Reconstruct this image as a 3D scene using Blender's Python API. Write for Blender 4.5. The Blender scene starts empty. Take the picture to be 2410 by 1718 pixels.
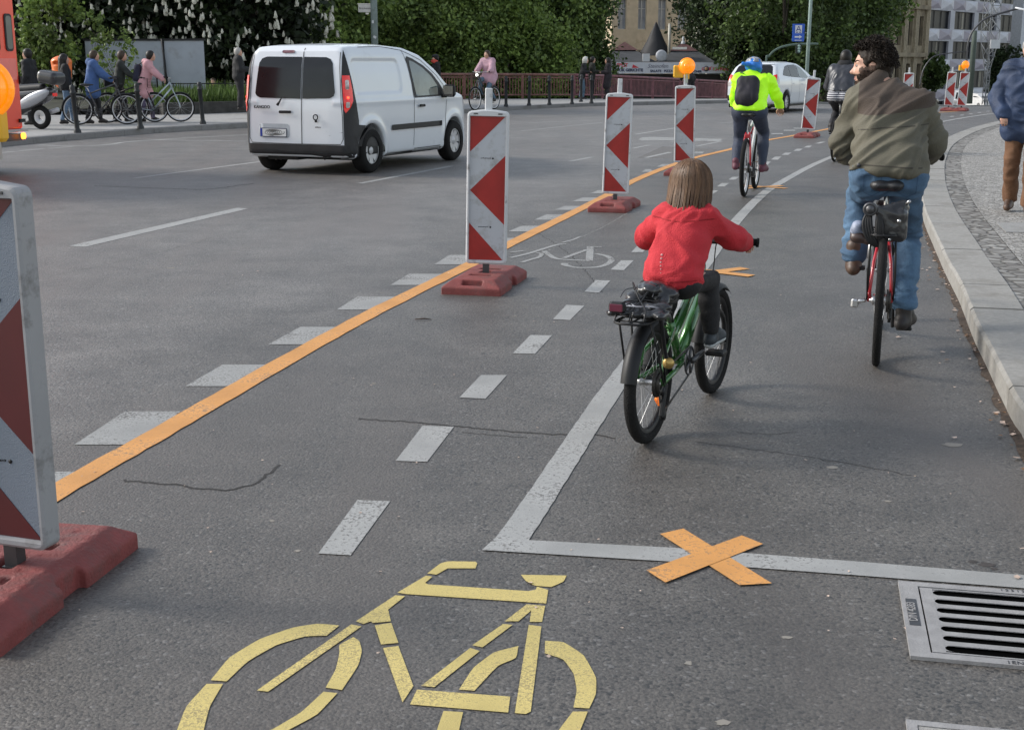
import bpy, bmesh, math, random
import numpy as np
from mathutils import Vector, Matrix, noise
from mathutils.bvhtree import BVHTree
R = math.radians
random.seed(7)
SC = bpy.context.scene
COL = SC.collection
# ------------------------------------------------------------------ camera
FPX, CU, CV, EYE = 3100.0, 1205.0, 859.0, 1.56
PITCH = math.atan((CV - 145.0) / FPX)
cd = bpy.data.cameras.new('camera'); cam = bpy.data.objects.new('camera', cd); COL.objects.link(cam)
cd.sensor_width = 36.0; cd.lens = 36.0 * FPX / 2410.0; cd.clip_end = 2000; cd.clip_start = 0.05
cam.location = (0, 0, EYE); cam.rotation_euler = (math.pi / 2 - PITCH, 0, 0)
SC.camera = cam
# ------------------------------------------------------------------ world, sun, exposure
SUN_AZ, SUN_EL = R(-78), R(32)
w = bpy.data.worlds.new('World'); SC.world = w; w.use_nodes = True
nt = w.node_tree; bg = nt.nodes['Background']; sky = nt.nodes.new('ShaderNodeTexSky')
sky.sky_type = 'NISHITA'; sky.sun_disc = False; sky.sun_elevation = SUN_EL; sky.sun_rotation = SUN_AZ
sky.air_density = 1.3; sky.dust_density = 1.0; sky.ozone_density = 1.2
hs = nt.nodes.new('ShaderNodeHueSaturation'); hs.inputs['Saturation'].default_value = .5; nt.links.new(sky.outputs[0], hs.inputs['Color']); nt.links.new(hs.outputs[0], bg.inputs[0]); bg.inputs[1].default_value = 0.125
sl = bpy.data.lights.new('sun', 'SUN'); so = bpy.data.objects.new('sun', sl); COL.objects.link(so)
sl.energy = 1.9; sl.angle = R(15); sl.color = (1.0, 0.95, 0.88)
sd = Vector((math.sin(SUN_AZ) * math.cos(SUN_EL), math.cos(SUN_AZ) * math.cos(SUN_EL), math.sin(SUN_EL)))
so.rotation_euler = sd.to_track_quat('Z', 'Y').to_euler()
SC.view_settings.view_transform = 'Standard'; SC.view_settings.look = 'None'
SC.view_settings.gamma = 1; SC.view_settings.use_curve_mapping = False
SC.view_settings.exposure = 0.86
SC.cycles.max_bounces = 6; SC.cycles.transparent_max_bounces = 6
# ------------------------------------------------------------------ placing
def gz(Y, X=0.0):                        # the road falls away beyond a crest, a little sooner on the right
    s = min(1, max(0, (X - 9) / 6)); c = 50 - 6 * s * s * (3 - 2 * s)
    if Y < c: return 0.0
    if Y < c + 8: return -(Y - c) ** 2 / 16 * 0.036
    return max(-0.144 - (Y - c - 8) * 0.036, -7.5)
def ray(u, v):
    a = (u - CU) / FPX; b = -(v - CV) / FPX
    s, c = math.sin(PITCH), math.cos(PITCH)
    return Vector((a, c + b * s, -s + b * c))
def G(u, v, z=0.0):
    d = ray(u, v)
    t = (z - EYE) / d.z
    return Vector((d.x * t, d.y * t, z))
def AY(u, v, Y):
    d = ray(u, v); t = Y / d.y
    return Vector((d.x * t, Y, EYE + d.z * t))
def XU(u, Y, z=0.5):                     # lateral position of a photo column at a given distance
    zc = Y * math.cos(PITCH) + (EYE - z) * math.sin(PITCH)
    return (u - CU) / FPX * zc
# ------------------------------------------------------------------ objects
def tag(o, label=None, cat=None, group=None, kind=None):
    if label: o['label'] = label
    if cat: o['category'] = cat
    if group: o['group'] = group
    if kind: o['kind'] = kind
    return o
def thing(name, label, cat, loc=(0, 0, 0), rz=0.0, group=None):
    o = bpy.data.objects.new(name, None); COL.objects.link(o)
    o.location = loc; o.rotation_euler = (0, 0, rz); o.empty_display_size = 0.2
    return tag(o, label, cat, group)
def link(name, me, mat=None, parent=None, smooth=False):
    o = bpy.data.objects.new(name, me); COL.objects.link(o)
    if mat is not None:
        if isinstance(mat, (list, tuple)):
            for m in mat: me.materials.append(m)
        else: me.materials.append(mat)
    if smooth: me.shade_smooth()
    if parent: o.parent = parent
    return o
def copy_tree(o, parent=None):
    c = o.copy(); COL.objects.link(c); c.parent = parent
    for ch in list(o.children): copy_tree(ch, c)
    return c
# ------------------------------------------------------------------ mesh builder
def V3(p): return Vector(p)
class MB:
    def __init__(s): s.v = []; s.f = []; s.m = []; s.sm = []
    def add(s, vs, fs, mi=0, smooth=False):
        n = len(s.v); s.v += [tuple(p) for p in vs]
        s.f += [tuple(i + n for i in f) for f in fs]; s.m += [mi] * len(fs); s.sm += [smooth] * len(fs); return s
    def box(s, c, size, rz=0, mi=0, rot=None, bev=0.0):
        hx, hy, hz = size[0] / 2, size[1] / 2, size[2] / 2
        M = rot if rot else Matrix.Rotation(rz, 3, 'Z')
        c = V3(c)
        if bev <= 0:
            P = [(sx * hx, sy * hy, sz * hz) for sz in (-1, 1) for sy in (-1, 1) for sx in (-1, 1)]
            F = [(0, 2, 3, 1), (4, 5, 7, 6), (0, 1, 5, 4), (2, 6, 7, 3), (0, 4, 6, 2), (1, 3, 7, 5)]
        else:
            b = min(bev, hx * .9, hy * .9, hz * .9); P = []; F = []
            def ringz(ax, ay, z):
                k = len(P); P.extend([(-ax + b * (ax == hx), -ay, z)] if False else [])
                pts = [(-ax, -ay + b), (-ax + b, -ay), (ax - b, -ay), (ax, -ay + b), (ax, ay - b), (ax - b, ay), (-ax + b, ay), (-ax, ay - b)]
                P.extend([(x, y, z) for x, y in pts]); return k
            r = [ringz(hx - b * .6, hy - b * .6, -hz), ringz(hx, hy, -hz + b), ringz(hx, hy, hz - b), ringz(hx - b * .6, hy - b * .6, hz)]
            for q in range(3):
                for i in range(8):
                    j = (i + 1) % 8; F.append((r[q] + i, r[q] + j, r[q + 1] + j, r[q + 1] + i))
            F.append(tuple(r[0] + i for i in reversed(range(8)))); F.append(tuple(r[3] + i for i in range(8)))
        return s.add([c + M @ V3(p) for p in P], F, mi)
    def tube(s, pts, r, n=8, mi=0, closed=False, caps=True, flat=None):
        pts = [V3(p) for p in pts]; N = len(pts)
        rs = r if isinstance(r, (list, tuple)) else [r] * N
        vs = []; fs = []; prev = None
        for i, p in enumerate(pts):
            if closed: t = pts[(i + 1) % N] - pts[i - 1]
            else: t = pts[min(i + 1, N - 1)] - pts[max(i - 1, 0)]
            if t.length < 1e-9: t = Vector((0, 0, 1))
            t.normalize()
            if prev is None:
                a = Vector((0, 0, 1)) if abs(t.z) < .9 else Vector((1, 0, 0))
                x = a.cross(t).normalized()
            else:
                x = prev - t * prev.dot(t)
                if x.length < 1e-6: x = t.orthogonal()
                x.normalize()
            prev = x; y = t.cross(x)
            for k in range(n):
                a = 2 * math.pi * k / n
                vs.append(p + x * (math.cos(a) * rs[i]) + y * (math.sin(a) * rs[i] * (flat or 1)))
        M = N if closed else N - 1
        for i in range(M):
            j = (i + 1) % N
            for k in range(n):
                l = (k + 1) % n; fs.append((i * n + k, i * n + l, j * n + l, j * n + k))
        if caps and not closed and n > 2:
            fs.append(tuple(reversed(range(n)))); fs.append(tuple((N - 1) * n + k for k in range(n)))
        return s.add(vs, fs, mi, True)
    def cyl(s, a, b, r, n=16, mi=0, r2=None):
        return s.tube([a, b], [r, r if r2 is None else r2], n, mi)
    def lathe(s, prof, c=(0, 0, 0), axis=(0, 0, 1), n=20, mi=0, smooth=True):
        ax = V3(axis).normalized(); x = ax.orthogonal().normalized(); y = ax.cross(x); c = V3(c)
        vs = []; fs = []
        for (r, h) in prof:
            for k in range(n):
                a = 2 * math.pi * k / n; vs.append(c + ax * h + (x * math.cos(a) + y * math.sin(a)) * max(r, 1e-4))
        for i in range(len(prof) - 1):
            for k in range(n):
                l = (k + 1) % n; fs.append((i * n + k, i * n + l, (i + 1) * n + l, (i + 1) * n + k))
        return s.add(vs, fs, mi, smooth)
    def torus(s, c, axis, Rr, r, n=40, m=10, mi=0, a0=0, a1=None):
        ax = V3(axis).normalized(); x = Vector((0, 1, 0)) if abs(ax.y) < .9 else Vector((1, 0, 0)); x = (x - ax * x.dot(ax)).normalized(); y = ax.cross(x); c = V3(c)
        if a1 is None: return s.tube([c + (x * math.cos(2 * math.pi * i / n) + y * math.sin(2 * math.pi * i / n)) * Rr for i in range(n)], r, m, mi, closed=True)
        return s.tube([c + (x * math.cos(a0 + (a1 - a0) * i / n) + y * math.sin(a0 + (a1 - a0) * i / n)) * Rr for i in range(n + 1)], r, m, mi)
    def prism(s, poly, fn, d, mi=0):     # poly 2d, fn maps (a,b,depth) -> 3d
        n = len(poly)
        vs = [fn(a, b, 0) for a, b in poly] + [fn(a, b, d) for a, b in poly]
        fs = [tuple(range(n)), tuple(reversed(range(n, 2 * n)))] + [(i, i + n, (i + 1) % n + n, (i + 1) % n) for i in range(n)]
        return s.add(vs, fs, mi)
    def build(s, name, mat, parent=None, loc=None, fix=True):
        me = bpy.data.meshes.new(name); me.from_pydata(s.v, [], s.f)
        o = link(name, me, mat, parent)
        me.polygons.foreach_set('material_index', s.m); me.polygons.foreach_set('use_smooth', s.sm)
        if fix:
            bm = bmesh.new(); bm.from_mesh(me); bmesh.ops.recalc_face_normals(bm, faces=bm.faces); bm.to_mesh(me); bm.free()
        if loc is not None: o.location = loc
        return o
def text_mesh(body, size, mat, name, parent=None, M=None, depth=0.0, align='CENTER', shear=0.0, bold=0.0):
    c = bpy.data.curves.new(name, 'FONT'); c.body = body; c.size = size; c.align_x = align; c.align_y = 'CENTER'
    c.extrude = depth; c.shear = shear; c.offset = bold; c.resolution_u = 3
    t = bpy.data.objects.new('tmp', c); COL.objects.link(t)
    dg = bpy.context.evaluated_depsgraph_get(); me = bpy.data.meshes.new_from_object(t.evaluated_get(dg))
    bpy.data.objects.remove(t); bpy.data.curves.remove(c)
    if M is not None: me.transform(M)
    me.name = name
    me.materials.clear()
    return link(name, me, mat, parent)
# ------------------------------------------------------------------ materials
MATS = {}
def M(name, col, rough=.6, metal=0.0, var=.12, vs=6.0, bump=0.0, bs=80.0, spec=.5, dirt=None, ds=3.0, dthr=.55, clear=0.0, emis=None, es=1.0, sub=0.0, hue=0.0, stretch=None):
    if name in MATS: return MATS[name]
    m = bpy.data.materials.new(name); m.use_nodes = True; t = m.node_tree; N = t.nodes; L = t.links
    b = N['Principled BSDF']; b.inputs['Roughness'].default_value = rough; b.inputs['Metallic'].default_value = metal
    b.inputs['Specular IOR Level'].default_value = spec
    if clear: b.inputs['Coat Weight'].default_value = clear; b.inputs['Coat Roughness'].default_value = .06
    if sub: b.inputs['Subsurface Weight'].default_value = sub; b.inputs['Subsurface Radius'].default_value = (.012, .005, .003)
    tc = N.new('ShaderNodeTexCoord'); src = tc.outputs['Object']
    if stretch:
        mp = N.new('ShaderNodeMapping'); mp.inputs['Scale'].default_value = stretch; L.new(src, mp.inputs[0]); src = mp.outputs[0]
    nz = N.new('ShaderNodeTexNoise'); nz.inputs['Scale'].default_value = vs; nz.inputs['Detail'].default_value = 6; L.new(src, nz.inputs['Vector'])
    r = N.new('ShaderNodeValToRGB'); L.new(nz.outputs[0], r.inputs[0])
    c = list(col[:3])
    r.color_ramp.elements[0].position = .3; r.color_ramp.elements[1].position = .72
    r.color_ramp.elements[0].color = [max(0, x * (1 - var)) for x in c] + [1]
    r.color_ramp.elements[1].color = [x * (1 + var) for x in c] + [1]
    out = r.outputs[0]
    if dirt:
        n2 = N.new('ShaderNodeTexNoise'); n2.inputs['Scale'].default_value = ds; n2.inputs['Detail'].default_value = 8; n2.inputs['Roughness'].default_value = .7; L.new(src, n2.inputs['Vector'])
        r2 = N.new('ShaderNodeValToRGB'); L.new(n2.outputs[0], r2.inputs[0]); r2.color_ramp.elements[0].position = dthr; r2.color_ramp.elements[1].position = dthr + .16
        mx = N.new('ShaderNodeMix'); mx.data_type = 'RGBA'; L.new(r2.outputs[0], mx.inputs[0]); L.new(out, mx.inputs[6]); mx.inputs[7].default_value = list(dirt) + [1]; out = mx.outputs[2]
    L.new(out, b.inputs['Base Color'])
    if bump:
        n3 = N.new('ShaderNodeTexNoise'); n3.inputs['Scale'].default_value = bs; n3.inputs['Detail'].default_value = 4; L.new(src, n3.inputs['Vector'])
        bp = N.new('ShaderNodeBump'); bp.inputs['Strength'].default_value = bump; bp.inputs['Distance'].default_value = .01; L.new(n3.outputs[0], bp.inputs['Height']); L.new(bp.outputs[0], b.inputs['Normal'])
    if emis: b.inputs['Emission Color'].default_value = list(emis) + [1]; b.inputs['Emission Strength'].default_value = es
    MATS[name] = m; return m
BLACK = M('black_plastic', (.009, .009, .010), .5, var=.3, spec=.35)
RUBBER = M('rubber', (.012, .012, .012), .85, spec=.2, var=.25, bump=.3, bs=200)
TYRE = M('tyre_rubber', (.012, .0115, .0115), .82, spec=.22, var=.25, bump=.8, bs=160)
STEEL = M('steel', (.5, .5, .5), .32, .9, var=.15)
DSTEEL = M('dark_steel', (.09, .09, .095), .45, .7, var=.2)
WHITEP = M('white_plastic', (.56, .57, .58), .6, var=.08, vs=3, dirt=(.22, .21, .2), ds=9, dthr=.56, bump=.1, bs=60)
REDR = M('red_reflective', (.33, .018, .014), .45, var=.2, vs=6, dirt=(.16, .02, .017), ds=9, dthr=.58)
REDN = M('red_film_shaded', (.085, .006, .008), .45, var=.2, vs=4)  # darker red copy; the nearest beacon's shade is put into the colour
SKIN = M('skin', (.52, .30, .215), .5, var=.12, vs=14, sub=.15, bump=.05, bs=220)
SKIN2 = M('pale_skin', (.58, .36, .27), .5, var=.1, vs=14, sub=.15)
GLASSD = M('dark_glass', (.010, .011, .013), .08, var=.2, spec=.32)
ORANGEL = M('orange_lens', (.95, .30, .01), .25, var=.1, vs=40, emis=(1, .25, .0), es=.35, clear=.6, bump=.4, bs=90)
YELLOWP = M('yellow_plastic', (.78, .42, .02), .5, var=.12)
# ------------------------------------------------------------------ signed distance modelling
class SDF:
    def __init__(s, lo, hi, res, k=.02):
        s.lo = np.array(lo, dtype=np.float32); s.res = res; s.k = k
        s.n = np.maximum(np.ceil((np.array(hi) - np.array(lo)) / res).astype(int) + 1, 4)
        s.D = np.full(tuple(s.n), 1e3, dtype=np.float32)
    def _sl(s, lo, hi):
        a = np.floor((np.array(lo) - s.lo) / s.res).astype(int); b = np.ceil((np.array(hi) - s.lo) / s.res).astype(int) + 1
        a = np.clip(a, 0, s.n); b = np.clip(b, 0, s.n); return a, b
    def grid(s, a, b):
        return [(s.lo[i] + np.arange(a[i], b[i], dtype=np.float32) * s.res).reshape([-1 if j == i else 1 for j in range(3)]) for i in range(3)]
    def comb(s, lo, hi, fn, k=None, op='u'):
        k = s.k if k is None else k; mg = k + 3 * s.res
        a, b = s._sl(np.array(lo) - mg, np.array(hi) + mg)
        if np.any(b <= a): return s
        X, Y, Z = s.grid(a, b); d = fn(X, Y, Z).astype(np.float32)
        sl = tuple(slice(a[i], b[i]) for i in range(3)); D = s.D[sl]
        if op == 'u':
            h = np.maximum(k - np.abs(D - d), 0) / max(k, 1e-6); s.D[sl] = np.minimum(D, d) - h * h * k * .25
        else:
            d = -d; h = np.maximum(k - np.abs(D - d), 0) / max(k, 1e-6); s.D[sl] = np.maximum(D, d) + h * h * k * .25
        return s
    def cone(s, a, b, ra, rb=None, k=None, op='u'):
        rb = ra if rb is None else rb
        a = np.array(a, dtype=np.float32); b = np.array(b, dtype=np.float32); ba = b - a; L2 = max(float(ba @ ba), 1e-9)
        def fn(X, Y, Z):
            t = np.clip(((X - a[0]) * ba[0] + (Y - a[1]) * ba[1] + (Z - a[2]) * ba[2]) / L2, 0, 1)
            return np.sqrt((X - a[0] - t * ba[0]) ** 2 + (Y - a[1] - t * ba[1]) ** 2 + (Z - a[2] - t * ba[2]) ** 2) - (ra + (rb - ra) * t)
        m = max(ra, rb); return s.comb(np.minimum(a, b) - m, np.maximum(a, b) + m, fn, k, op)
    def ell(s, c, r, rot=None, k=None, op='u'):
        c = np.array(c, dtype=np.float32); r = np.array(r, dtype=np.float32)
        A = np.array(rot.inverted() if rot else Matrix.Identity(3), dtype=np.float32)
        def fn(X, Y, Z):
            x, y, z = X - c[0], Y - c[1], Z - c[2]
            p = [(A[i, 0] * x + A[i, 1] * y + A[i, 2] * z) for i in range(3)]
            k0 = np.sqrt(sum((p[i] / r[i]) ** 2 for i in range(3))); k1 = np.sqrt(sum((p[i] / r[i] ** 2) ** 2 for i in range(3))) + 1e-6
            return k0 * (k0 - 1) / k1
        m = float(r.max()); return s.comb(c - m, c + m, fn, k, op)
    def box(s, c, h, rot=None, rd=.01, k=None, op='u'):
        c = np.array(c, dtype=np.float32); h = np.array(h, dtype=np.float32)
        A = np.array(rot.inverted() if rot else Matrix.Identity(3), dtype=np.float32)
        def fn(X, Y, Z):
            x, y, z = X - c[0], Y - c[1], Z - c[2]
            q = [np.abs(A[i, 0] * x + A[i, 1] * y + A[i, 2] * z) - (h[i] - rd) for i in range(3)]
            o = np.sqrt(sum(np.maximum(q[i], 0) ** 2 for i in range(3))); return o + np.minimum(np.maximum(np.maximum(q[0], q[1]), q[2]), 0) - rd
        m = float(np.sqrt((h ** 2).sum())) if rot else h; return s.comb(c - m, c + m, fn, k, op)
    def mesh(s, name):
        D = s.D.copy(); D[0] = D[-1] = 1; D[:, 0] = D[:, -1] = 1; D[:, :, 0] = D[:, :, -1] = 1
        neg = D < 0; n = D.shape
        c = np.zeros(tuple(i - 1 for i in n), dtype=np.int8)
        for i in (0, 1):
            for j in (0, 1):
                for l in (0, 1): c += neg[i:n[0] - 1 + i, j:n[1] - 1 + j, l:n[2] - 1 + l]
        act = (c > 0) & (c < 8); idx = -np.ones(act.shape, dtype=np.int64); P = np.argwhere(act); idx[act] = np.arange(len(P))
        acc = np.zeros((len(P), 3)); cnt = np.zeros(len(P)); corners = [(i, j, l) for i in (0, 1) for j in (0, 1) for l in (0, 1)]
        vals = {q: D[P[:, 0] + q[0], P[:, 1] + q[1], P[:, 2] + q[2]] for q in corners}
        for q in corners:
            for ax in range(3):
                if q[ax] == 0:
                    q2 = list(q); q2[ax] = 1; q2 = tuple(q2); a, b = vals[q], vals[q2]; m = (a < 0) != (b < 0)
                    t = np.where(m, a / np.where(m, a - b, 1), 0)
                    for x in range(3): acc[:, x] += np.where(m, q[x] + (t if x == ax else 0), 0)
                    cnt += m
        V = (P + acc / cnt[:, None]) * s.res + s.lo
        F = []
        for ax in range(3):
            o1, o2 = [(1, 2), (2, 0), (0, 1)][ax]
            sa = [slice(0, None)] * 3; sb = [slice(0, None)] * 3; sa[ax] = slice(0, n[ax] - 1); sb[ax] = slice(1, n[ax])
            A = neg[tuple(sa)]; B = neg[tuple(sb)]; E = np.argwhere(A != B)
            E = E[(E[:, o1] > 0) & (E[:, o2] > 0) & (E[:, o1] < n[o1] - 1) & (E[:, o2] < n[o2] - 1)]
            fl = A[E[:, 0], E[:, 1], E[:, 2]]
            def g(d1, d2):
                Q = E.copy(); Q[:, o1] -= d1; Q[:, o2] -= d2; return idx[Q[:, 0], Q[:, 1], Q[:, 2]]
            q = np.stack([g(0, 0), g(1, 0), g(1, 1), g(0, 1)], 1); q[~fl] = q[~fl][:, ::-1]; F.append(q)
        F = np.concatenate(F); F = F[(F >= 0).all(1)]
        me = bpy.data.meshes.new(name); me.vertices.add(len(V)); me.vertices.foreach_set('co', V.astype(np.float32).ravel())
        me.loops.add(F.size); me.loops.foreach_set('vertex_index', F.ravel().astype(np.int32))
        me.polygons.add(len(F)); me.polygons.foreach_set('loop_start', np.arange(0, F.size, 4, dtype=np.int32))
        me.update(calc_edges=True); me.validate(); me.shade_smooth(); return me
def displace(me, fn):
    n = len(me.vertices); co = np.empty(n * 3, dtype=np.float32); me.vertices.foreach_get('co', co)
    no = np.empty(n * 3, dtype=np.float32); me.vertices.foreach_get('normal', no); co = co.reshape(-1, 3); no = no.reshape(-1, 3)
    d = np.array([fn(c) for c in co.tolist()], dtype=np.float32); co += no * d[:, None]
    me.vertices.foreach_set('co', co.ravel()); me.update()
def folds(amp, s=(9, 9, 4), seed=0.0, ridge=True, sh=0.0):
    def f(c):
        p = Vector((c[0] * s[0] + seed, c[1] * s[1] + seed * .7, (c[2] + sh * c[0]) * s[2] - seed))
        q = noise.noise(p * .45 + Vector((5, 3, 1)))
        p = p + Vector((q, q * .6, -q)) * 1.4
        a = noise.noise(p); b = noise.noise(p * 2.3 + Vector((9, 2, 4)))
        if ridge: a = 1 - abs(a) * 2.4
        return amp * (a * .8 + b * .35 - .15)
    return f
def poly2d(P, pts):                       # signed distance of grid points to a polygon
    X, Y = P; d = np.full(np.broadcast(X, Y).shape, 1e9); sgn = np.ones(d.shape)
    n = len(pts)
    for i in range(n):
        ax, ay = pts[i]; bx, by = pts[i - 1]; ex, ey = bx - ax, by - ay
        wx, wy = X - ax, Y - ay; t = np.clip((wx * ex + wy * ey) / (ex * ex + ey * ey + 1e-12), 0, 1)
        d = np.minimum(d, (wx - ex * t) ** 2 + (wy - ey * t) ** 2)
        c1 = (Y >= ay); c2 = (Y < by); c3 = (ex * wy > ey * wx)
        sgn = np.where((c1 & c2 & c3) | (~c1 & ~c2 & ~c3), -sgn, sgn)
    return sgn * np.sqrt(d)
def smax(a, b, k):
    h = np.maximum(k - np.abs(a - b), 0) / k; return np.maximum(a, b) + h * h * k * .25
def bez(pts, n=8):                        # smooth (Catmull-Rom) path through points
    P = [V3(p) if len(p) == 3 else Vector((p[0], p[1], 0)) for p in pts]; out = []
    for i in range(len(P) - 1):
        p0, p1, p2, p3 = P[max(i - 1, 0)], P[i], P[i + 1], P[min(i + 2, len(P) - 1)]
        for k in range(n):
            t = k / n; out.append(.5 * ((2 * p1) + (p2 - p0) * t + (2 * p0 - 5 * p1 + 4 * p2 - p3) * t * t + (3 * p1 - p0 - 3 * p2 + p3) * t ** 3))
    out.append(P[-1]); return out
# ================================================================== SETTING: ground, kerbs, pavements, markings
def asphalt_mat():
    m = bpy.data.materials.new('asphalt'); m.use_nodes = True; t = m.node_tree; N = t.nodes; L = t.links
    b = N['Principled BSDF']; b.inputs['Roughness'].default_value = .52; b.inputs['Specular IOR Level'].default_value = .8
    tc = N.new('ShaderNodeTexCoord')
    def nz(s, d=4, rg=.6):
        n = N.new('ShaderNodeTexNoise'); n.inputs['Scale'].default_value = s; n.inputs['Detail'].default_value = d; n.inputs['Roughness'].default_value = rg; L.new(tc.outputs['Object'], n.inputs['Vector']); return n
    def ramp(a, p0, c0, p1, c1):
        r = N.new('ShaderNodeValToRGB'); L.new(a, r.inputs[0]); r.color_ramp.elements[0].position = p0; r.color_ramp.elements[1].position = p1
        r.color_ramp.elements[0].color = (*c0, 1); r.color_ramp.elements[1].color = (*c1, 1); return r.outputs[0]
    def mix(f, a, c, mode='MIX', fac=None):
        x = N.new('ShaderNodeMix'); x.data_type = 'RGBA'; x.blend_type = mode
        if f is not None: L.new(f, x.inputs[0])
        else: x.inputs[0].default_value = fac
        L.new(a, x.inputs[6])
        if isinstance(c, tuple): x.inputs[7].default_value = (*c, 1)
        else: L.new(c, x.inputs[7])
        return x.outputs[2]
    big = nz(.22, 8, .62)
    base = ramp(big.outputs[0], .35, (.064, .058, .052), .68, (.100, .094, .087))
    mid = nz(2.2, 7, .7); base = mix(None, base, ramp(mid.outputs[0], .3, (.62, .61, .60), .75, (1.35, 1.33, 1.30)), 'MULTIPLY', 1.0)
    grain = nz(75, 6, .8); base = mix(None, base, ramp(grain.outputs[0], .36, (.28, .27, .26), .64, (1.9, 1.88, 1.84)), 'MULTIPLY', .9)
    vo = N.new('ShaderNodeTexVoronoi'); vo.inputs['Scale'].default_value = 95; vo.inputs['Randomness'].default_value = 1; L.new(tc.outputs['Object'], vo.inputs['Vector'])
    bw = N.new('ShaderNodeSeparateColor'); L.new(vo.outputs['Color'], bw.inputs[0])
    chips = ramp(bw.outputs[0], .955, (0, 0, 0), .97, (.3, .3, .3)); base = mix(chips, base, (.3, .29, .28))
    pits = ramp(bw.outputs[1], .86, (0, 0, 0), .93, (.85, .85, .85)); base = mix(pits, base, (.022, .021, .020))
    # brown dirt and old tyre streaks running along the lane
    mp = N.new('ShaderNodeMapping'); mp.inputs['Scale'].default_value = (1.0, .12, 1); mp.inputs['Rotation'].default_value = (0, 0, R(14)); L.new(tc.outputs['Object'], mp.inputs[0])
    st = N.new('ShaderNodeTexNoise'); st.inputs['Scale'].default_value = 1.4; st.inputs['Detail'].default_value = 6; L.new(mp.outputs[0], st.inputs['Vector'])
    base = mix(ramp(st.outputs[0], .50, (0, 0, 0), .70, (.7, .7, .7)), base, (.085, .072, .062))
    # paler carriageway beside the orange line: own tone plus sky sheen put into colour
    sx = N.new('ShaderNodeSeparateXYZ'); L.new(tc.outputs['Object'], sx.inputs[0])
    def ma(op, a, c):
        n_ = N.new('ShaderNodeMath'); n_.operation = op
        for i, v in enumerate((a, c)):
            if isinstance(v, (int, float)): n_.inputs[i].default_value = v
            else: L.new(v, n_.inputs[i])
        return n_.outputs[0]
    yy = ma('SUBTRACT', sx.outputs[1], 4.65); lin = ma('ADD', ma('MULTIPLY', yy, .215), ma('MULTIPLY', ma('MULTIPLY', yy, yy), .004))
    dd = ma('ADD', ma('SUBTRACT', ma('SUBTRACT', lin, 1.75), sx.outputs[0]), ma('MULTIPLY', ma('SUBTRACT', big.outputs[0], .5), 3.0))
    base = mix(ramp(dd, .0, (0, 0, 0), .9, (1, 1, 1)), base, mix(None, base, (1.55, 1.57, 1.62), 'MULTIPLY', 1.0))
    L.new(base, b.inputs['Base Color'])
    ad = N.new('ShaderNodeMath'); ad.operation = 'ADD'; L.new(grain.outputs[0], ad.inputs[0])
    vd = N.new('ShaderNodeMath'); vd.operation = 'MULTIPLY'; vd.inputs[1].default_value = -.9; L.new(vo.outputs['Distance'], vd.inputs[0]); L.new(vd.outputs[0], ad.inputs[1])
    bp = N.new('ShaderNodeBump'); bp.inputs['Strength'].default_value = .6; bp.inputs['Distance'].default_value = .005; L.new(ad.outputs[0], bp.inputs['Height']); L.new(bp.outputs[0], b.inputs['Normal'])
    return m
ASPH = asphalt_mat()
def paint(name, col, wear=.56, bump=.5, dark=(.1, .095, .09), wmix=1.0, nsc=70):
    m = bpy.data.materials.new(name); m.use_nodes = True; t = m.node_tree; N = t.nodes; L = t.links
    b = N['Principled BSDF']; b.inputs['Roughness'].default_value = .7
    tc = N.new('ShaderNodeTexCoord')
    n1 = N.new('ShaderNodeTexNoise'); n1.inputs['Scale'].default_value = nsc; n1.inputs['Detail'].default_value = 8; n1.inputs['Roughness'].default_value = .75; L.new(tc.outputs['Object'], n1.inputs['Vector'])
    n2 = N.new('ShaderNodeTexNoise'); n2.inputs['Scale'].default_value = 3; n2.inputs['Detail'].default_value = 8; L.new(tc.outputs['Object'], n2.inputs['Vector'])
    s = N.new('ShaderNodeMath'); s.operation = 'MULTIPLY_ADD'; L.new(n2.outputs[0], s.inputs[0]); s.inputs[1].default_value = .5; L.new(n1.outputs[0], s.inputs[2])
    r = N.new('ShaderNodeValToRGB'); L.new(s.outputs[0], r.inputs[0]); r.color_ramp.elements[0].position = wear + .2; r.color_ramp.elements[1].position = wear + .3
    r.color_ramp.elements[1].color = (wmix, wmix, wmix, 1)
    c = N.new('ShaderNodeValToRGB'); L.new(n2.outputs[0], c.inputs[0]); c.color_ramp.elements[0].position = .35; c.color_ramp.elements[1].position = .65
    c.color_ramp.elements[0].color = (*[x * .8 for x in col], 1); c.color_ramp.elements[1].color = (*[x * 1.08 for x in col], 1)
    mx = N.new('ShaderNodeMix'); mx.data_type = 'RGBA'; L.new(r.outputs[0], mx.inputs[0]); L.new(c.outputs[0], mx.inputs[6]); mx.inputs[7].default_value = (*dark, 1)
    L.new(mx.outputs[2], b.inputs['Base Color'])
    bp = N.new('ShaderNodeBump'); bp.inputs['Strength'].default_value = bump; bp.inputs['Distance'].default_value = .004; L.new(n1.outputs[0], bp.inputs['Height']); L.new(bp.outputs[0], b.inputs['Normal'])
    return m
PWHITE = paint('white_road_paint', (.33, .33, .32), .60)
PFAINT = paint('worn_white_paint', (.31, .31, .30), .565)
PORANGE = paint('orange_marking_tape', (.62, .29, .08), .60, .5, dark=(.28, .17, .09))
PYELLOW = paint('yellow_stencil_paint', (.60, .48, .17), .565, dark=(.30, .24, .11), nsc=170)
def structure(o): return tag(o, kind='structure')
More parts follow.
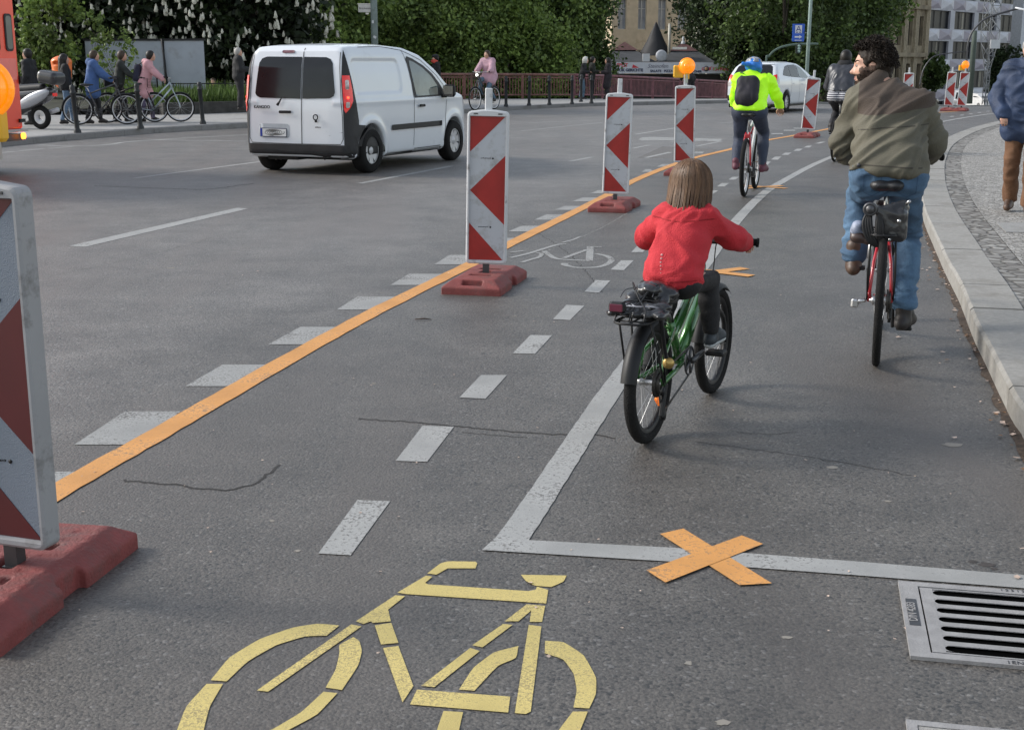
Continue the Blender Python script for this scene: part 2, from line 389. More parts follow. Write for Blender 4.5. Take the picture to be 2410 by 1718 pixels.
# ground sheet
mb = MB(); xs = [-260, -60, -20, -6, 6, 9, 10.5, 12, 13.5, 15, 20, 60, 140, 300]; ys = [-25, 0, 10, 25, 40] + [43 + i for i in range(0, 17)] + [65, 75, 90, 110, 140, 180, 230, 262, 300, 420, 700]
for y in ys:
    for x in xs: mb.v.append((x, y, gz(y, x)))
nx = len(xs)
for j in range(len(ys) - 1):
    for i in range(nx - 1):
        a = j * nx + i; mb.f.append((a, a + 1, a + nx + 1, a + nx)); mb.m.append(0); mb.sm.append(True)
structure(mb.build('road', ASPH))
# ---- right-hand kerb and pavement
def mkgranite(name, col):
    return M(name, col, .75, var=.14, vs=35, bump=.35, bs=140, dirt=(col[0] * .72, col[1] * .7, col[2] * .67), ds=2.5, dthr=.52)
GRAN = mkgranite('granite', (.27, .26, .24))
kb = [(2900, 2600), (2640, 1700), (2500, 1280), (2410, 1043), (2377, 988), (2319, 863), (2289, 799), (2257, 715), (2224, 647), (2195, 579), (2175, 529), (2165, 484), (2164, 440), (2175, 395), (2200, 358), (2240, 333), (2285, 315), (2330, 302), (2390, 290), (2480, 279), (2620, 268)]
KB = bez([G(u, v) for u, v in kb], 10)
def resample(P, step):
    out = [P[0]]; acc = 0
    for a, b in zip(P, P[1:]):
        L = (b - a).length
        while acc + L >= step:
            a = a + (b - a) * ((step - acc) / L); out.append(a.copy()); L = (b - a).length; acc = 0
        acc += L
    return out
def offset_line(P, d):
    out = []
    for i, p in enumerate(P):
        t = (P[min(i + 1, len(P) - 1)] - P[max(i - 1, 0)]); n = Vector((t.y, -t.x, 0)).normalized(); out.append(p + n * d)
    return out
KB = resample(KB, .125); KI = offset_line(KB, .30)
def kerb_mesh(P, Q, h, stone=8, gap=.004, seed=1, zf=lambda p: 0.0):
    rnd = random.Random(seed); m = MB(); i = 0
    while i + 1 < len(P):
        n = max(2, int(stone * rnd.uniform(.75, 1.1))); j = min(i + n, len(P) - 1); dz = rnd.uniform(-.004, .004)
        vs = []; K = list(range(i, j + 1))
        for q in K:
            a, b = P[q].copy(), Q[q].copy()
            if q == K[0] or q == K[-1]:
                t = (P[min(q + 1, len(P) - 1)] - P[max(q - 1, 0)]).normalized() * gap * (1 if q == K[0] else -1); a += t; b += t
            z = zf(a); e = (b - a) * .06
            vs += [a + Vector((0, 0, z - .1)), a + Vector((0, 0, z + h - .018 + dz)) + e * .15, a + e + Vector((0, 0, z + h + dz)), b + Vector((0, 0, z + h + dz)), b + Vector((0, 0, z - .1))]
        fs = []
        for q in range(len(K) - 1):
            for e in range(4): fs.append((q * 5 + e, q * 5 + e + 1, q * 5 + 6 + e, q * 5 + 5 + e))
        fs.append((0, 4, 3, 2, 1)); l = (len(K) - 1) * 5; fs.append((l, l + 1, l + 2, l + 3, l + 4))
        m.add(vs, fs); i = j
    return m
structure(kerb_mesh(KB, KI, .13).build('kerb', GRAN))
# mosaic paving
def cobble_mat(name, c0, c1, sc):
    m = bpy.data.materials.new(name); m.use_nodes = True; t = m.node_tree; N = t.nodes; L = t.links
    b = N['Principled BSDF']; b.inputs['Roughness'].default_value = .8
    tc = N.new('ShaderNodeTexCoord'); vo = N.new('ShaderNodeTexVoronoi'); vo.inputs['Scale'].default_value = sc; vo.inputs['Randomness'].default_value = .75; L.new(tc.outputs['Object'], vo.inputs['Vector'])
    ve = N.new('ShaderNodeTexVoronoi'); ve.feature = 'DISTANCE_TO_EDGE'; ve.inputs['Scale'].default_value = sc; ve.inputs['Randomness'].default_value = .75; L.new(tc.outputs['Object'], ve.inputs['Vector'])
    sp = N.new('ShaderNodeSeparateColor'); L.new(vo.outputs['Color'], sp.inputs[0])
    r = N.new('ShaderNodeValToRGB'); L.new(sp.outputs[0], r.inputs[0]); r.color_ramp.elements[0].color = (*c0, 1); r.color_ramp.elements[1].color = (*c1, 1)
    e = N.new('ShaderNodeValToRGB'); L.new(ve.outputs['Distance'], e.inputs[0]); e.color_ramp.elements[0].position = .03; e.color_ramp.elements[1].position = .12
    e.color_ramp.elements[0].color = (.4, .38, .35, 1)
    mx = N.new('ShaderNodeMix'); mx.data_type = 'RGBA'; mx.blend_type = 'MULTIPLY'; mx.inputs[0].default_value = 1; L.new(r.outputs[0], mx.inputs[6]); L.new(e.outputs[0], mx.inputs[7])
    L.new(mx.outputs[2], b.inputs['Base Color'])
    bp = N.new('ShaderNodeBump'); bp.inputs['Strength'].default_value = .8; bp.inputs['Distance'].default_value = .012; L.new(e.outputs[0], bp.inputs['Height']); L.new(bp.outputs[0], b.inputs['Normal'])
    return m
COB = cobble_mat('mosaic_paving', (.21, .20, .185), (.40, .385, .36), 19)
COBB = cobble_mat('border_setts', (.14, .13, .12), (.30, .29, .27), 8)
K2 = offset_line(KI, .22); K3 = offset_line(KI, 14)
mb = MB(); n = len(KI)
Z = lambda p, z: Vector((p.x, p.y, z))
mb.add([Z(p, .122) for p in KI] + [Z(p, .120) for p in K2], [(i, i + n, i + n + 1, i + 1) for i in range(n - 1)])
structure(mb.build('pavement_edge', COBB))
# inner pavement: everything to the right of the setts
mb = MB(); X = 60
V = [Z(p, .124) for p in K2] + [Vector((X + 6 * i / n, K2[i].y if i else -20, .124)) for i in range(n)]
yy = [K2[0].y + (K2[-1].y - K2[0].y) * i / (n - 1) for i in range(n)]
V = [Z(p, .124) for p in K2] + [Vector((X, y, .124)) for y in yy]
mb.add(V, [(i, i + n, i + n + 1, i + 1) for i in range(n - 1)])
structure(mb.build('pavement', COB))
# grey utility slab set in the pavement
mb = MB(); q = [G(2345, 524, .13), G(2500, 524, .13), G(2500, 548, .13), G(2368, 546, .13)]
mb.add(q + [p - Vector((0, 0, .004)) for p in q], [(0, 1, 2, 3), (0, 4, 5, 1), (2, 6, 7, 3), (3, 7, 4, 0)]); structure(mb.build('paving_slab', mkgranite('slab_concrete', (.27, .265, .255))))
# dirt line and fallen petals along the kerb foot
DIRT = M('gutter_dirt', (.055, .038, .027), .95, var=.5, vs=30, bump=.6, bs=60)
mb = MB(); rnd = random.Random(3); A = []; B = []
for i, p in enumerate(KB):
    t = (KB[min(i + 1, n - 1)] - KB[max(i - 1, 0)]).normalized(); nn = Vector((t.y, -t.x, 0)); A.append(Z(p + nn * .01, .012)); B.append(Z(p - nn * rnd.uniform(.012, .045), .0025))
mb.add(A + B, [(i, i + 1, i + n + 1, i + n) for i in range(n - 1)]); structure(mb.build('gutter', DIRT))
PETAL = M('petal', (.55, .42, .34), .7, var=.35, vs=40); LEAFD = M('dry_leaf', (.22, .12, .06), .8, var=.4, vs=40)
for nm, mt, cnt in (('fallen_petals', PETAL, 340), ('dry_leaves', LEAFD, 300)):
    mb = MB(); rnd = random.Random(cnt)
    for k in range(cnt):
        i = rnd.randrange(8, n - 30); p = KB[i]; t = (KB[i + 1] - KB[i - 1]).normalized(); nn = Vector((t.y, -t.x, 0))
        c = p - nn * min(.5, rnd.expovariate(16)) + t * rnd.uniform(-.06, .06); s = rnd.uniform(.006, .019); a = rnd.uniform(0, 6.28)
        pts = [c + Vector((math.cos(a + j * 1.2566) * s * rnd.uniform(.6, 1.2), math.sin(a + j * 1.2566) * s * rnd.uniform(.5, 1), .006 + rnd.uniform(0, .006))) for j in range(5)]
        mb.add(pts, [(0, 1, 2, 3, 4)])
    tag(mb.build(nm, mt), kind='stuff')
mb = MB(); rnd = random.Random(99)
for k in range(150):
    y = rnd.uniform(3.2, 16); x = rnd.uniform(-.38, .36) * y; s = rnd.uniform(.003, .009); a = rnd.uniform(0, 6.28)
    mb.add([Vector((x + math.cos(a + j * 1.57) * s * rnd.uniform(.5, 1.2), y + math.sin(a + j * 1.57) * s * rnd.uniform(.5, 1.2), .004 + rnd.uniform(0, .004))) for j in range(4)], [(0, 1, 2, 3)])
tag(mb.build('loose_grit', [PETAL]), kind='stuff')
# ---- left-hand kerb and pavement
kl = [(-700, 420), (-300, 378), (53, 341), (265, 322), (397, 312), (564, 302), (800, 286), (1175, 262), (1318, 254), (1424, 250), (1583, 246.5)]
KLp = [G(u, v) for u, v in kl]; e = KLp[-1]; KLp += [Vector((e.x + 5, e.y + 4, 0)), Vector((e.x + 14, e.y + 14, 0)), Vector((e.x + 40, e.y + 60, 0)), Vector((e.x + 90, e.y + 190, 0))]
KL = resample(bez(KLp, 12), .5); KLo = offset_line(KL, -.28)
zf = lambda p: gz(p.y, p.x)
structure(kerb_mesh(KL, KLo, .125, stone=3, seed=5, zf=zf).build('far_kerb', mkgranite('granite_dark', (.20, .195, .19))))
PAVL = M('far_paving', (.30, .295, .285), .85, var=.16, vs=9, bump=.3, bs=40, dirt=(.2, .19, .18), ds=.6, dthr=.5)
mb = MB(); KL2 = offset_line(KL, -9.0); n = len(KL)
V = []
for f in (0, .34, .67, 1):
    V += [KLo[i].lerp(KL2[i], f) for i in range(n)]
V = [Vector((p.x, p.y, gz(p.y, p.x) + .12)) for p in V]
mb.add(V, [(r * n + i, r * n + i + 1, (r + 1) * n + i + 1, (r + 1) * n + i) for r in range(3) for i in range(n - 1)])
structure(mb.build('far_pavement', PAVL))
# ---- painted markings
def gp(pts, z=.0): return [G(u, v, z) for u, v in pts]
D = 1.058
def dp(pts): return [(u * D, v * D) for u, v in pts]
def polymesh(polys, z, zfun=None):
    m = MB()
    for P in polys:
        P = [Z(p, z + p.z + gz(p.y, p.x)) for p in P]
        m.add(P, [tuple(range(len(P)))])
    bm = bmesh.new(); me = bpy.data.meshes.new('x'); me.from_pydata(m.v, [], m.f); bm.from_mesh(me); bmesh.ops.triangulate(bm, faces=bm.faces); bmesh.ops.recalc_face_normals(bm, faces=bm.faces)
    if bm.faces:
        for f in bm.faces:
            if f.normal.z < 0: f.normal_flip()
    bm.to_mesh(me); bm.free(); return me
def strip(P, w, jit=0.0):
    rj = random.Random(len(P)); L = [p + Vector((rj.uniform(-jit, jit), rj.uniform(-jit, jit), 0)) for p in offset_line(P, w / 2)]; Rr = [p + Vector((rj.uniform(-jit, jit), rj.uniform(-jit, jit), 0)) for p in offset_line(P, -w / 2)]
    return [[L[i], L[i + 1], Rr[i + 1], Rr[i]] for i in range(len(P) - 1)]
def marking(name, polys, mat, z=.0025):
    me = polymesh(polys, z); me.name = name; return structure(link(name, me, mat))
# orange temporary line
ol = dp([(-260, 1340), (117, 1101), (372, 955), (620, 812), (835, 694), (1040, 592), (1135, 543), (1340, 441), (1405, 405), (1480, 374), (1545, 352), (1620, 334)]) + [(1795, 341 - 8), (1862, 321), (1935, 307), (2010, 293), (2090, 280), (2180, 268), (2260, 262)]
marking('orange_line', strip(bez([G(u, v) for u, v in ol], 10), .125, .004), PORANGE, .0042)
# broad block dashes under the orange line
lo = [(-115, 1150), (165, 990), (412, 860), (597, 767), (748, 690), (868, 635), (966, 589), (1062, 543), (1130, 516), (1188, 490), (1232, 468), (1272, 449), (1312, 431)]
hi = [(35, 1050), (278, 916), (495, 812), (668, 728), (795, 661), (910, 610), (1000, 568), (1088, 530), (1160, 503), (1215, 478), (1256, 459), (1296, 440), (1330, 424)]
P = []
for a, b in zip(lo, hi):
    A, B = G(a[0] * D, a[1] * D), G(b[0] * D, b[1] * D); P.append([A, A + Vector((.255, 0, 0)), B + Vector((.255, 0, 0)), B])
for (a, b, c, d) in [((790, 1155), (920, 1155), (870, 1130), (830, 1130)), ((925, 1108), (1050, 1108), (1060, 1085), (975, 1085))]:
    P.append([G(1300 + q[0] / 3.777, 100 + q[1] / 3.777) for q in (a, b, c, d)])
for (u, v) in [(1590, 371), (1618, 362), (1815, 317), (1845, 309), (1868, 304)]:
    A = G(u, v); P.append([A, A + Vector((.26, 0, 0)), A + Vector((.36, .5, 0)), A + Vector((.10, .5, 0))])
marking('lane_edge_dashes', P, PFAINT)
# narrow dashed line
P = []
for q in [[(708, 1232), (795, 1113), (868, 1116), (780, 1236)], [(880, 1026), (940, 948), (1010, 950), (950, 1028)], [(1022, 885), (1070, 835), (1128, 835), (1080, 888)], [(1140, 787), (1180, 746), (1228, 747), (1190, 788)],
          [(1230, 711), (1260, 679), (1300, 681), (1268, 713)], [(1300, 650), (1325, 624), (1358, 625), (1333, 652)], [(1358, 601), (1382, 580), (1410, 580), (1388, 602)], [(1404, 562), (1420, 545), (1448, 545), (1430, 562)], [(1448, 528), (1462, 514), (1486, 514), (1472, 528)]]:
    P.append([G(u * D, v * D) for u, v in q])
for q in [[(1360, 1350), (1415, 1318), (1480, 1318), (1425, 1352)], [(1463, 1283), (1505, 1253), (1572, 1253), (1530, 1285)], [(1562, 1224), (1600, 1198), (1660, 1198), (1625, 1224)], [(1690, 1165), (1725, 1140), (1785, 1140), (1752, 1165)], [(1870, 1090), (1885, 1062), (1942, 1062), (1915, 1092)],
          [(1942, 1045), (1978, 1018), (2038, 1018), (2004, 1047)], [(2035, 1003), (2070, 983), (2128, 983), (2096, 1003)], [(2140, 968), (2172, 948), (2228, 948), (2198, 968)], [(2235, 938), (2262, 921), (2310, 921), (2285, 938)]]:
    P.append([G(1300 + x / 3.777, 100 + y / 3.777) for x, y in q])
for (x, y) in [(405, 1280), (1600, 1042), (1690, 1030), (1770, 1019), (1850, 1006), (1925, 995)]:
    A = G(1810 + x / 3.777, y / 3.777); P.append([A, A + Vector((.11, 0, 0)), A + Vector((.36, .6, 0)), A + Vector((.25, .6, 0))])
marking('dashed_line', P, PWHITE)
# solid line of the old cycle path with its corner
sl_ = [(1138, 1203), (1215, 1088), (1282, 985), (1345, 890), (1402, 812), (1478, 712), (1560, 598), (1640, 490), (1700, 430), (1745, 402), (1800, 372), (1850, 350)]
sp = [(u * D, v * D) for u, v in sl_] + [(2020, 349), (2080, 330), (2140, 310), (2190, 294), (2245, 282), (2330, 269), (2420, 259)]
marking('solid_line', strip(bez([G(u, v) for u, v in sp], 10), .112, .0022), PWHITE, .0032)
marking('stop_line', [gp(dp(q)) for q in ([(1100, 1199), (1500, 1220), (1480, 1250), (1072, 1225)], [(1500, 1220), (1900, 1250), (1890, 1280), (1480, 1250)], [(1900, 1250), (2278, 1281), (2278, 1310), (1890, 1280)], [(2278, 1281), (2800, 1322), (2800, 1352), (2278, 1310)])], PWHITE, .0036)
def cross(name, quads, label_z=.0050): return marking(name, quads, PORANGE, label_z)
cross('orange_cross', [gp(dp([(1468, 1190), (1520, 1178), (1717, 1300), (1645, 1304)]))])
cross('orange_cross', [gp(dp([(1650, 1194), (1697, 1213), (1480, 1299), (1438, 1272)]))], .0062)
for (u, v, s) in [(1798, 441, 1.0), (1682, 641, 1.0)]:
    c = G(u, v); c2 = 'orange_cross'
    for a, z in ((R(35), .0050), (R(-40), .0062)):
        d = Vector((math.cos(a), math.sin(a), 0)); nn = Vector((-d.y, d.x, 0)); cross(c2, [[c - d * .32 - nn * .055, c + d * .32 - nn * .055, c + d * .32 + nn * .055, c - d * .32 + nn * .055]], z)
# yellow stencil bicycle
YB = [[(1540, 262), (1530, 287), (1395, 287), (1340, 318), (1295, 312), (1360, 262), (1400, 252), (1530, 254)],
 [(1290, 322), (1320, 328), (1285, 358), (1300, 365), (1790, 398), (1825, 390), (1830, 376), (1885, 392), (1875, 458), (1190, 412), (1150, 405)],
 [(1140, 418), (1188, 422), (1105, 488), (1118, 545), (1030, 553), (1020, 545), (985, 558), (948, 545)],
 [(1040, 565), (1120, 552), (1155, 650), (1070, 658)], [(1080, 675), (1155, 665), (1228, 860), (1175, 940)], [(925, 560), (975, 570), (520, 888), (465, 882)],
 [(868, 565), (805, 615), (700, 618), (560, 660), (420, 740), (318, 838), (240, 832), (330, 720), (480, 630), (640, 575), (760, 556)],
 [(300, 850), (235, 960), (205, 1075), (200, 1200), (60, 1200), (75, 1075), (120, 960), (220, 850)],
 [(935, 622), (965, 640), (978, 690), (960, 760), (880, 880), (800, 868), (850, 780), (868, 700), (865, 660)],
 [(790, 888), (858, 895), (760, 1000), (620, 1075), (480, 1140), (440, 1100), (540, 1073), (680, 990)],
 [(1752, 318), (1975, 322), (1960, 352), (1900, 378), (1820, 372), (1775, 348)], [(1780, 462), (1870, 470), (1855, 548), (1795, 548), (1802, 492), (1740, 545), (1672, 545)],
 [(1665, 558), (1712, 562), (1565, 672), (1515, 662)], [(1505, 675), (1552, 690), (1330, 866), (1265, 860)], [(1790, 562), (1852, 570), (1800, 985), (1775, 997), (1722, 992)],
 [(1245, 878), (1700, 912), (1690, 990), (1212, 950)], [(1740, 665), (1730, 725), (1640, 760), (1525, 884), (1450, 878), (1520, 770), (1620, 695)],
 [(1375, 982), (1470, 988), (1450, 1075), (1440, 1200), (1330, 1200), (1342, 1075)],
 [(1870, 640), (1960, 645), (2060, 710), (2120, 820), (2118, 900), (2085, 970), (2008, 965), (2025, 880), (2010, 800), (1960, 730), (1868, 700)],
 [(2005, 985), (2078, 985), (2040, 1080), (1960, 1200), (1860, 1200), (1940, 1070)]]
def chaikin(P):
    out = []
    n = len(P)
    for i in range(n):
        a, b, c = P[i - 1], P[i], P[(i + 1) % n]; d1, d2 = (b - a).normalized(), (c - b).normalized()
        if d1.dot(d2) > .62: out += [b.lerp(a, .25), b.lerp((a + c) / 2, .08), b.lerp(c, .25)]
        else: out.append(b)
    return out
Q_ = []
for i_, q in enumerate(YB):
    w_ = [G(380 + x / 2.071, 1200 + y / 2.071) for x, y in q]; Q_.append(chaikin(w_) if i_ in (0, 6, 7, 8, 9, 10, 16, 17, 18, 19) else w_)
marking('bicycle_symbol', Q_, PYELLOW)
def blotch(name, spots, mat, z):
    P = []; rb = random.Random(len(spots))
    for u, v, rx, ry in spots:
        c = G(u, v); a0 = rb.uniform(0, 6.28); P.append([c + Vector((math.cos(a0 + k * .524) * rx * rb.uniform(.6, 1.15), math.sin(a0 + k * .524) * ry * rb.uniform(.6, 1.15), 0)) for k in range(12)])
    return marking(name, P, mat, z)
blotch('pale_stain', [(2240, 1047, .05, .035), (700, 1296, .012, .012), (1852, 1500, .018, .012), (1620, 1560, .012, .014), (402, 631, .035, .03), (1700, 1700, .02, .015), (1210, 745, .02, .012), (880, 903, .015, .015), (1960, 1100, .03, .02), (2090, 1180, .014, .012), (640, 1226, .01, .012), (1050, 1640, .012, .012)], M('pale_spot', (.24, .22, .19), .8, var=.2), .0012)
blotch('oil_stain', [(2322, 1328, .028, .022), (2290, 1322, .016, .013), (2340, 1338, .012, .010)], M('oil_spot', (.05, .042, .038), .7, var=.4, vs=40), .0010)
mb = MB(); c_ = G(997, 754); mb.tube([c_ + Vector((-.055, .0, .006)), c_ + Vector((0, .006, .01)), c_ + Vector((.05, -.004, .006))], [.003, .005, .002], 5); tag(mb.build('twig', M('twig_brown', (.05, .03, .02), .9)), 'small dark twig lying on the bike lane below the near beacon foot', 'twig')
# worn white bicycle
WB = [([(1520, 345), (1545, 375), (1640, 395), (1780, 402), (1960, 395), (2080, 365), (2150, 320), (2155, 285), (2090, 245), (1950, 215)], .05),
      ([(1875, 130), (1862, 310)], .06), ([(1830, 122), (2030, 126)], .05), ([(1870, 310), (1620, 300), (1440, 285), (1350, 250), (1255, 180)], .05), ([(1835, 160), (1520, 275)], .045),
      ([(1550, 88), (1440, 95), (1250, 150), (1040, 215), (800, 272)], .045), ([(1150, 205), (1220, 215), (1195, 260), (1060, 300), (960, 332)], .04), ([(800, 200), (980, 180)], .04), ([(1740, -10), (1640, 30), (1500, 70)], .03), ([(1540, 345), (1530, 365), (1600, 390)], .06)]
P = []
for i_, (pts, wd) in enumerate(WB): P += [[p + Vector((0, 0, .0002 * i_)) for p in q_] for q_ in strip(bez([G(1060 + x / 5.695, 560 + y / 5.695) for x, y in pts], 5), wd)]
marking('worn_bicycle_symbol', P, PFAINT, .0018)
# lane lines of the carriageway
P = []
P.append(gp(dp([(153, 548), (190, 550), (553, 465), (528, 463)])))
for (a, b, wd) in [((800 * D, 409 * D), (1005 * D, 370 * D), .1), ((300 * D, 397 * D), (590 * D, 359 * D), .1),
                   ((1225, 309), (1418, 289), .09), ((1495, 317), (1590, 302), .1), ((1690, 291), (1810, 281), .1), ((1340, 381), (1395, 370), .09), ((1520, 372), (1578, 359), .09), ((1490, 350), (1530, 342), .08), ((1640, 345), (1700, 333), .08),
                   ((-40, 364), (38, 357), .12), ((45, 356), (103, 351), .12), ((113, 350), (172, 346), .12)]:
    P += strip([G(*a), G(*b)], wd)
P += strip(bez([G(u, v) for u, v in [(90, 342), (150, 344), (214, 344), (265, 340), (299, 335), (413, 327), (600, 317)]], 6), .12)
P += [[p + Vector((0, 0, .001)) for p in q_] for q_ in strip([G(357, 330), G(580, 333.5)], .14)]
P += strip([G(1207, 278), G(1420, 270)], .08); P += strip([G(1500, 277), G(1700, 268)], .08); P += strip([G(1207, 292), G(1420, 281)], .07); P += strip([G(1560, 262), G(1700, 257)], .08)
marking('lane_line', P, PWHITE)
P = []
ar = [(1500, 329), (1512, 324), (1540, 323), (1700, 328), (1695, 334), (1540, 331), (1512, 332)]
P.append([G(u, v) for u, v in ar]); marking('worn_arrow', P, PFAINT)
# seams and cracks
TAR = M('crack_tar', (.03, .028, .027), .9, var=.3)
def wiggle(pts, j, n=14, seed=0):
    rnd = random.Random(seed); P = resample(bez(pts, 6), j * 3.2); return [p + Vector((rnd.uniform(-j, j), rnd.uniform(-j, j), 0)) for p in P]
P = []
P += strip(wiggle([G(u * D, v * D) for u, v in [(800, 932), (900, 938), (985, 945), (1100, 957), (1230, 966), (1330, 968), (1372, 978)]], .008, seed=1), .012)
P += strip(wiggle([G(u * D, v * D) for u, v in [(270, 1068), (400, 1080), (490, 1090), (560, 1078), (600, 1050), (622, 1035)]], .01, seed=2), .012)
P += strip(wiggle([G(u * D, v * D) for u, v in [(1030, 962), (1180, 975)]], .01, seed=3), .005)
P += strip(wiggle([G(u * D, v * D) for u, v in [(1640, 960), (1700, 966), (1780, 962)]], .01, seed=4), .004)
P += strip(wiggle([G(u, v) for u, v in [(220, 438), (330, 442), (440, 446), (500, 445), (600, 432)]], .02, seed=6), .02)
P += strip(wiggle([G(u, v) for u, v in [(1215, 520), (1330, 590), (1420, 690)]], .01, seed=7), .004)
P += strip(wiggle([G(u, v) for u, v in [(1640, 1040), (1900, 1075), (2150, 1120)]], .01, seed=8), .004)
marking('cracks', P, TAR, .0014)
P = strip(wiggle([G(u, v) for u, v in [(75, 657), (240, 625), (420, 582), (600, 536), (1000, 470), (1200, 440)]], .012, seed=9), .012)
P += strip(wiggle([G(u, v) for u, v in [(1290, 590), (1400, 545), (1480, 500)]], .01, seed=12), .012)
marking('seam', P, M('light_seam', (.2, .195, .185), .8, var=.3), .0012)
PATCH = M('asphalt_patch', (.135, .128, .122), .8, var=.25, vs=30, bump=.6, bs=120)
marking('asphalt_patch', [[G(u, v) for u, v in [(1500, 372), (1560, 345), (1690, 352), (1640, 375)]]], PATCH, .001)
# ---- drain
IRON = M('cast_iron', (.30, .29, .285), .55, .15, var=.15, vs=20, bump=.25, bs=150)
TL, TR, BL = G(2113, 1374), G(2410, 1398), G(2131, 1551)
ex = (TR - TL).normalized(); ey = Vector((ex.y, -ex.x, 0)); LY = abs((BL - TL).dot(ey))
drain = thing('drain_grate', 'cast iron gully grate with long slots set in the asphalt beside the stop line', 'drain grate', TL)
def dq(a, b, z=0): return ex * a + ey * b + Vector((0, 0, z))
S = .50
mb = MB()
def bar(m, a0, b0, a1, b1, z0, z1): 
    P = [dq(a, b, z) for z in (z0, z1) for a, b in ((a0, b0), (a1, b0), (a1, b1), (a0, b1))]
    m.add(P, [(3, 2, 1, 0), (4, 5, 6, 7), (0, 1, 5, 4), (1, 2, 6, 5), (2, 3, 7, 6), (3, 0, 4, 7)])
fw = .055
bar(mb, 0, 0, S, fw * .6, .001, .012); bar(mb, 0, LY - fw * .6, S, LY, .001, .012); bar(mb, 0, fw * .6, fw, LY - fw * .6, .001, .012); bar(mb, S - fw, fw * .6, S, LY - fw * .6, .001, .012)
mb.build('frame', IRON, drain)
mb = MB(); bar(mb, fw, .034, S - fw, LY - .034, .0012, .0028); mb.build('pit', M('pit_shade', (.003, .003, .003), 1, spec=0), drain)  # black plate; the shade of the slots' depth is put into its colour
mb = MB(); a0, a1 = fw + .005, S - fw - .005; b0, b1 = .040, LY - .040; ns = 7; pitch = (b1 - b0) / ns
for i in range(ns + 1):
    t = .42 if 0 < i < ns else .2
    c = b0 + i * pitch; bar(mb, a0 + .03, max(b0, c - pitch * t / 2), a1 - .03, min(b1, c + pitch * t / 2), .0085, .011)
bar(mb, a0, b0, a0 + .036, b1, .003, .0112); bar(mb, a1 - .036, b0, a1, b1, .003, .0112)
for i in range(ns):                                   # rounded slot ends
    c = b0 + (i + .5) * pitch; r = pitch * .29
    for sgn, aa in ((1, a0 + .036), (-1, a1 - .036)):
        for q in (-1, 1):
            pts = [dq(aa, c + q * r, .0106)] + [dq(aa + sgn * r * (1 - math.cos(t)), c + q * r * math.sin(t), .0106) for t in (0, .35, .7, 1.1, 1.5708)]
            mb.add(pts, [tuple(range(6))])
mb.build('grate', IRON, drain)
Mt = Matrix.Translation(dq(.026, LY * .44, .0125)) @ Matrix.Rotation(math.atan2(ex.y, ex.x) + math.pi / 2, 4, 'Z')
mb = MB(); bar(mb, .012, LY * .26, .043, LY * .62, .0122, .0128); mb.build('nameplate', DSTEEL, drain)
text_mesh('DIN 4283', .034, IRON, 'lettering', drain, Matrix.Translation((0, 0, .0008)) @ Mt, .0008)
text_mesh('1EN WAW 88E', .026, DSTEEL, 'lettering', drain, Matrix.Translation(dq(.33, LY - .014, .0128)) @ Matrix.Rotation(math.atan2(ex.y, ex.x), 4, 'Z'), .0006)
text_mesh('1 2 3 1 2', .02, DSTEEL, 'lettering', drain, Matrix.Translation(dq(.33, .012, .0128)) @ Matrix.Rotation(math.atan2(ex.y, ex.x), 4, 'Z'), .0006)
# concrete access cover at the bottom edge
c0 = G(2131, 1700); cov = thing('access_cover', 'pale concrete and iron cover plate at the bottom edge below the gully grate', 'manhole cover', c0)
mb = MB(); bar(mb, 0, 0, .6, .025, .001, .01); bar(mb, 0, .025, .025, .5, .001, .01); bar(mb, .575, .025, .6, .5, .001, .01); mb.build('rim', IRON, cov)
mb = MB(); bar(mb, .027, .027, .573, .5, .001, .008); mb.build('plate', mkgranite('cover_concrete', (.33, .32, .3)), cov)
# ================================================================== BEACONS
REDRUB = M('recycled_red_rubber', (.21, .046, .042), .75, var=.22, vs=9, bump=.5, bs=90, dirt=(.14, .06, .055), ds=5, dthr=.5)
FILMW = M('white_film', (.47, .49, .52), .4, var=.06, vs=3, dirt=(.33, .33, .33), ds=10, dthr=.51)
FILMW2 = M('white_film_shaded', (.17, .20, .245), .5, var=.08, vs=3, bump=.3, bs=300)  # copy of the white film with shade put into its colour
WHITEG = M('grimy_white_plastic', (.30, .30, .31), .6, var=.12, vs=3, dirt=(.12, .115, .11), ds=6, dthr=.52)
def foot_mesh(res):
    s = SDF((-.24, -.45, -.02), (.24, .45, .14), res, .01)
    X, Y, Zz = s.grid((0, 0, 0), tuple(s.n))
    # slab with chamfered top edges
    d = np.maximum(np.abs(X) - .21, np.abs(Y) - .42); d = np.maximum(d, np.abs(Zz - .045) - .055)
    ch = np.maximum((np.abs(X) - .21) * .60 + (Zz - .05) * .8, (np.abs(Y) - .42) * .55 + (Zz - .05) * .83)
    s.D = smax(d, ch, .008).astype(np.float32) + np.zeros(tuple(s.n), dtype=np.float32)
    cut = lambda c, h, rd=.006: s.box(c, h, rd=rd, k=.006, op='s')
    cut((0, 0, .10), (.035, .05, .05)); cut((.0, -.14, .10), (.075, .03, .035)); cut((0, .14, .10), (.075, .03, .035)); cut((0, -.37, .085), (.07, .022, .04), .004); cut((0, .37, .085), (.07, .022, .04), .004)
    for sx in (-1, 1):
        cut((sx * .21, 0, .05), (.03, .07, .2))
        for yy in (-.27, -.2, -.06, .06, .2, .27): cut((sx * .10, yy, .104), (.035, .011, .008), .003)
        cut((sx * .16, 0, .10), (.012, .2, .006), .003)
    return s.mesh('foot')
FOOTS = {}
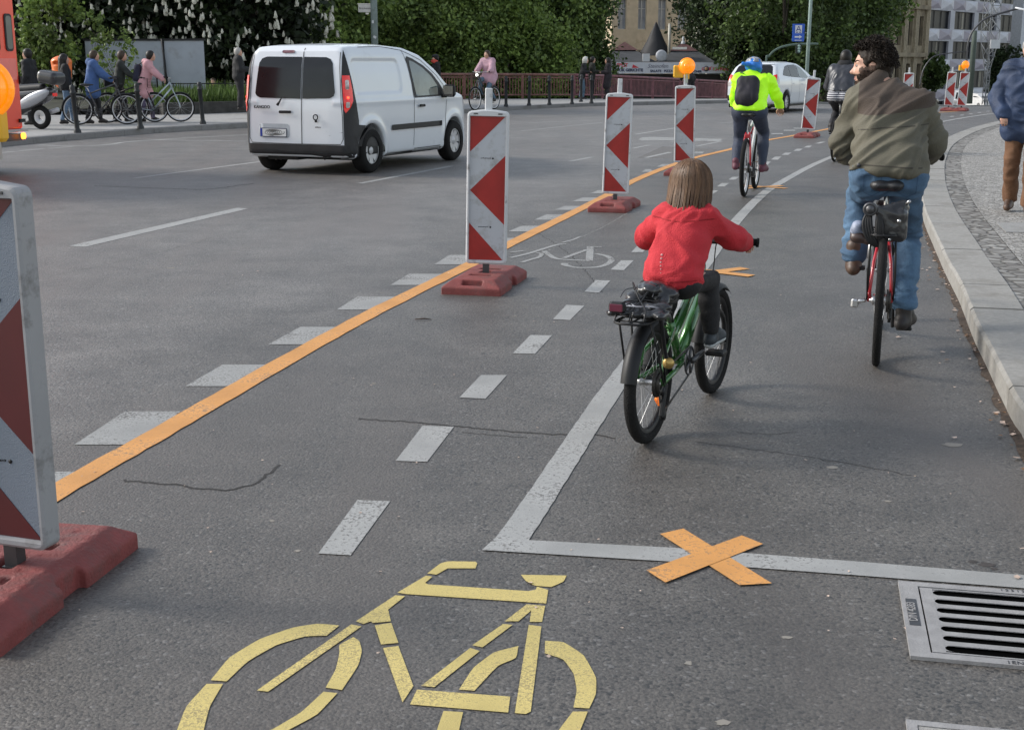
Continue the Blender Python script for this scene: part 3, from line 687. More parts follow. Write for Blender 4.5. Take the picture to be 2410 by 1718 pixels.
def beacon(u, vfoot, Y, rz, label, pshift=0.0, lamp=None, res=.012, dark=False, panelrot=0.0, tilt=(0, 0), foot=True, footrot=None):
    X = XU(u, Y, .1); t = thing('traffic_beacon', label, 'traffic beacon', (X, Y, 0), rz, 'red and white lane beacons on rubber feet')
    if foot:
        if res not in FOOTS: FOOTS[res] = foot_mesh(res)
        f = link('foot', FOOTS[res].copy() if False else FOOTS[res], None, t)
        if not f.data.materials: f.data.materials.append(REDRUB)
        f.rotation_euler.z = (footrot or 0)
    pm = Matrix.Translation((pshift, 0, 0)) @ Matrix.Rotation(panelrot, 4, 'Z') @ Matrix.Rotation(tilt[0], 4, 'Y') @ Matrix.Rotation(tilt[1], 4, 'X')
    mb = MB(); mb.box((0, 0, .12), (.045, .04, .13)); mb.box((0, 0, .07), (.06, .05, .04)); q = mb.build('post_stub', DSTEEL, t); q.matrix_local = pm
    # frame: rounded rectangle ring
    def rr(wd, z0, z1, r, bump=0.0):
        pts = []
        for cx, cz, a0 in ((wd - r, z1 - r, 0), (-wd + r, z1 - r, 90), (-wd + r, z0 + r, 180), (wd - r, z0 + r, 270)):
            for k in range(5): a = R(a0 + k * 22.5); pts.append((cx + math.cos(a) * r, cz + math.sin(a) * r + (bump * (1 - abs(cx + math.cos(a) * r) / wd) if a0 < 170 else 0)))
            if a0 == 0: pts.append((.045, z1 + bump)); pts.append((-.045, z1 + bump))
            if a0 == 180: pts.append((-.045, z0)); pts.append((.045, z0))
        return pts
    o = rr(.148, .157, 1.225, .025, .012); i = rr(.124, .186, 1.188, .004); n = len(o)
    mb = MB(); vs = []
    for yv, P, ins in ((-.030, o, .004), (-.036, o, .012), (-.036, i, -.004), (-.018, i, 0), (.018, i, 0), (.036, i, -.004), (.036, o, .012), (.030, o, .004)):
        for (x, z) in P:
            c = Vector((x, z - .7)); l = c.length; c2 = Vector((x - (ins if x > 0 else -ins), z - (ins if z > .7 else -ins))); vs.append((c2.x, yv, c2.y))
    fs = []
    for k in range(8):
        k2 = (k + 1) % 8
        for j in range(n): l = (j + 1) % n; fs.append((k * n + j, k * n + l, k2 * n + l, k2 * n + j))
    mb.add(vs, fs, 0, False); mb.box((0, 0, 1.30), (.05, .03, .16), bev=.006)
    for sx in (-1, 1): mb.box((sx * .085, -.037, 1.206), (.03, .004, .008), mi=1)
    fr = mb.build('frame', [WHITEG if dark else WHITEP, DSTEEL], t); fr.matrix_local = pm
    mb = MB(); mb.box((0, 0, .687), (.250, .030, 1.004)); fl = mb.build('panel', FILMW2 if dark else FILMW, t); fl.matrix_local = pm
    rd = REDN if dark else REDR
    tris = [[(0, 1.0), (.243, 1.0), (.006, .762), (0, .757)], [(.25, .735), (.25, .250), (.004, .49)], [(0, .262), (0, 0), (.243, 0)]]
    for sy in (-1, 1):
        mb = MB()
        for P in tris:
            mb.prism([((x - .125) * (1 if sy < 0 else -1), z + .187) for x, z in P], lambda a, b, d: (a, sy * (.0152 + d), b), .0014)
        st = mb.build('stripes', rd, fl)
    # maker's small print
    for zc, x0 in ((.90, -.045), (.42, -.055)):
        mb = MB()
        for k in range(9): mb.box((x0 + k * .008, -.0156, zc + (k % 3) * .0008), (.005, .001, .0065 - (k % 2) * .0015))
        mb.cyl((x0 + .082, -.0152, zc), (x0 + .082, -.0165, zc), .0065, 10)
        mb.build('small_print', BLACK, fl)
    if lamp:
        lr = lamp.get('r', .1); lz = 1.225 + lamp.get('h', .27); lx = lamp.get('x', 0); lrot = lamp.get('rot', 0.0)
        L = thing('warning_lamp', lamp['label'], 'warning lamp', Vector((X, Y, 0)) + Vector(lamp.get('off', (0, 0, 0))), rz + lrot, 'orange warning lamps on beacons')
        mb = MB(); mb.lathe([(0.001, -.055), (lr * .6, -.05), (lr * .93, -.03), (lr, -.012), (lr, .03), (lr * .9, .04), (.001, .042)], (lx, 0, lz), (0, 1, 0), 32)
        mb.build('lens', ORANGEL, L)
        mb = MB(); mb.torus((lx, .0, lz), (0, 1, 0), lr + .004, .011, 36, 8); mb.lathe([(lr * .35, -.03), (lr * .5, -.02), (lr * .35, -.01)], (lx, -.03, lz), (0, 1, 0), 20); mb.build('rim', ORANGEL if not lamp.get('yrim') else YELLOWP, L)
        mb = MB(); mb.box((lx, .01, lz - lr - .035), (.075, .05, .09), bev=.01); mb.box((lx - .11, .06, lz - lr * .75), (.15, .08, .17), bev=.015); mb.build('battery_case', YELLOWP, L)
        mb = MB(); mb.box((lx, 0, lz - lr - .10), (.035, .035, .06)); mb.box((lx, 0, (1.38 + lz - lr - .10) / 2), (.03, .03, max(.02, abs(lz - lr - .1 - 1.38)))); mb.build('bracket', STEEL, L)
    return t
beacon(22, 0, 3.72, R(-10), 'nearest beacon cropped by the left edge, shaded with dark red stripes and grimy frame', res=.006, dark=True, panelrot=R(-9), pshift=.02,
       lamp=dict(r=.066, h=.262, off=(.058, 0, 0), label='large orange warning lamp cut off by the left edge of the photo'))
beacon(1143, 0, 9.3, R(-13), 'beacon standing between the white van and the bike lane with grimy lower frame', res=.008, panelrot=R(9), tilt=(R(1.2), 0))
beacon(1447, 0, 14.35, R(-16), 'second beacon up the orange line, just left of the child in red', res=.01, panelrot=R(10), tilt=(R(1.5), 0))
beacon(1610, 0, 18.9, R(-18), 'beacon with orange lamp behind the head of the child', res=.016, panelrot=R(10), tilt=(R(-.6), 0), lamp=dict(r=.1, h=.27, label='round orange warning lamp lit above the middle beacon', rot=R(14)))
beacon(1900, 0, 28.2, R(-22), 'beacon in front of the white estate car left of the man on the bicycle', res=.016, panelrot=R(12), tilt=(R(3.8), 0))
beacon(2134, 0, 40, R(-25), 'beacon mostly hidden behind the right shoulder of the man in the olive jacket', res=.02, panelrot=R(10))
beacon(2232, 0, 43.5, R(-25), 'left one of the far pair of beacons at the bend', res=.02, panelrot=R(10), tilt=(R(2.2), 0))
beacon(2262, 0, 43.3, R(-25), 'right one of the far pair of beacons at the bend, carrying a lamp', res=.02, panelrot=R(10), tilt=(R(2.2), 0), lamp=dict(r=.12, h=.22, x=.04, label='orange warning lamp on the far pair of beacons, seen side-on', rot=R(35)))
# ================================================================== VEHICLES
PAINTW = M('white_car_paint', (.66, .69, .73), .28, var=.025, vs=1.2, clear=.7, dirt=(.52, .54, .56), ds=1.6, dthr=.6)
SEAM = M('panel_gap', (.03, .032, .035), .7)
TRIM = M('black_trim', (.02, .02, .022), .6, var=.3, vs=5, bump=.1, bs=200)
REDL = M('red_tail_lens', (.55, .012, .012), .2, var=.25, vs=30, clear=.5, emis=(1, .02, .01), es=.12)
REDB = M('lit_brake_lamp', (1, .05, .02), .3, emis=(1, .06, .02), es=2.5)
CLEARL = M('clear_lens', (.55, .5, .48), .15, var=.35, vs=40, clear=.6)
ALLOY = M('silver_wheel', (.50, .50, .51), .4, .15, var=.2, vs=8)
GLASSS = M('side_glass', (.10, .13, .13), .04, var=.5, vs=2.5, spec=.9)
def body_sdf(lo, hi, res, side, plan, front, k=.09):
    s = SDF(lo, hi, res); X, Y, Zz = s.grid((0, 0, 0), tuple(s.n))
    d1 = poly2d((Y[0, :, :], Zz[0, :, :]), side)[None, :, :]; d2 = poly2d((X[:, :, 0], Y[:, :, 0]), plan)[:, :, None]; d3 = poly2d((X[:, 0, :], Zz[:, 0, :]), front)[:, None, :]
    s.D = smax(smax(d1, d3, k), d2, k).astype(np.float32); s.XYZ = (X, Y, Zz); return s
class Patcher:
    def __init__(p, me): 
        bm = bmesh.new(); bm.from_mesh(me); p.b = BVHTree.FromBMesh(bm); bm.free()
    def patch(p, polys, d, off=.004, step=.04):        # polys in (s, z); d = horizontal view direction (towards the body)
        d = V3(d).normalized(); sx = Vector((0, 0, 1)).cross(d) * -1       # s axis
        mbo = MB(); bm = bmesh.new()
        for P in polys:
            f = bm.faces.new([bm.verts.new((a, b, 0)) for a, b in P])
        bmesh.ops.triangulate(bm, faces=bm.faces)
        xs = [v.co.x for v in bm.verts]; ys = [v.co.y for v in bm.verts]
        for ax, (a, b) in enumerate(((min(xs), max(xs)), (min(ys), max(ys)))):
            t = math.floor(a / step) * step + step
            while t < b:
                bmesh.ops.bisect_plane(bm, geom=bm.verts[:] + bm.edges[:] + bm.faces[:], plane_co=(t, 0, 0) if ax == 0 else (0, t, 0), plane_no=(1, 0, 0) if ax == 0 else (0, 1, 0)); t += step
        bad = []
        for v in bm.verts:
            o = sx * v.co.x + Vector((0, 0, v.co.y)) - d * 6
            h = p.b.ray_cast(o, d)
            if h[0] is None: h = p.b.find_nearest(o + d * 6); 
            v.co = h[0] - d * off
        bmesh.ops.recalc_face_normals(bm, faces=bm.faces)
        me = bpy.data.meshes.new('patch'); bm.to_mesh(me); bm.free()
        for q in me.polygons: q.use_smooth = True
        return me
    def put(p, name, polys, d, mat, parent, off=.004, step=.04):
        return link(name, p.patch(polys, d, off, step), mat, parent)
def line2(pts, w, closed=False):
    P = [Vector((a, b, 0)) for a, b in pts]; 
    if closed: P.append(P[0])
    n = len(P); L = []; Rr = []
    for i in range(n):
        t = P[min(i + 1, n - 1)] - P[max(i - 1, 0)]
        if closed and i in (0, n - 1): t = P[1] - P[-2]
        m = Vector((t.y, -t.x, 0)).normalized() * w / 2; L.append(P[i] + m); Rr.append(P[i] - m)
    return [[(L[i].x, L[i].y), (L[i + 1].x, L[i + 1].y), (Rr[i + 1].x, Rr[i + 1].y), (Rr[i].x, Rr[i].y)] for i in range(n - 1)]
def rrect(x0, z0, x1, z1, r, n=5):
    P = []
    for cx, cz, a in ((x1 - r, z1 - r, 0), (x0 + r, z1 - r, 90), (x0 + r, z0 + r, 180), (x1 - r, z0 + r, 270)):
        for k in range(n): t = R(a + k * 90 / (n - 1)); P.append((cx + r * math.cos(t), cz + r * math.sin(t)))
    return P
def wheel(parent, x, y, r, wd, side, style=0, loc_z=None):
    rimr = r * .62; z = loc_z or r
    prof = [(rimr, -wd / 2), (r * .9, -wd / 2 - .004), (r * .975, -wd / 2 + .02), (r, -wd / 2 + .045), (r, wd / 2 - .045), (r * .975, wd / 2 - .02), (r * .9, wd / 2 + .004), (rimr, wd / 2)]
    mb = MB(); mb.lathe(prof, (x, y, z), (1, 0, 0), 36); w_ = mb.build('wheel', TYRE, parent)
    mb = MB(); o = side * (wd / 2 - .012); mb.lathe([(rimr, -o), (rimr, o * .7), (rimr * .96, o), (rimr * .9, o * .98)], (x, y, z), (1, 0, 0), 32)
    ax = side * (wd / 2 - .035)
    mb.lathe([(rimr * .98, 0), (.001, 0)], (x + ax * .4, y, z), (1, 0, 0), 28, mi=1)
    for k in range(7 if style == 0 else 10):
        a = k * 2 * math.pi / (7 if style == 0 else 10) + .2; u = Vector((0, math.cos(a), math.sin(a))); v = Vector((0, -math.sin(a), math.cos(a))); c = Vector((x + ax, y, z))
        w0, w1 = (.035, .062) if style == 0 else (.02, .03); e = Vector((side * .012, 0, 0))
        P = [c + u * .05 - v * w0, c + u * .05 + v * w0, c + u * rimr * .92 + v * w1 + e, c + u * rimr * .92 - v * w1 + e]; mb.add(P + [p - Vector((side * .03, 0, 0)) for p in P], [(0, 1, 2, 3), (0, 4, 5, 1), (1, 5, 6, 2), (3, 2, 6, 7), (0, 3, 7, 4)])
    mb.lathe([(.001, side * .02), (.045, side * .015), (.065, 0)], (x + ax, y, z), (1, 0, 0), 16)
    mb.build('wheel_cover', [ALLOY, BLACK], w_, fix=True)
    return w_
# ---------------------------------------------------------------- delivery van
A = G(866, 407); hd = R(23.5); fwd = Vector((math.sin(hd), math.cos(hd), 0)); rt = Vector((math.cos(hd), -math.sin(hd), 0))
vo = A - rt * .80
van = thing('delivery_van', 'white compact delivery van with split rear doors, black bumper and blurred number plate', 'van', vo, -hd)
side = [(-.60, .24), (-.655, .30), (-.66, .45), (-.635, .9), (-.60, 1.2), (-.555, 1.5), (-.50, 1.70), (-.42, 1.775), (-.2, 1.80), (.3, 1.825), (.8, 1.82), (1.3, 1.775), (1.75, 1.67), (2.15, 1.47), (2.5, 1.24), (2.68, 1.135), (3.0, 1.06), (3.3, .95), (3.47, .80), (3.54, .6), (3.55, .35), (3.45, .22), (3.0, .19), (.6, .20), (-.3, .22)]
plan = [(0, -.67), (.55, -.655), (.80, -.62), (.87, -.52), (.905, -.2), (.915, .6), (.91, 1.8), (.90, 2.7), (.86, 3.05), (.74, 3.35), (.5, 3.5), (0, 3.56)]; plan = plan + [(-x, y) for x, y in reversed(plan[1:-1])]
front = [(0, .18), (.80, .18), (.875, .26), (.895, .45), (.91, .75), (.905, .98), (.885, 1.1), (.83, 1.4), (.765, 1.66), (.70, 1.78), (.5, 1.835), (0, 1.86)]; front = front + [(-x, y) for x, y in reversed(front[1:-1])]
s = body_sdf((-1.0, -.8, .1), (1.0, 3.68, 1.95), .02, side, plan, front, .10)
X, Y, Zz = s.XYZ
for yc in (0, 2.697):
    dc = np.sqrt((Y - yc) ** 2 + (Zz - .32) ** 2) - .385; cyl = np.maximum(dc, .60 - np.abs(X)); s.D = smax(s.D, -cyl, .015)
    fl = .02 * np.exp(-((dc - .04) / .05) ** 2) * (np.abs(X) > .6); s.D = s.D - fl.astype(np.float32)
rec = poly2d((Y[0, :, :], Zz[0, :, :]), rrect(-.40, 1.10, .98, 1.60, .10))[None]; s.D = s.D + (.024 * np.clip(-rec / .03, 0, 1) * (np.abs(X) > .55)).astype(np.float32)
sh = (.012 * np.exp(-((Zz - 1.0) / .035) ** 2) * (np.abs(X) > .6)); s.D = (s.D - sh).astype(np.float32)
me = s.mesh('body'); body = link('body', me, PAINTW, van); P = Patcher(me)
RD, SR, CR, CL = (0, 1, 0), (-1, 0, 0), (-1, 1.35, 0), (1, 1.35, 0)     # view directions: at rear, at right side, corners
# s axis sign: for RD s=+x ; for SR s=+y
P.put('bumper', [[(-.95, .2), (.95, .2), (.95, .42), (-.95, .42)]], RD, TRIM, van, .012)
P.put('rear_quarter_trim', [[(-.75, .2), (-.36, .2), (-.36, .5), (-.3, .58), (-.20, .68), (-.42, .70), (-.55, .78), (-.75, .8)]], SR, TRIM, van, .006, .05)
for d, sg in ((CR, 1), (CL, -1)):
    dv = V3(d).normalized(); sx = Vector((0, 0, 1)).cross(dv) * -1
    def sc(x, y): return Vector((x * sg, y, 0)).dot(sx)
    aL = lambda x, y: sc(x, y)
    strip_ = [(sc(.70, -.44), 1.72), (sc(.715, -.50), 1.60), (sc(.74, -.58), 1.3), (sc(.77, -.60), .9), (sc(.79, -.62), .42), (sc(.89, -.38), .42), (sc(.90, -.38), .75), (sc(.885, -.42), 1.0), (sc(.845, -.46), 1.3), (sc(.77, -.46), 1.55)]
    P.put('corner_trim', [strip_], d, TRIM, van, .008, .05)
    lamp = [(sc(.755, -.58), 1.37), (sc(.775, -.60), 1.1), (sc(.785, -.60), .90), (sc(.80, -.58), .86), (sc(.84, -.52), .93), (sc(.868, -.48), 1.03), (sc(.858, -.48), 1.18), (sc(.83, -.50), 1.37)]
    tl = P.put('tail_light', [lamp], d, REDL, van, .018, .05)
    c = (sc(.79, -.57) + sc(.84, -.5)) / 2; w2 = abs(sc(.80, -.57) - sc(.85, -.5)) * .42
    P.put('indicator_lens', [rrect(c - w2, 1.18, c + w2 * .6, 1.31, .02)], d, CLEARL, tl, .022, .04)
    P.put('reversing_lens', [rrect(c - w2, .93, c + w2 * .7, 1.01, .02)], d, CLEARL, tl, .022, .04)
    P.put('brake_lamp', [rrect(c - w2 * .5, 1.055, c + w2 * .5, 1.085, .01)], d, REDB, tl, .024, .04)
def wsplit(x0, x1, r0, r1): return x0, x1
wl = [(-.655, 1.12), (-.63, 1.08), (-.57, 1.06), (.10, 1.05), (.10, 1.62), (-.48, 1.625), (-.56, 1.60), (-.60, 1.54)]
wr = [(.13, 1.05), (.57, 1.06), (.63, 1.09), (.65, 1.14), (.60, 1.53), (.56, 1.59), (.49, 1.615), (.13, 1.62)]
P.put('rear_window', [wl], RD, GLASSD, van, .008); P.put('rear_window', [wr], RD, GLASSD, van, .008)
P.put('door_gap', line2([(.115, .43), (.115, 1.0), (.115, 1.74)], .012) + line2([(-.70, 1.68), (-.735, 1.2), (-.765, .8), (-.77, .50), (-.73, .43), (0, .425), (.73, .43), (.77, .50), (.765, .8), (.735, 1.2), (.70, 1.68)], .010), RD, SEAM, van, .005)
P.put('high_brake_light', [rrect(-.235, 1.675, -.035, 1.712, .015)], RD, M('dark_red_lens', (.12, .02, .04), .3), van, .012)
P.put('plate_recess', [rrect(-.60, .505, -.09, .70, .04)], RD, M('recess_shade', (.42, .45, .48), .5), van, .004)
pl = P.put('number_plate', [rrect(-.575, .515, -.125, .64, .008, 2)], RD, M('plate_frame', (.03, .04, .09), .4), van, .014)
P.put('plate_face', [rrect(-.535, .525, -.135, .63, .004, 2)], RD, M('plate_white', (.62, .63, .62), .4), pl, .017)
P.put('plate_band', [rrect(-.570, .525, -.538, .63, .004, 2)], RD, M('plate_blue', (.02, .05, .35), .4), pl, .018)
sw = []
for q in range(3):
    sp_ = [(-.335 + (.012 + t * .0052) * 1.5 * math.cos(t * .42 + q * 2.1), .578 + (.006 + t * .0019) * math.sin(t * .42 + q * 2.1)) for t in range(0, 22)]
    sw += line2([p for p in sp_ if .528 < p[1] < .628], .006)
P.put('plate_scramble', sw, RD, BLACK, pl, .019, .1)
P.put('door_handle', [rrect(-.245, .845, -.035, .885, .02)], RD, BLACK, van, .03)
mb = MB(); mb.tube([(-.25, -.672, .96), (-.22, -.672, 1.0), (-.175, -.655, 1.075)], [.022, .014, .007], 8); mb.build('wiper', BLACK, van)
mk = lambda x, z, yy: Matrix.Translation((x, yy, z)) @ Matrix.Rotation(R(90), 4, 'X')
text_mesh('KANGOO', .06, DSTEEL, 'badge', van, mk(-.52, .93, -.655), .003, bold=.002)
badge = MB(); badge.torus((.36, -.658, .80), (0, 1, 0), .036, .008, 20, 6); badge.box((.365, -.658, .745), (.035, .01, .03)); badge.build('sticker', BLACK, van)
text_mesh('elektro', .034, DSTEEL, 'badge', van, mk(.40, .665, -.665), .002)
# right side
P.put('side_gap', line2([(1.18, 1.72), (1.27, 1.45), (1.30, 1.0), (1.29, .32)], .010) + line2([(2.42, 1.06), (2.38, .8), (2.33, .55), (2.28, .34)], .010) + line2([(-.05, 1.755), (.6, 1.77), (1.18, 1.72), (1.7, 1.58), (2.15, 1.34), (2.42, 1.14)], .008) + line2([(1.32, .27), (2.2, .27)], .01), SR, SEAM, van, .004, .08)
P.put('sill', [[(.42, .19), (2.28, .19), (2.28, .245), (.42, .245)]], SR, TRIM, van, .006, .1)
P.put('side_moulding', [rrect(.57, .575, 2.22, .655, .02)], SR, TRIM, van, .016, .1)
P.put('door_handle', [rrect(1.42, .885, 1.62, .925, .02)], SR, BLACK, van, .03)
P.put('window_seal', [[(1.32, 1.025), (2.32, 1.035), (2.36, 1.08), (2.20, 1.23), (2.0, 1.375), (1.75, 1.50), (1.45, 1.60), (1.28, 1.635), (1.235, 1.60), (1.25, 1.4)]], SR, TRIM, van, .006, .06)
P.put('side_window', [[(1.38, 1.05), (2.10, 1.055), (2.14, 1.17), (1.95, 1.33), (1.7, 1.465), (1.45, 1.55), (1.32, 1.575), (1.30, 1.5), (1.32, 1.3)]], SR, GLASSS, van, .010, .06)
for sg in (1, -1):
    mb = MB(); mb.box((sg * 1.0, 2.28, 1.11), (.20, .12, .19), bev=.04); mb.box((sg * .90, 2.25, 1.03), (.10, .07, .05)); mi = mb.build('wing_mirror', BLACK, van)
    mb = MB(); mb.box((sg * 1.0, 2.213, 1.11), (.16, .01, .15)); mb.build('mirror_glass', M('mirror', (.5, .45, .42), .06, .9), mi)
for y in (0, 2.697):
    for sg in (1, -1): wheel(van, sg * .79, y, .318, .20, sg)
mb = MB(); mb.box((0, 1.35, .30), (1.3, 3.0, .24)); mb.box((0, 0, .3), (1.4, .12, .12)); mb.cyl((.45, -.6, .24), (.45, -.2, .26), .03); mb.box((-.3, -.35, .28), (.5, .3, .18)); mb.build('underbody', BLACK, van)
mb = MB(); mb.cyl((.2, .4, 1.80), (.2, .25, 2.0), .004, 6); mb.build('aerial', BLACK, van)
# ---------------------------------------------------------------- white estate car
A = G(1846, 265); hd = R(31); fwd = Vector((math.sin(hd), math.cos(hd), 0)); rt = Vector((math.cos(hd), -math.sin(hd), 0))
car = thing('estate_car', 'white estate car driving away beyond the cyclist in the yellow jacket', 'car', A - rt * .80 - fwd * .95, -hd)
side = [(.02, .30), (-.01, .45), (0, .70), (.06, .92), (.12, 1.0), (.26, 1.22), (.42, 1.42), (.60, 1.52), (1.0, 1.57), (1.9, 1.575), (2.5, 1.50), (3.1, 1.27), (3.5, 1.08), (4.0, .97), (4.4, .82), (4.58, .6), (4.6, .35), (4.45, .2), (3.4, .19), (1.4, .19), (.3, .21)]
plan = [(0, -.03), (.5, .0), (.78, .10), (.86, .28), (.885, .8), (.888, 2.5), (.87, 3.6), (.78, 4.2), (.55, 4.5), (0, 4.62)]; plan = plan + [(-x, y) for x, y in reversed(plan[1:-1])]
front = [(0, .18), (.76, .18), (.85, .28), (.885, .6), (.885, .85), (.86, .98), (.80, 1.1), (.70, 1.36), (.60, 1.52), (.4, 1.58), (0, 1.60)]; front = front + [(-x, y) for x, y in reversed(front[1:-1])]
s = body_sdf((-.95, -.1, .1), (.95, 4.7, 1.66), .03, side, plan, front, .12); X, Y, Zz = s.XYZ
for yc in (.95, 3.73):
    dc = np.sqrt((Y - yc) ** 2 + (Zz - .32) ** 2) - .375; s.D = smax(s.D, -np.maximum(dc, .6 - np.abs(X)), .02).astype(np.float32)
me = s.mesh('body'); link('body', me, PAINTW, car); P = Patcher(me)
P.put('rear_window', [[(-.60, 1.02), (.60, 1.02), (.66, 1.06), (.56, 1.40), (.48, 1.45), (-.48, 1.45), (-.56, 1.40), (-.66, 1.06)]], RD, GLASSD, car, .012)
P.put('roof_spoiler', [[(-.56, 1.47), (.56, 1.47), (.54, 1.51), (-.54, 1.51)]], RD, PAINTW, car, .05)
P.put('tailgate_gap', line2([(-.62, 1.0), (-.60, .8), (-.55, .52), (.55, .52), (.60, .8), (.62, 1.0)], .012), RD, SEAM, car, .005)
P.put('number_plate', [rrect(-.26, .62, .26, .73, .01)], RD, M('plate_white', (.62, .63, .62), .4), car, .01)
P.put('bumper_vent', [rrect(-.78, .36, -.70, .52, .02)], RD, BLACK, car, .008); P.put('bumper_vent', [rrect(.70, .36, .78, .52, .02)], RD, BLACK, car, .008)
for d, sg in ((CR, 1), (CL, -1)):
    dv = V3(d).normalized(); sx = Vector((0, 0, 1)).cross(dv) * -1; sc = lambda x, y: Vector((x * sg, y, 0)).dot(sx)
    P.put('tail_light', [[(sc(.66, .20), 1.14), (sc(.64, .12), .98), (sc(.66, .08), .82), (sc(.74, .12), .80), (sc(.83, .30), .90), (sc(.80, .36), 1.02), (sc(.72, .30), 1.18)]], d, CLEARL, car, .01)
    P.put('tail_light', [[(sc(.66, .20), 1.14), (sc(.64, .12), .98), (sc(.76, .22), .98), (sc(.74, .30), 1.17)]], d, REDL, car, .016)
P.put('side_window', [[(.72, 1.14), (1.35, 1.09), (1.35, 1.44), (1.1, 1.40), (.88, 1.28)], [(1.39, 1.09), (2.10, 1.06), (2.10, 1.46), (1.39, 1.445)]], SR, GLASSD, car, .01)
P.put('side_window', [[(2.16, 1.06), (3.05, 1.02), (2.9, 1.14), (2.5, 1.36), (2.16, 1.45)]], SR, GLASSS, car, .01)
P.put('side_gap', line2([(1.30, .5), (1.37, .8), (1.37, 1.05)], .01) + line2([(2.13, .3), (2.13, 1.0)], .01), SR, SEAM, car, .004)
P.put('door_handle', [rrect(1.52, .86, 1.70, .895, .015), rrect(2.3, .84, 2.48, .875, .015)], SR, PAINTW, car, .03)
mb = MB(); mb.box((.98, 2.85, 1.03), (.17, .11, .13), bev=.03); mb.build('wing_mirror', PAINTW, car)
for y in (.95, 3.73):
    for sg in (1, -1): wheel(car, sg * .77, y, .32, .20, sg, 1)
mb = MB(); mb.box((0, 2.3, .25), (1.4, 3.6, .16)); mb.build('underbody', BLACK, car)
# ---------------------------------------------------------------- fire service truck at the left edge
FIRE = M('signal_red_paint', (.88, .075, .035), .38, var=.08, vs=2, clear=.4)
hd = R(197); T = AY(62, 310, 19.6); T.z = 0
tr = thing('rescue_truck', 'bright orange-red rescue truck passing at the left edge of the road', 'truck', T, -hd + R(180))
# local: +y = towards the far end (rear of the truck) at y=0, body runs to negative y ; right side x=0 faces the camera
mb = MB(); mb.box((-1.2, -2.0, 1.85), (2.4, 4.0, 2.6), bev=.08); mb.build('body', FIRE, tr)
mb = MB(); mb.box((-1.2, -2.0, .48), (2.3, 3.9, .10)); mb.box((-1.2, -1.9, .36), (1.6, 3.6, .3)); mb.build('chassis', DSTEEL, tr)
for (a, b) in ((-.31, -.15), (-.60, -.44), (-1.5, -1.1), (-2.3, -1.7)):
    mb = MB(); mb.prism(rrect(a, 1.70, b, 2.22, .05), lambda p, q, d: (.002 + d, p, q), .015); wv = mb.build('window_frame', TRIM, tr)
    mb = MB(); mb.prism(rrect(a + .02, 1.73, b - .02, 2.19, .04), lambda p, q, d: (.018 + d, p, q), .004); mb.build('window', M('grey_glass', (.12, .13, .12), .2), wv)
mb = MB(); mb.box((.012, -1.98, 1.45), (.014, 3.7, .30)); mb.build('stripe', M('pale_red_band', (.85, .2, .16), .5), tr)
mb = MB(); mb.box((.02, -.06, 1.30), (.03, .05, .10)); mb.build('hinge', BLACK, tr); mb = MB(); mb.box((.02, -.10, .72), (.03, .12, .05)); mb.build('hinge', BLACK, tr)
mb = MB(); mb.box((.02, -.10, .50), (.05, .09, .09), bev=.02); mb.build('marker_lamp', M('amber_lit', (1, .35, .05), .4, emis=(1, .3, .03), es=2.0), tr)
mb = MB(); mb.box((.02, -.75, .50), (.05, .12, .10), bev=.02); mb.build('marker_lamp', M('amber_lit', (1, .35, .05)), tr)
mb = MB(); mb.box((-.6, -1.0, .58), (1.2, 2.1, .04)); mb.build('step', M('chequer_plate', (.35, .35, .36), .4, .8), tr)
for y in (-.95, -3.3):
    for x, sg in ((-.16, 1), (-2.24, -1)): wheel(tr, x, y, .45, .28, sg)
# ---------------------------------------------------------------- parked scooter
A = G(98, 305, .12); hd = R(-70)
sc_ = thing('motor_scooter', 'dark and silver motor scooter with black top case parked behind the rescue truck', 'scooter', A, -hd)
# local y forward; rear wheel contact at origin
mb = MB(); mb.torus((0, 0, .26), (1, 0, 0), .20, .06, 28, 8); w1 = mb.build('wheel', TYRE, sc_); mb = MB(); mb.lathe([(.15, -.03), (.05, -.04), (.05, .04), (.15, .03)], (0, 0, .26), (1, 0, 0), 20); mb.build('rim', ALLOY, w1)
mb = MB(); mb.torus((0, 1.32, .26), (1, 0, 0), .20, .055, 28, 8); w2_ = mb.build('wheel', TYRE, sc_); mb = MB(); mb.lathe([(.15, -.03), (.05, -.04), (.05, .04), (.15, .03)], (0, 1.32, .26), (1, 0, 0), 20); mb.build('rim', ALLOY, w2_)
s = SDF((-.35, -.45, .2), (.35, 1.6, 1.2), .02, .05); s.cone((0, -.28, .80), (0, .55, .70), .10, .15); s.cone((0, .0, .62), (0, .55, .45), .12, .16); s.box((0, .75, .36), (.17, .3, .05), rd=.04); s.cone((0, 1.05, .40), (0, 1.12, .95), .13, .10); s.cone((0, 1.25, .55), (0, 1.4, .5), .09, .05); link('body', s.mesh('body'), M('scooter_black', (.03, .03, .035), .3, clear=.5), sc_)
for sg in (1, -1):
    s = SDF((-.3, -.5, .3), (.3, .7, 1.0), .016, .02); s.ell((sg * .14, .06, .64), (.06, .48, .13), Matrix.Rotation(R(-22), 3, 'X')); link('side_fairing', s.mesh('f'), M('silver_fairing', (.30, .31, .34), .3, .3, clear=.4), sc_)
s = SDF((-.3, -.6, .7), (.3, 1.0, 1.1), .016, .03); s.cone((0, -.1, .88), (0, .5, .83), .10, .12); link('seat', s.mesh('f'), BLACK, sc_)
s = SDF((-.35, -.85, .85), (.35, .1, 1.4), .016, .03); s.box((0, -.36, 1.10), (.22, .25, .14), Matrix.Rotation(R(8), 3, 'X'), .11); link('top_case', s.mesh('f'), M('case_black', (.025, .025, .028), .35, clear=.3), sc_)
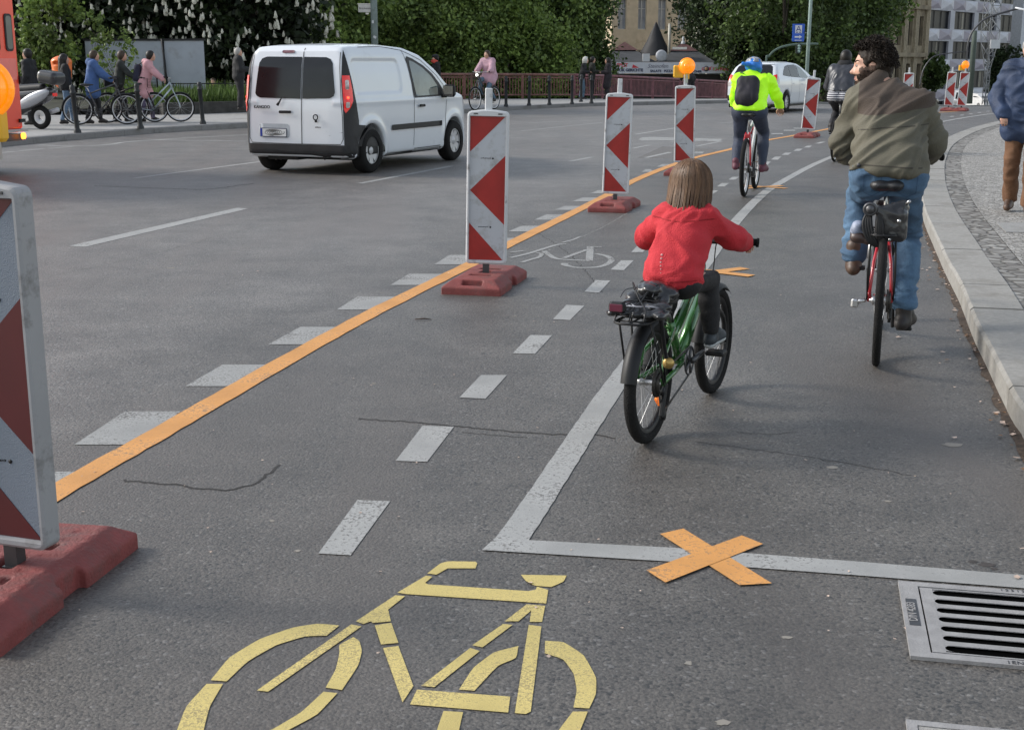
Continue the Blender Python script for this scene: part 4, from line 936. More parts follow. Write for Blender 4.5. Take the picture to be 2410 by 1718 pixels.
mb = MB(); mb.tube([(-.3, 1.0, 1.05), (-.1, 1.12, 1.02), (.1, 1.12, 1.02), (.3, 1.0, 1.05)], .014); mb.build('handlebar', BLACK, sc_)
mb = MB(); mb.tube([(.16, .1, .3), (.16, -.35, .42)], .05, 10); mb.build('exhaust', ALLOY, sc_)
mb = MB(); mb.box((0, -.42, .74), (.14, .03, .07), bev=.01); mb.build('tail_light', REDL, sc_)
# ---------------------------------------------------------------- distant vans beyond the crest
def farvan(u, v, hpx, H, hd, label, L=5.0, W=2.0, dark=False):
    Y = v; zc = gz(Y, 40); t = thing('distant_van', label, 'van', (XU(u, Y, 0), Y, zc), -R(hd), 'vans on the road beyond the bend')
    mt = M('van_white_far', (.6, .6, .6), .4, clear=.3)
    mb = MB(); mb.prism([(-L / 2, .35), (-L / 2, 1.05), (-L / 2 + .5, 1.15), (-L / 2 + 1.2, H - .05), (-L / 2 + 1.6, H), (L / 2 - .1, H), (L / 2, H - .3), (L / 2, .35)], lambda a, b, d: (-W / 2 + d, a, b), W); mb.build('body', mt, t)
    mb = MB(); mb.add([(-W * .42, -L / 2 + .46, 1.22), (W * .42, -L / 2 + .46, 1.22), (W * .38, -L / 2 + 1.12, H - .16), (-W * .38, -L / 2 + 1.12, H - .16)], [(0, 1, 2, 3)]); mb.build('windscreen', GLASSD, t)
    for sg in (-1, 1):
        mb = MB(); mb.prism([(-L / 2 + .9, 1.2), (-L / 2 + 1.9, 1.2), (-L / 2 + 1.9, H - .25), (-L / 2 + 1.4, H - .25)], lambda a, b, d: (sg * (W / 2 + .004 + d), a, b), .01); mb.build('side_window', GLASSD, t)
        for yy in (-L / 2 + .9, L / 2 - .9): mb = MB(); mb.lathe([(.001, -.1), (.33, -.1), (.35, -.06), (.35, .06), (.33, .1), (.001, .1)], (sg * (W / 2 - .1), yy, .35), (1, 0, 0), 18); mb.build('wheel', TYRE, t)
        mb = MB(); mb.box((sg * W * .38, -L / 2 - .01, .85), (.25, .04, .18)); mb.build('headlight', CLEARL, t)
    return t
farvan(2272, 152, 33, 2.1, 20, 'white panel van far down the road directly behind the pair of beacons')
farvan(2309, 136, 24, 1.55, -14, 'small white van coming up the road between the far beacons and the bend', 4.4, 1.8)
# ================================================================== BICYCLES (local frame: rear wheel contact at origin, +y forward)
CHAIN = M('chain_steel', (.06, .055, .05), .5, .8, var=.4, vs=200)
SPOKE = M('spoke_steel', (.45, .45, .45), .3, .9)
LEATH = M('saddle_black', (.02, .02, .022), .42, var=.3, bump=.2, bs=120)
REFLO = M('orange_reflector', (1, .22, .02), .3, emis=(1, .2, .02), es=.25)
def bwheel(parent, y, Rw, tr, steer=None, disc=False, refl=None, rimm=None, hub_r=.018, far=False):
    c = Vector((0, y, Rw)); ax = Vector((1, 0, 0)); mb = MB(); rr_ = Rw - tr * 2
    n = 20 if not far else 14
    for k in range(n):
        a = 2 * math.pi * k / n; b = a + (.55 if k % 2 else -.55); s = .028 if k % 4 < 2 else -.028
        mb.tube([c + Vector((s, math.cos(b) * .022, math.sin(b) * .022)), c + Vector((0, math.cos(a) * rr_, math.sin(a) * rr_))], .0013 if not far else .002, 3, caps=False)
    mb.lathe([(.008, -.055), (.012, -.045), (hub_r, -.035), (hub_r * .7, -.02), (hub_r * .7, .02), (hub_r, .035), (.012, .045), (.008, .055)], c, (1, 0, 0), 14)
    w_ = mb.build('wheel', SPOKE, parent)
    mb = MB(); mb.torus(c, ax, Rw - tr, tr, 56 if not far else 32, 12 if not far else 7); mb.build('tyre', TYRE, w_)
    mb = MB(); rw = tr * .55; mb.lathe([(rr_ + .006, -rw), (rr_ - .012, -rw * .8), (rr_ - .016, 0), (rr_ - .012, rw * .8), (rr_ + .006, rw)], c, (1, 0, 0), 48 if not far else 28); mb.build('rim', rimm or ALLOY, w_)
    for a in (refl or []):
        mb = MB(); u = Vector((0, math.cos(a), math.sin(a))); mb.box(c + u * rr_ * .78, (.012, .03, .055), rot=Matrix.Rotation(a - math.pi / 2, 3, 'X')); mb.build('reflector', REFLO, w_)
    return w_
def bike(name, label, loc, hd, p, group='bicycles'):
    g = p.get; Rw = g('R', .345); tr = g('tr', .021); wb = g('wb', 1.06); fm = p['frame']; far = g('far', False)
    b = thing(name, label, 'bicycle', loc, -hd, group)
    if g('lean'): b.rotation_euler = (0, g('lean'), -hd)
    bby, bbz = g('bby', wb * .42), g('bbz', .28); sy, sz = g('sy', .22), g('sz', .92); hz, hy = g('hz', 1.0), g('hy', wb * .78)
    BB = Vector((0, bby, bbz)); HT = Vector((0, g('hty', hy + .02), g('htz', hz - .12))); HB = HT + Vector((0, .05, -.13)); ST = BB + (Vector((0, sy, sz)) - BB) * g('sf', .68)
    FA = Vector((0, wb, Rw)); RA = Vector((0, 0, Rw)); tb = g('tube', .018)
    mb = MB()
    if g('style') == 'kid':
        mb.tube(bez([HT + Vector((0, 0, -.03)), HT.lerp(ST, .45) + Vector((0, 0, -.07)), ST + Vector((0, .02, -.07))], 6), tb * 1.15, 10)
        mb.tube([HB, BB], tb * 1.3, 12)
    elif g('style') == 'step':
        mb.tube([HB + Vector((0, 0, .03)), BB + Vector((0, 0, .03))], tb * 1.1, 8); mb.tube([HT, BB.lerp(ST, .45)], tb, 8)
    else:
        mb.tube([HT, ST], tb, 10); mb.tube([HB, BB], tb * 1.1, 10)
    mb.tube([BB, ST], tb * .95, 10); mb.tube([HT + Vector((0, -.008, .03)), HB], tb * 1.15, 10)
    for s in (-1, 1):
        off = tr + .022
        mb.tube([ST + Vector((s * .02, 0, -.03)), Vector((s * off, sy * .35, Rw + (ST.z - Rw) * .55)), RA + Vector((s * .058, 0, 0))], tb * .5, 7)
        mb.tube([BB + Vector((s * .03, -.02, 0)), Vector((s * off, bby * .5, (bbz + Rw) / 2)), RA + Vector((s * .058, 0, 0))], tb * .55, 7)
    mb.cyl(BB - Vector((.04, 0, 0)), BB + Vector((.04, 0, 0)), .023, 14)
    mb.build('frame', fm, b)
    mb = MB()
    for s in (-1, 1): mb.tube(bez([HB + Vector((s * .02, .01, -.02)), HB + Vector((s * (tr + .025), .02, -.06)), FA + Vector((s * .05, -.03, .12)), FA + Vector((s * .052, 0, 0))], 4), g('forkr', .012), 8)
    mb.box(HB + Vector((0, .01, -.015)), (.1 + tr, .035, .03), bev=.01)
    mb.build('fork', g('forkm', fm), b)
    bwheel(b, 0, Rw, tr, refl=g('rrefl'), far=far, hub_r=g('hubr', .028), rimm=g('rimm')); bwheel(b, wb, Rw, tr, refl=g('frefl'), far=far, rimm=g('rimm'))
    # seat post and saddle
    mb = MB(); mb.tube([ST, Vector((0, sy, sz - .05))], .0135, 8); mb.box((0, sy + .01, sz - .048), (.045, .09, .018), bev=.005); mb.build('seat_post', STEEL, b)
    sw = g('saddle_w', .075); sth = g('sth', 1.0); s = SDF((-.12, sy - .2, sz - .09), (.12, sy + .22, sz + .05), .008 if not far else .015, .03)
    s.ell((-sw * .45, sy - .06, sz - .005), (sw * .62, .085, .026 * sth)); s.ell((sw * .45, sy - .06, sz - .005), (sw * .62, .085, .026 * sth)); s.cone((0, sy - .02, sz - .01), (0, sy + .15, sz - .008), .03, .017)
    link('saddle', s.mesh('saddle'), LEATH, b)
    # bars
    bw = g('bw', .30); st = HT + Vector((0, -.008, .03)); sweep = g('sweep', .06); HBc = Vector((0, hy + g('reach', .05), hz))
    mb = MB(); mb.tube([st, Vector((0, hy, hz - .02)), HBc], .014, 8); mb.tube(bez([(-bw, HBc.y - sweep, hz + .01), (-bw * .4, HBc.y - sweep * .15, hz), (0, HBc.y, hz), (bw * .4, HBc.y - sweep * .15, hz), (bw, HBc.y - sweep, hz + .01)], 5), .0115, 8)
    hb = mb.build('handlebar', g('barm', BLACK), b)
    for s in (-1, 1):
        e = Vector((s * bw, HBc.y - sweep, hz + .01)); d = Vector((s * .6 * bw, sweep * .85, -.01)).normalized()
        mb = MB(); mb.cyl(e + d * .012 * s * s, e - d * .11, .0165, 12); mb.lathe([(.001, 0), (.021, 0), (.021, .012), (.001, .014)], e + d * .005, d, 14); mb.build('grip', RUBBER, hb)
        if not far:
            mb = MB(); q = e - d * .125; mb.box(q, (.035, .03, .03), bev=.008); mb.tube([q + Vector((0, .02, 0)), q + Vector((s * .03, .06, -.012)), q + Vector((s * .10, .065, -.02))], .005, 6); mb.build('brake_lever', BLACK, hb)
            mb = MB(); mb.tube(bez([q + Vector((-s * .01, .03, 0)), q + Vector((-s * .08, .12, -.03)), Vector((0.02 * s, HB.y + .11, HB.z + .1)), Vector((.02 * s, HB.y + .05, HB.z - .03))], 7), .0028, 5); mb.build('brake_cable', BLACK, hb)
    # drive
    ca = g('crank', R(0)); cl = g('cl', .165); cr = g('ring', .088)
    mb = MB(); mb.torus(BB + Vector((.05, 0, 0)), (1, 0, 0), cr, .0045, 32, 6)
    for k in range(5): a = k * 1.2566; mb.tube([BB + Vector((.05, 0, 0)), BB + Vector((.05, math.cos(a) * cr, math.sin(a) * cr))], .007, 5)
    mb.build('chainring', DSTEEL, b)
    mb = MB(); mb.torus(RA + Vector((.045, 0, 0)), (1, 0, 0), .035, .012, 20, 6); mb.lathe([(.06, -.004), (.06, .004), (.02, .012)], RA + Vector((.036, 0, 0)), (1, 0, 0), 20); mb.build('sprockets', CHAIN, b)
    mb = MB(); mb.tube([BB + Vector((.05, 0, cr)), RA + Vector((.045, 0, .04))], .005, 5); mb.tube([BB + Vector((.05, 0, -cr)), RA + Vector((.045, .04, -.10 - g('ddz', 0.0))), RA + Vector((.045, .0, -.04))], .005, 5); mb.build('chain', CHAIN, b)
    mb = MB(); dz = g('ddz', 0.0); mb.box(RA + Vector((.055, .03, -.055 - dz * .5)), (.018, .03, .10 + dz), bev=.005, rot=Matrix.Rotation(R(-18), 3, 'X')); mb.cyl(RA + Vector((.045, .04, -.10 - dz)), RA + Vector((.06, .04, -.10 - dz)), .022, 12); mb.cyl(RA + Vector((.045, .03, -.04)), RA + Vector((.06, .03, -.04)), .02, 12); mb.build('derailleur', BLACK, b)
    for s, a in ((1, ca), (-1, ca + math.pi)):
        o = BB + Vector((s * .062, 0, 0)); e = o + Vector((s * .012, math.cos(a) * cl, math.sin(a) * cl))
        mb = MB(); mb.tube([o, e], [.014, .010], 8); cm = mb.build('crank', DSTEEL, b)
        mb = MB(); mb.box(e + Vector((s * .06, 0, 0)), (.085, .075, .02), bev=.006); mb.build('pedal', BLACK, cm)
    if g('fender'):
        mb = MB()
        for (cc, a0, a1) in ((RA, g('fa0', .35), g('fa1', 3.25)), (FA, .9, 3.0)):
            for i in range(1): 
                P = []; n = 22; wd = tr * 1.35; rr2 = Rw + .012
                for k in range(n + 1):
                    a = a0 + (a1 - a0) * k / n
                    for j, (xx, dr) in enumerate(((-wd, -.018), (-wd * .6, 0), (0, .006), (wd * .6, 0), (wd, -.018))): P.append(cc + Vector((xx, math.cos(a) * (rr2 + dr), math.sin(a) * (rr2 + dr))))
                m1 = MB(); m1.add(P, [(k * 5 + j, k * 5 + j + 1, k * 5 + j + 6, k * 5 + j + 5) for k in range(n) for j in range(4)], 0, True)
                m1.add([q + (q - cc).normalized() * .003 for q in P], [(k * 5 + j, k * 5 + 5 + j, k * 5 + j + 6, k * 5 + j + 1) for k in range(n) for j in range(4)], 0, True)
                m1.build('mudguard', g('fendm', BLACK), b)
    if g('rack'):
        z = g('rz', 2 * Rw + .10); y0, y1 = g('ry0', -.25), g('ry1', .12); wd = g('rw', .065); mb = MB()
        mb.tube([(-wd, y1, z), (-wd, y0 + .03, z), (-wd * .6, y0, z), (wd * .6, y0, z), (wd, y0 + .03, z), (wd, y1, z)], .0055, 6)
        for k in range(4): yy = y0 + .06 + k * (y1 - y0 - .08) / 3; mb.tube([(-wd, yy, z), (wd, yy, z)], .004, 6)
        mb.tube([(0, y0, z), (0, y1, z)], .004, 6)
        for s in (-1, 1):
            mb.tube([(s * wd, y0 + .08, z), (s * (wd + .01), (y0 + .08) * .4, z - .22), (s * .065, 0, Rw)], .005, 6); mb.tube([(s * wd, y0 + .22, z), (s * .067, .01, Rw)], .005, 6)
            mb.tube([(s * wd, y1, z), ST + Vector((s * .015, 0, .0))], .004, 6)
        mb.build('luggage_rack', g('rackm', BLACK), b)
    if g('rear_light'):
        q = Vector(g('rear_light')); mb = MB(); mb.box(q, (.07, .03, .045), bev=.01); rl = mb.build('rear_light', BLACK, b); mb = MB(); mb.box(q - Vector((0, .016, 0)), (.055, .006, .03), bev=.003); mb.build('rear_reflector', M('dark_red_lens', (.12, .02, .04), .3), rl)
    if g('front_light'):
        mb = MB(); mb.lathe([(.001, -.03), (.025, -.025), (.034, .02), (.001, .022)], (0, hy + .12, hz - .08), (0, 1, 0), 14); mb.build('front_light', M('lamp_white', (.9, .9, .85), .2, emis=(1, 1, .9), es=g('fl_es', .8)), b)
    if g('basket'):
        mb = MB(); c = Vector((0, hy + .22, hz - .12))
        for k in range(7):
            z = c.z - .1 + k * .035; mb.tube([(-.16, c.y - .12, z), (.16, c.y - .12, z), (.16, c.y + .12, z), (-.16, c.y + .12, z)], .004, 4, closed=True)
        for k in range(8):
            for yy in (-.12, .12): mb.tube([(-.16 + k * .0457, c.y + yy, c.z - .1), (-.16 + k * .0457, c.y + yy, c.z + .11)], .003, 4)
        mb.build('basket', BLACK, b)
    return b
# ================================================================== PEOPLE
HSK = 1.0
def vec(p): return np.array(p, dtype=np.float32)
def headparts(s, c, fwd, up, h, fem=False, beard=False, k=.012):
    """adds a head with a face to sdf s; c = head centre, h = head height"""
    f = V3(fwd).normalized(); u = V3(up).normalized(); r = f.cross(u).normalized(); f = u.cross(r).normalized()
    Rm = Matrix((r, f, u)).transposed(); q = lambda x, y, z: V3(c) + r * (x * h) + f * (y * h) + u * (z * h)
    s.ell(q(0, -.06, .10), (.335 * h, .42 * h, .40 * h), Rm, k=.02); s.ell(q(0, .12, -.12), (.255 * h, .28 * h, .33 * h), Rm, k=.03)
    s.cone(q(-.16, .02, -.28), q(0, .26, -.40), .09 * h, .085 * h, k=.03); s.cone(q(.16, .02, -.28), q(0, .26, -.40), .09 * h, .085 * h, k=.03)
    s.cone(q(-.17, .30, .10), q(.17, .30, .10), .05 * h, k=.02)                      # brow
    s.cone(q(0, .335, .06), q(0, .46, -.10), .030 * h, .052 * h, k=.012); s.cone(q(-.05, .40, -.12), q(.05, .40, -.12), .038 * h, k=.01)   # nose
    for sx in (-1, 1):
        s.ell(q(sx * .145, .36, .03), (.085 * h, .05 * h, .045 * h), Rm, k=.012, op='s'); s.ell(q(sx * .145, .30, .03), (.055 * h,) * 3, Rm, k=.004)
        s.ell(q(sx * .18, .24, -.10), (.09 * h, .08 * h, .08 * h), Rm, k=.03)         # cheek
        s.ell(q(sx * .335, -.02, -.03), (.035 * h, .075 * h, .125 * h), Rm, k=.008); s.ell(q(sx * .362, 0, -.02), (.018 * h, .04 * h, .07 * h), Rm, k=.006, op='s')
    s.cone(q(-.075, .345, -.225), q(.075, .345, -.225), .026 * h, k=.008); s.cone(q(-.065, .335, -.275), q(.065, .335, -.275), .032 * h, k=.008)
    s.cone(q(-.08, .385, -.248), q(.08, .385, -.248), .008 * h, k=.004, op='s')
    return q, Rm
def handparts(s, w_, d, n_, sc=1.0, side=1, curl=1.3, grip=None):
    """wrist w_, direction d of the hand, n_ palm normal (towards what is held); five fingers that curl"""
    d = V3(d).normalized(); n_ = V3(n_); n_ = (n_ - d * n_.dot(d)).normalized(); x = d.cross(n_).normalized() * side
    p = lambda a, b, c: V3(w_) + d * (a * sc) + x * (b * sc) + n_ * (c * sc)
    s.cone(p(.01, -.015, 0), p(.075, -.026, 0), .016 * sc, .015 * sc, k=.012); s.cone(p(.01, .012, 0), p(.08, .024, 0), .017 * sc, .015 * sc, k=.012); s.cone(p(.02, 0, 0), p(.085, 0, 0), .016 * sc, .015 * sc, k=.012)
    for i, (b, L, rr_) in enumerate(((.030, .070, .0090), (.010, .078, .0092), (-.011, .072, .0088), (-.030, .056, .0078))):
        a = .1 + .05 * i; pos = Vector((.085 - abs(b) * .25, b, 0)); seg = [L * .45, L * .32, L * .26]; r0 = rr_
        for j, l in enumerate(seg):
            a += curl * (.42 if j == 0 else .62); q = pos + Vector((math.cos(a) * l, 0, math.sin(a) * l))
            s.cone(p(*pos), p(*q), r0 * sc, r0 * .9 * sc, k=.004); pos = q; r0 *= .92
    s.cone(p(.025, .022, .004), p(.055, .048, .018), .013 * sc, .0105 * sc, k=.01); s.cone(p(.055, .048, .018), p(.078, .040, .042), .0105 * sc, .009 * sc, k=.004)
def figure(name, label, loc, hd, J, o, group=None, cat='person', z0=0.0):
    """J joints in the local frame, o options"""
    g = o.get; t = thing(name, label, cat, loc, -hd, group); sc = g('s', 1.0); vr = g('vr', .02)
    P = {k: V3(v) for k, v in J.items()}
    allp = list(P.values()); lo = [min(p[i] for p in allp) - .30 * sc for i in range(3)]; hi = [max(p[i] for p in allp) + .30 * sc for i in range(3)]
    pel, che, nec, hea = P['pelvis'], P['chest'], P['neck'], P['head']
    lat = (P['shR'] - P['shL']).normalized(); latp = (P['hipR'] - P['hipL']).normalized(); hh = g('hh', .225)
    def torso(s, e, wd=1.0, lo_=0.0):
        wd *= (1.0 if e > 0 else g('jw', 1.0))
        for sg in (-1, 1):
            hp = pel + latp * sg * .075 * sc * wd; cp = che + lat * sg * .085 * sc * wd; wp = pel.lerp(che, .5) + (lat + latp) * .5 * sg * .06 * sc * wd
            s.cone(hp, wp, (.105 + e) * sc, (.10 + e) * sc, k=.05 * sc); s.cone(wp, cp, (.10 + e) * sc, (.108 + e) * sc, k=.05 * sc)
        for k_ in 'LR': s.cone(nec + V3((0, 0, -.035)) * sc, P['sh' + k_], (g('trap', .050) + e * .8) * sc, (.050 + e) * sc, k=.05 * sc)
        s.cone(P['shL'] + lat * .02 * sc, P['shR'] - lat * .02 * sc, (.056 + e) * sc, k=.06 * sc); s.cone(che, nec, (.11 + e) * sc, (.055 + e * .6) * sc, k=.05 * sc)
    def arms(s, e, upto=1.0, cuff=0.0, fat=0.0):
        for k_ in 'LR':
            sh, el, wr = P['sh' + k_], P['el' + k_], P['wr' + k_]
            s.cone(sh, el, (.056 + e + fat * .4) * sc, (.043 + e + fat) * sc, k=.02 * sc); s.cone(el, el.lerp(wr, upto), (.043 + e + fat) * sc, (.028 + e + cuff) * sc, k=.012 * sc)
    def legs(s, e, upto=1.0, cuff=0.0):
        for k_ in 'LR':
            hp, kn, an = P['hip' + k_], P['kn' + k_], P['an' + k_]
            s.cone(hp, kn, (g('thigh', .092) + e) * sc, (.060 + e * .9) * sc, k=.03 * sc); s.cone(kn, kn.lerp(an, .4), (.060 + e * .9) * sc, (.056 + e) * sc, k=.02 * sc); s.cone(kn.lerp(an, .4), kn.lerp(an, upto), (.056 + e) * sc, (.038 + e + cuff) * sc, k=.02 * sc)
    # --- body: one continuous skin
    s = SDF(lo, hi, vr, .02 * sc); torso(s, -.012); arms(s, -.004); legs(s, g('skinny', -.010))
    s.cone(che, nec, .05 * sc, .052 * sc, k=.03); s.cone(nec, hea - V3(g('up', (0, 0, 1))).normalized() * hh * .15, .054 * sc, .056 * sc, k=.02 * sc)
    q, Rm = headparts(s, hea, g('face', (0, 1, 0)), g('up', (0, 0, 1)), hh)
    for k_, sd_ in (('L', -1), ('R', 1)):
        d = P['wr' + k_] - P['el' + k_]; hdv = V3(g('hand' + k_, d)); handparts(s, P['wr' + k_], hdv, g('palm' + k_, (0, 0, -1)), sc, sd_, g('curl', 1.25))
        s.cone(P['an' + k_], P['toe' + k_], .030 * sc, .026 * sc, k=.02 * sc)
    body = link('body', s.mesh('body'), g('skin', SKIN), t)
    # --- clothes
    if 'pants' in o:
        s = SDF(lo, hi, g('vc', vr), .02 * sc); e = g('pe', .006)
        legs(s, e, g('pu', .95), g('pcuff', .008))
        for sg in (-1, 1):
            s.cone(pel + latp * sg * .075 * sc, pel.lerp(che, .10) + latp * sg * .062 * sc, (.098 + e) * sc, (.088 + e) * sc, k=.04 * sc)
        for k_ in 'LR': s.cone(P['hip' + k_], pel, (.095 + e) * sc, .095 * sc, k=.05 * sc)
        if g('hem') is not None:
            X, Y, Zz = s.grid((0, 0, 0), tuple(s.n)); hs_ = g('hems', (0, 0)); s.D = smax(s.D, Zz - (g('hem') + .035 * sc + X * hs_[0] + Y * hs_[1]), .01).astype(np.float32)
        me = s.mesh('trousers'); displace(me, folds(g('pf', .006) * sc, g('pfs', (10, 10, 7)), 3.3)); link('trousers', me, o['pants'], t)
    if 'jacket' in o:
        s = SDF(lo, hi, g('vc', vr), .02 * sc); e = g('je', .018)
        torso(s, e, g('jw', 1.0)); arms(s, e * .85, g('ju', .97), g('jcuff', 0.004), g('jfat', .006))
        if g('skirt'):
            for k_ in 'LR': s.cone(P['hip' + k_], P['hip' + k_].lerp(P['kn' + k_], g('skirt')), (.105 + e) * sc, (.11 + e) * sc, k=.08 * sc)
        else:
            for sg in (-1, 1): s.cone(pel + latp * sg * .078 * sc * g('jw', 1.0) + V3((0, 0, g('hemdz', -.02))), pel.lerp(che, .4) + latp * sg * .07 * sc * g('jw', 1.0), (.112 + e) * sc, (.10 + e) * sc, k=.04 * sc)
        s.cone(nec + V3((0, 0, -.02)) * sc, nec + V3(g('up', (0, 0, 1))) * .018 * sc, (.058 + e * .2) * sc, (.052 + e * .2) * sc, k=.02 * sc)   # collar
        if g('hood'):
            s.ell(nec + V3((0, -.09, -.0)) * sc, (.13 * sc, .085 * sc, .085 * sc), k=.03 * sc)
        if g('hem') is not None:                      # straight cut at the hem
            hz_ = g('hem'); X, Y, Zz = s.grid((0, 0, 0), tuple(s.n)); hs_ = g('hems', (0, 0)); s.D = smax(s.D, (hz_ + X * hs_[0] + Y * hs_[1]) - Zz, .02 * sc).astype(np.float32)
        me = s.mesh('jacket'); displace(me, folds(g('jf', .010) * sc, g('jfs', (8, 8, 5)), g('seed', 1.7), sh=g('jsh', 0.0))); jk = link('jacket', me, o['jacket'], t)
    else: jk = None
    if 'shoes' in o:
        for k_ in 'LR':
            an, to = P['an' + k_], P['toe' + k_]; s = SDF([min(an[i], to[i]) - .14 * sc for i in range(3)], [max(an[i], to[i]) + .14 * sc for i in range(3)], min(vr, .01) if vr < .018 else vr, .02 * sc)
            dv = (to - an); dv.z = 0; dv.normalize(); heel = an - dv * .035 * sc + Vector((0, 0, to.z - an.z + .002)); 
            s.cone(heel, to, .036 * sc, .033 * sc, k=.02 * sc); s.cone(heel + dv * .04 * sc + V3((0, 0, .02)) * sc, an + V3((0, 0, g('boot', .02))) * sc, .042 * sc, .045 * sc, k=.03 * sc); s.cone(an.lerp(to, .4), to, .044 * sc, .034 * sc, k=.02 * sc)
            so_ = link('shoe', s.mesh('shoe'), o['shoes'], t)
            if 'sole' in o:
                s = SDF([min(an[i], to[i]) - .14 * sc for i in range(3)], [max(an[i], to[i]) + .14 * sc for i in range(3)], .006, .01); dz_ = Vector((0, 0, -.030 * sc)); s.cone(heel + dz_ * .7, to + dz_ * .7 + dv * .01, .034 * sc, .034 * sc); Xs, Ys, Zs = s.grid((0, 0, 0), tuple(s.n)); s.D = smax(s.D, Zs - (to.z - .022 * sc), .004).astype(np.float32); link('sole', s.mesh('sole'), o['sole'], so_)
    return t, P, q, Rm, jk, body
HAIRSEED = [0]
def hairmat(name, col, var=.35): return M(name, col, .48, var=var, vs=30, spec=.35, stretch=(1, 1, .12))
def hair_cap(t, q, Rm, h, mat, back=-.35, thick=.04, vr=.012, front=.30, name='hair', noisef=None, ears=False):
    c = q(0, 0, 0); s = SDF([c[i] - h * 1.0 for i in range(3)], [c[i] + h * 1.0 for i in range(3)], vr, .02)
    s.ell(q(0, -.10, .14), ((.36 + thick) * h, (.42 + thick) * h, (.40 + thick) * h), Rm, k=.02); s.ell(q(0, -.20, -.10), ((.31 + thick) * h, (.28 + thick) * h, (.36 + thick) * h), Rm, k=.04)
    s.ell(q(0, .45, -.10), (.36 * h, .36 * h, .44 * h), Rm, k=.02, op='s')
    if ears:
        for sx in (-1, 1): s.ell(q(sx * .40, .02, -.06), (.16 * h, .11 * h, .15 * h), Rm, k=.01, op='s'); s.box(q(0, 0, -1.0 + back * .5), (h, h, .62 * h), Rm, rd=.01, k=.02, op='s')
    me = s.mesh(name); 
    if noisef: displace(me, noisef)
    return link(name, me, mat, t)
# ---------------------------------------------------------------- the child in red
CO = G(1524, 1040); CH = R(25)
kid_frame = M('green_bike_paint', (.032, .135, .026), .25, .35, var=.25, vs=5, clear=.8)
kb_ = bike('childs_bicycle', 'green childs bicycle with black luggage rack, ridden by the child in red', CO, CH, dict(R=.258, tr=.0255, wb=.94, frame=kid_frame, bbz=.275, bby=.395, sy=.17, sz=.60, hz=.765, hy=.66, htz=.66, hty=.665, reach=.05, bw=.25, sweep=.035, style='kid', tube=.021, forkm=BLACK, fender=True, fa0=.95, fa1=2.95,
    rack=True, rz=.552, ry0=-.27, ry1=.06, rw=.068, ddz=.045, crank=R(8), cl=.127, ring=.062, hubr=.016, rear_light=(-.055, -.245, .612), rrefl=[R(-40)], frefl=[R(110)], sf=.6, rimm=BLACK))
mb = MB(); mb.tube(bez([(.07, -.13, .60), (.085, -.12, .55), (.08, -.05, .42), (.085, -.03, .37)], 5), .009, 6); mb.build('flagpole_stub', BLACK, kb_)
mb = MB(); mb.lathe([(.001, -.014), (.02, -.012), (.025, 0), (.02, .012), (.001, .014)], (.092, -.03, .355), (.2, -1, 0), 16); mb.build('brass_cap', M('brass', (.42, .29, .10), .35, .7), kb_)
# black bag strapped on the rack
def zsq(o): o.data.transform(Matrix.Translation((0, 0, .552)) @ Matrix.Diagonal((1, 1, .66, 1)) @ Matrix.Translation((0, 0, -.582)))
bg_ = thing('strapped_bundle', 'black padded bundle strapped with cords on the rack of the childs bicycle', 'bundle', CO, -CH)
s = SDF((-.2, -.4, .55), (.2, .2, .9), .008, .015)
BM = M('bundle_black', (.022, .022, .024), .3, var=.5, vs=12, bump=.3, bs=50, clear=.3)
for k in range(5): s.ell((-.085 + k * .045, -.145, .625 + .004 * (k % 2)), (.029, .075, .027), Matrix.Rotation(R(-12 + 6 * k), 3, 'Z'))
s.cone((-.09, -.15, .655), (.10, -.12, .66), .022, .028); s.cone((-.05, -.05, .69), (.07, -.0, .71), .04, .045); s.ell((.01, -.02, .745), (.06, .07, .045)); s.cone((-.09, -.2, .63), (-.02, .05, .70), .022, .03); s.cone((.09, -.18, .635), (.05, .05, .72), .02, .03)
me = s.mesh('bag'); displace(me, folds(.007, (26, 26, 30), 8)); me.transform(Matrix.Translation((0, 0, .552)) @ Matrix.Diagonal((1, 1, .66, 1)) @ Matrix.Translation((0, 0, -.585))); link('bag', me, BM, bg_)
mb = MB()
for x0, x1 in ((-.06, .05), (.06, -.07), (0, .02)): mb.tube(bez([(x0, -.26, .60), (x0 * .9, -.22, .66), ((x0 + x1) / 2, -.13, .70), (x1, -.03, .775), (x1, .05, .62)], 6), .0035, 6)
mb.tube(bez([(-.075, -.2, .60), (-.08, -.15, .67), (0, -.13, .695), (.09, -.12, .68), (.075, -.1, .6)], 6), .0035, 6); zsq(mb.build('bungee_cord', BLACK, bg_))
mb = MB(); mb.tube(bez([(-.09, -.12, .70), (-.08, -.08, .74), (-.03, -.06, .75), (.03, -.07, .74), (.04, -.10, .71)], 5), .0025, 5); zsq(mb.build('wire_clip', DSTEEL, bg_))
mb = MB()
for k in range(4): mb.tube(bez([(-.09 + k * .02, -.19 + k * .012, .665 + .004 * k), (-.02 + k * .01, -.20, .672), (.06, -.17 + k * .01, .668), (.11, -.13 + k * .01, .655)], 5), .0035, 5)
zsq(mb.build('silver_piping', M('silver_piping', (.4, .4, .42), .3, .5), bg_))
REDJ = M('red_fleece', (.46, .020, .030), .85, var=.12, vs=5, bump=.5, bs=160)
BLKC = M('black_cloth', (.012, .012, .014), .8, var=.3, vs=8, bump=.3, bs=120)
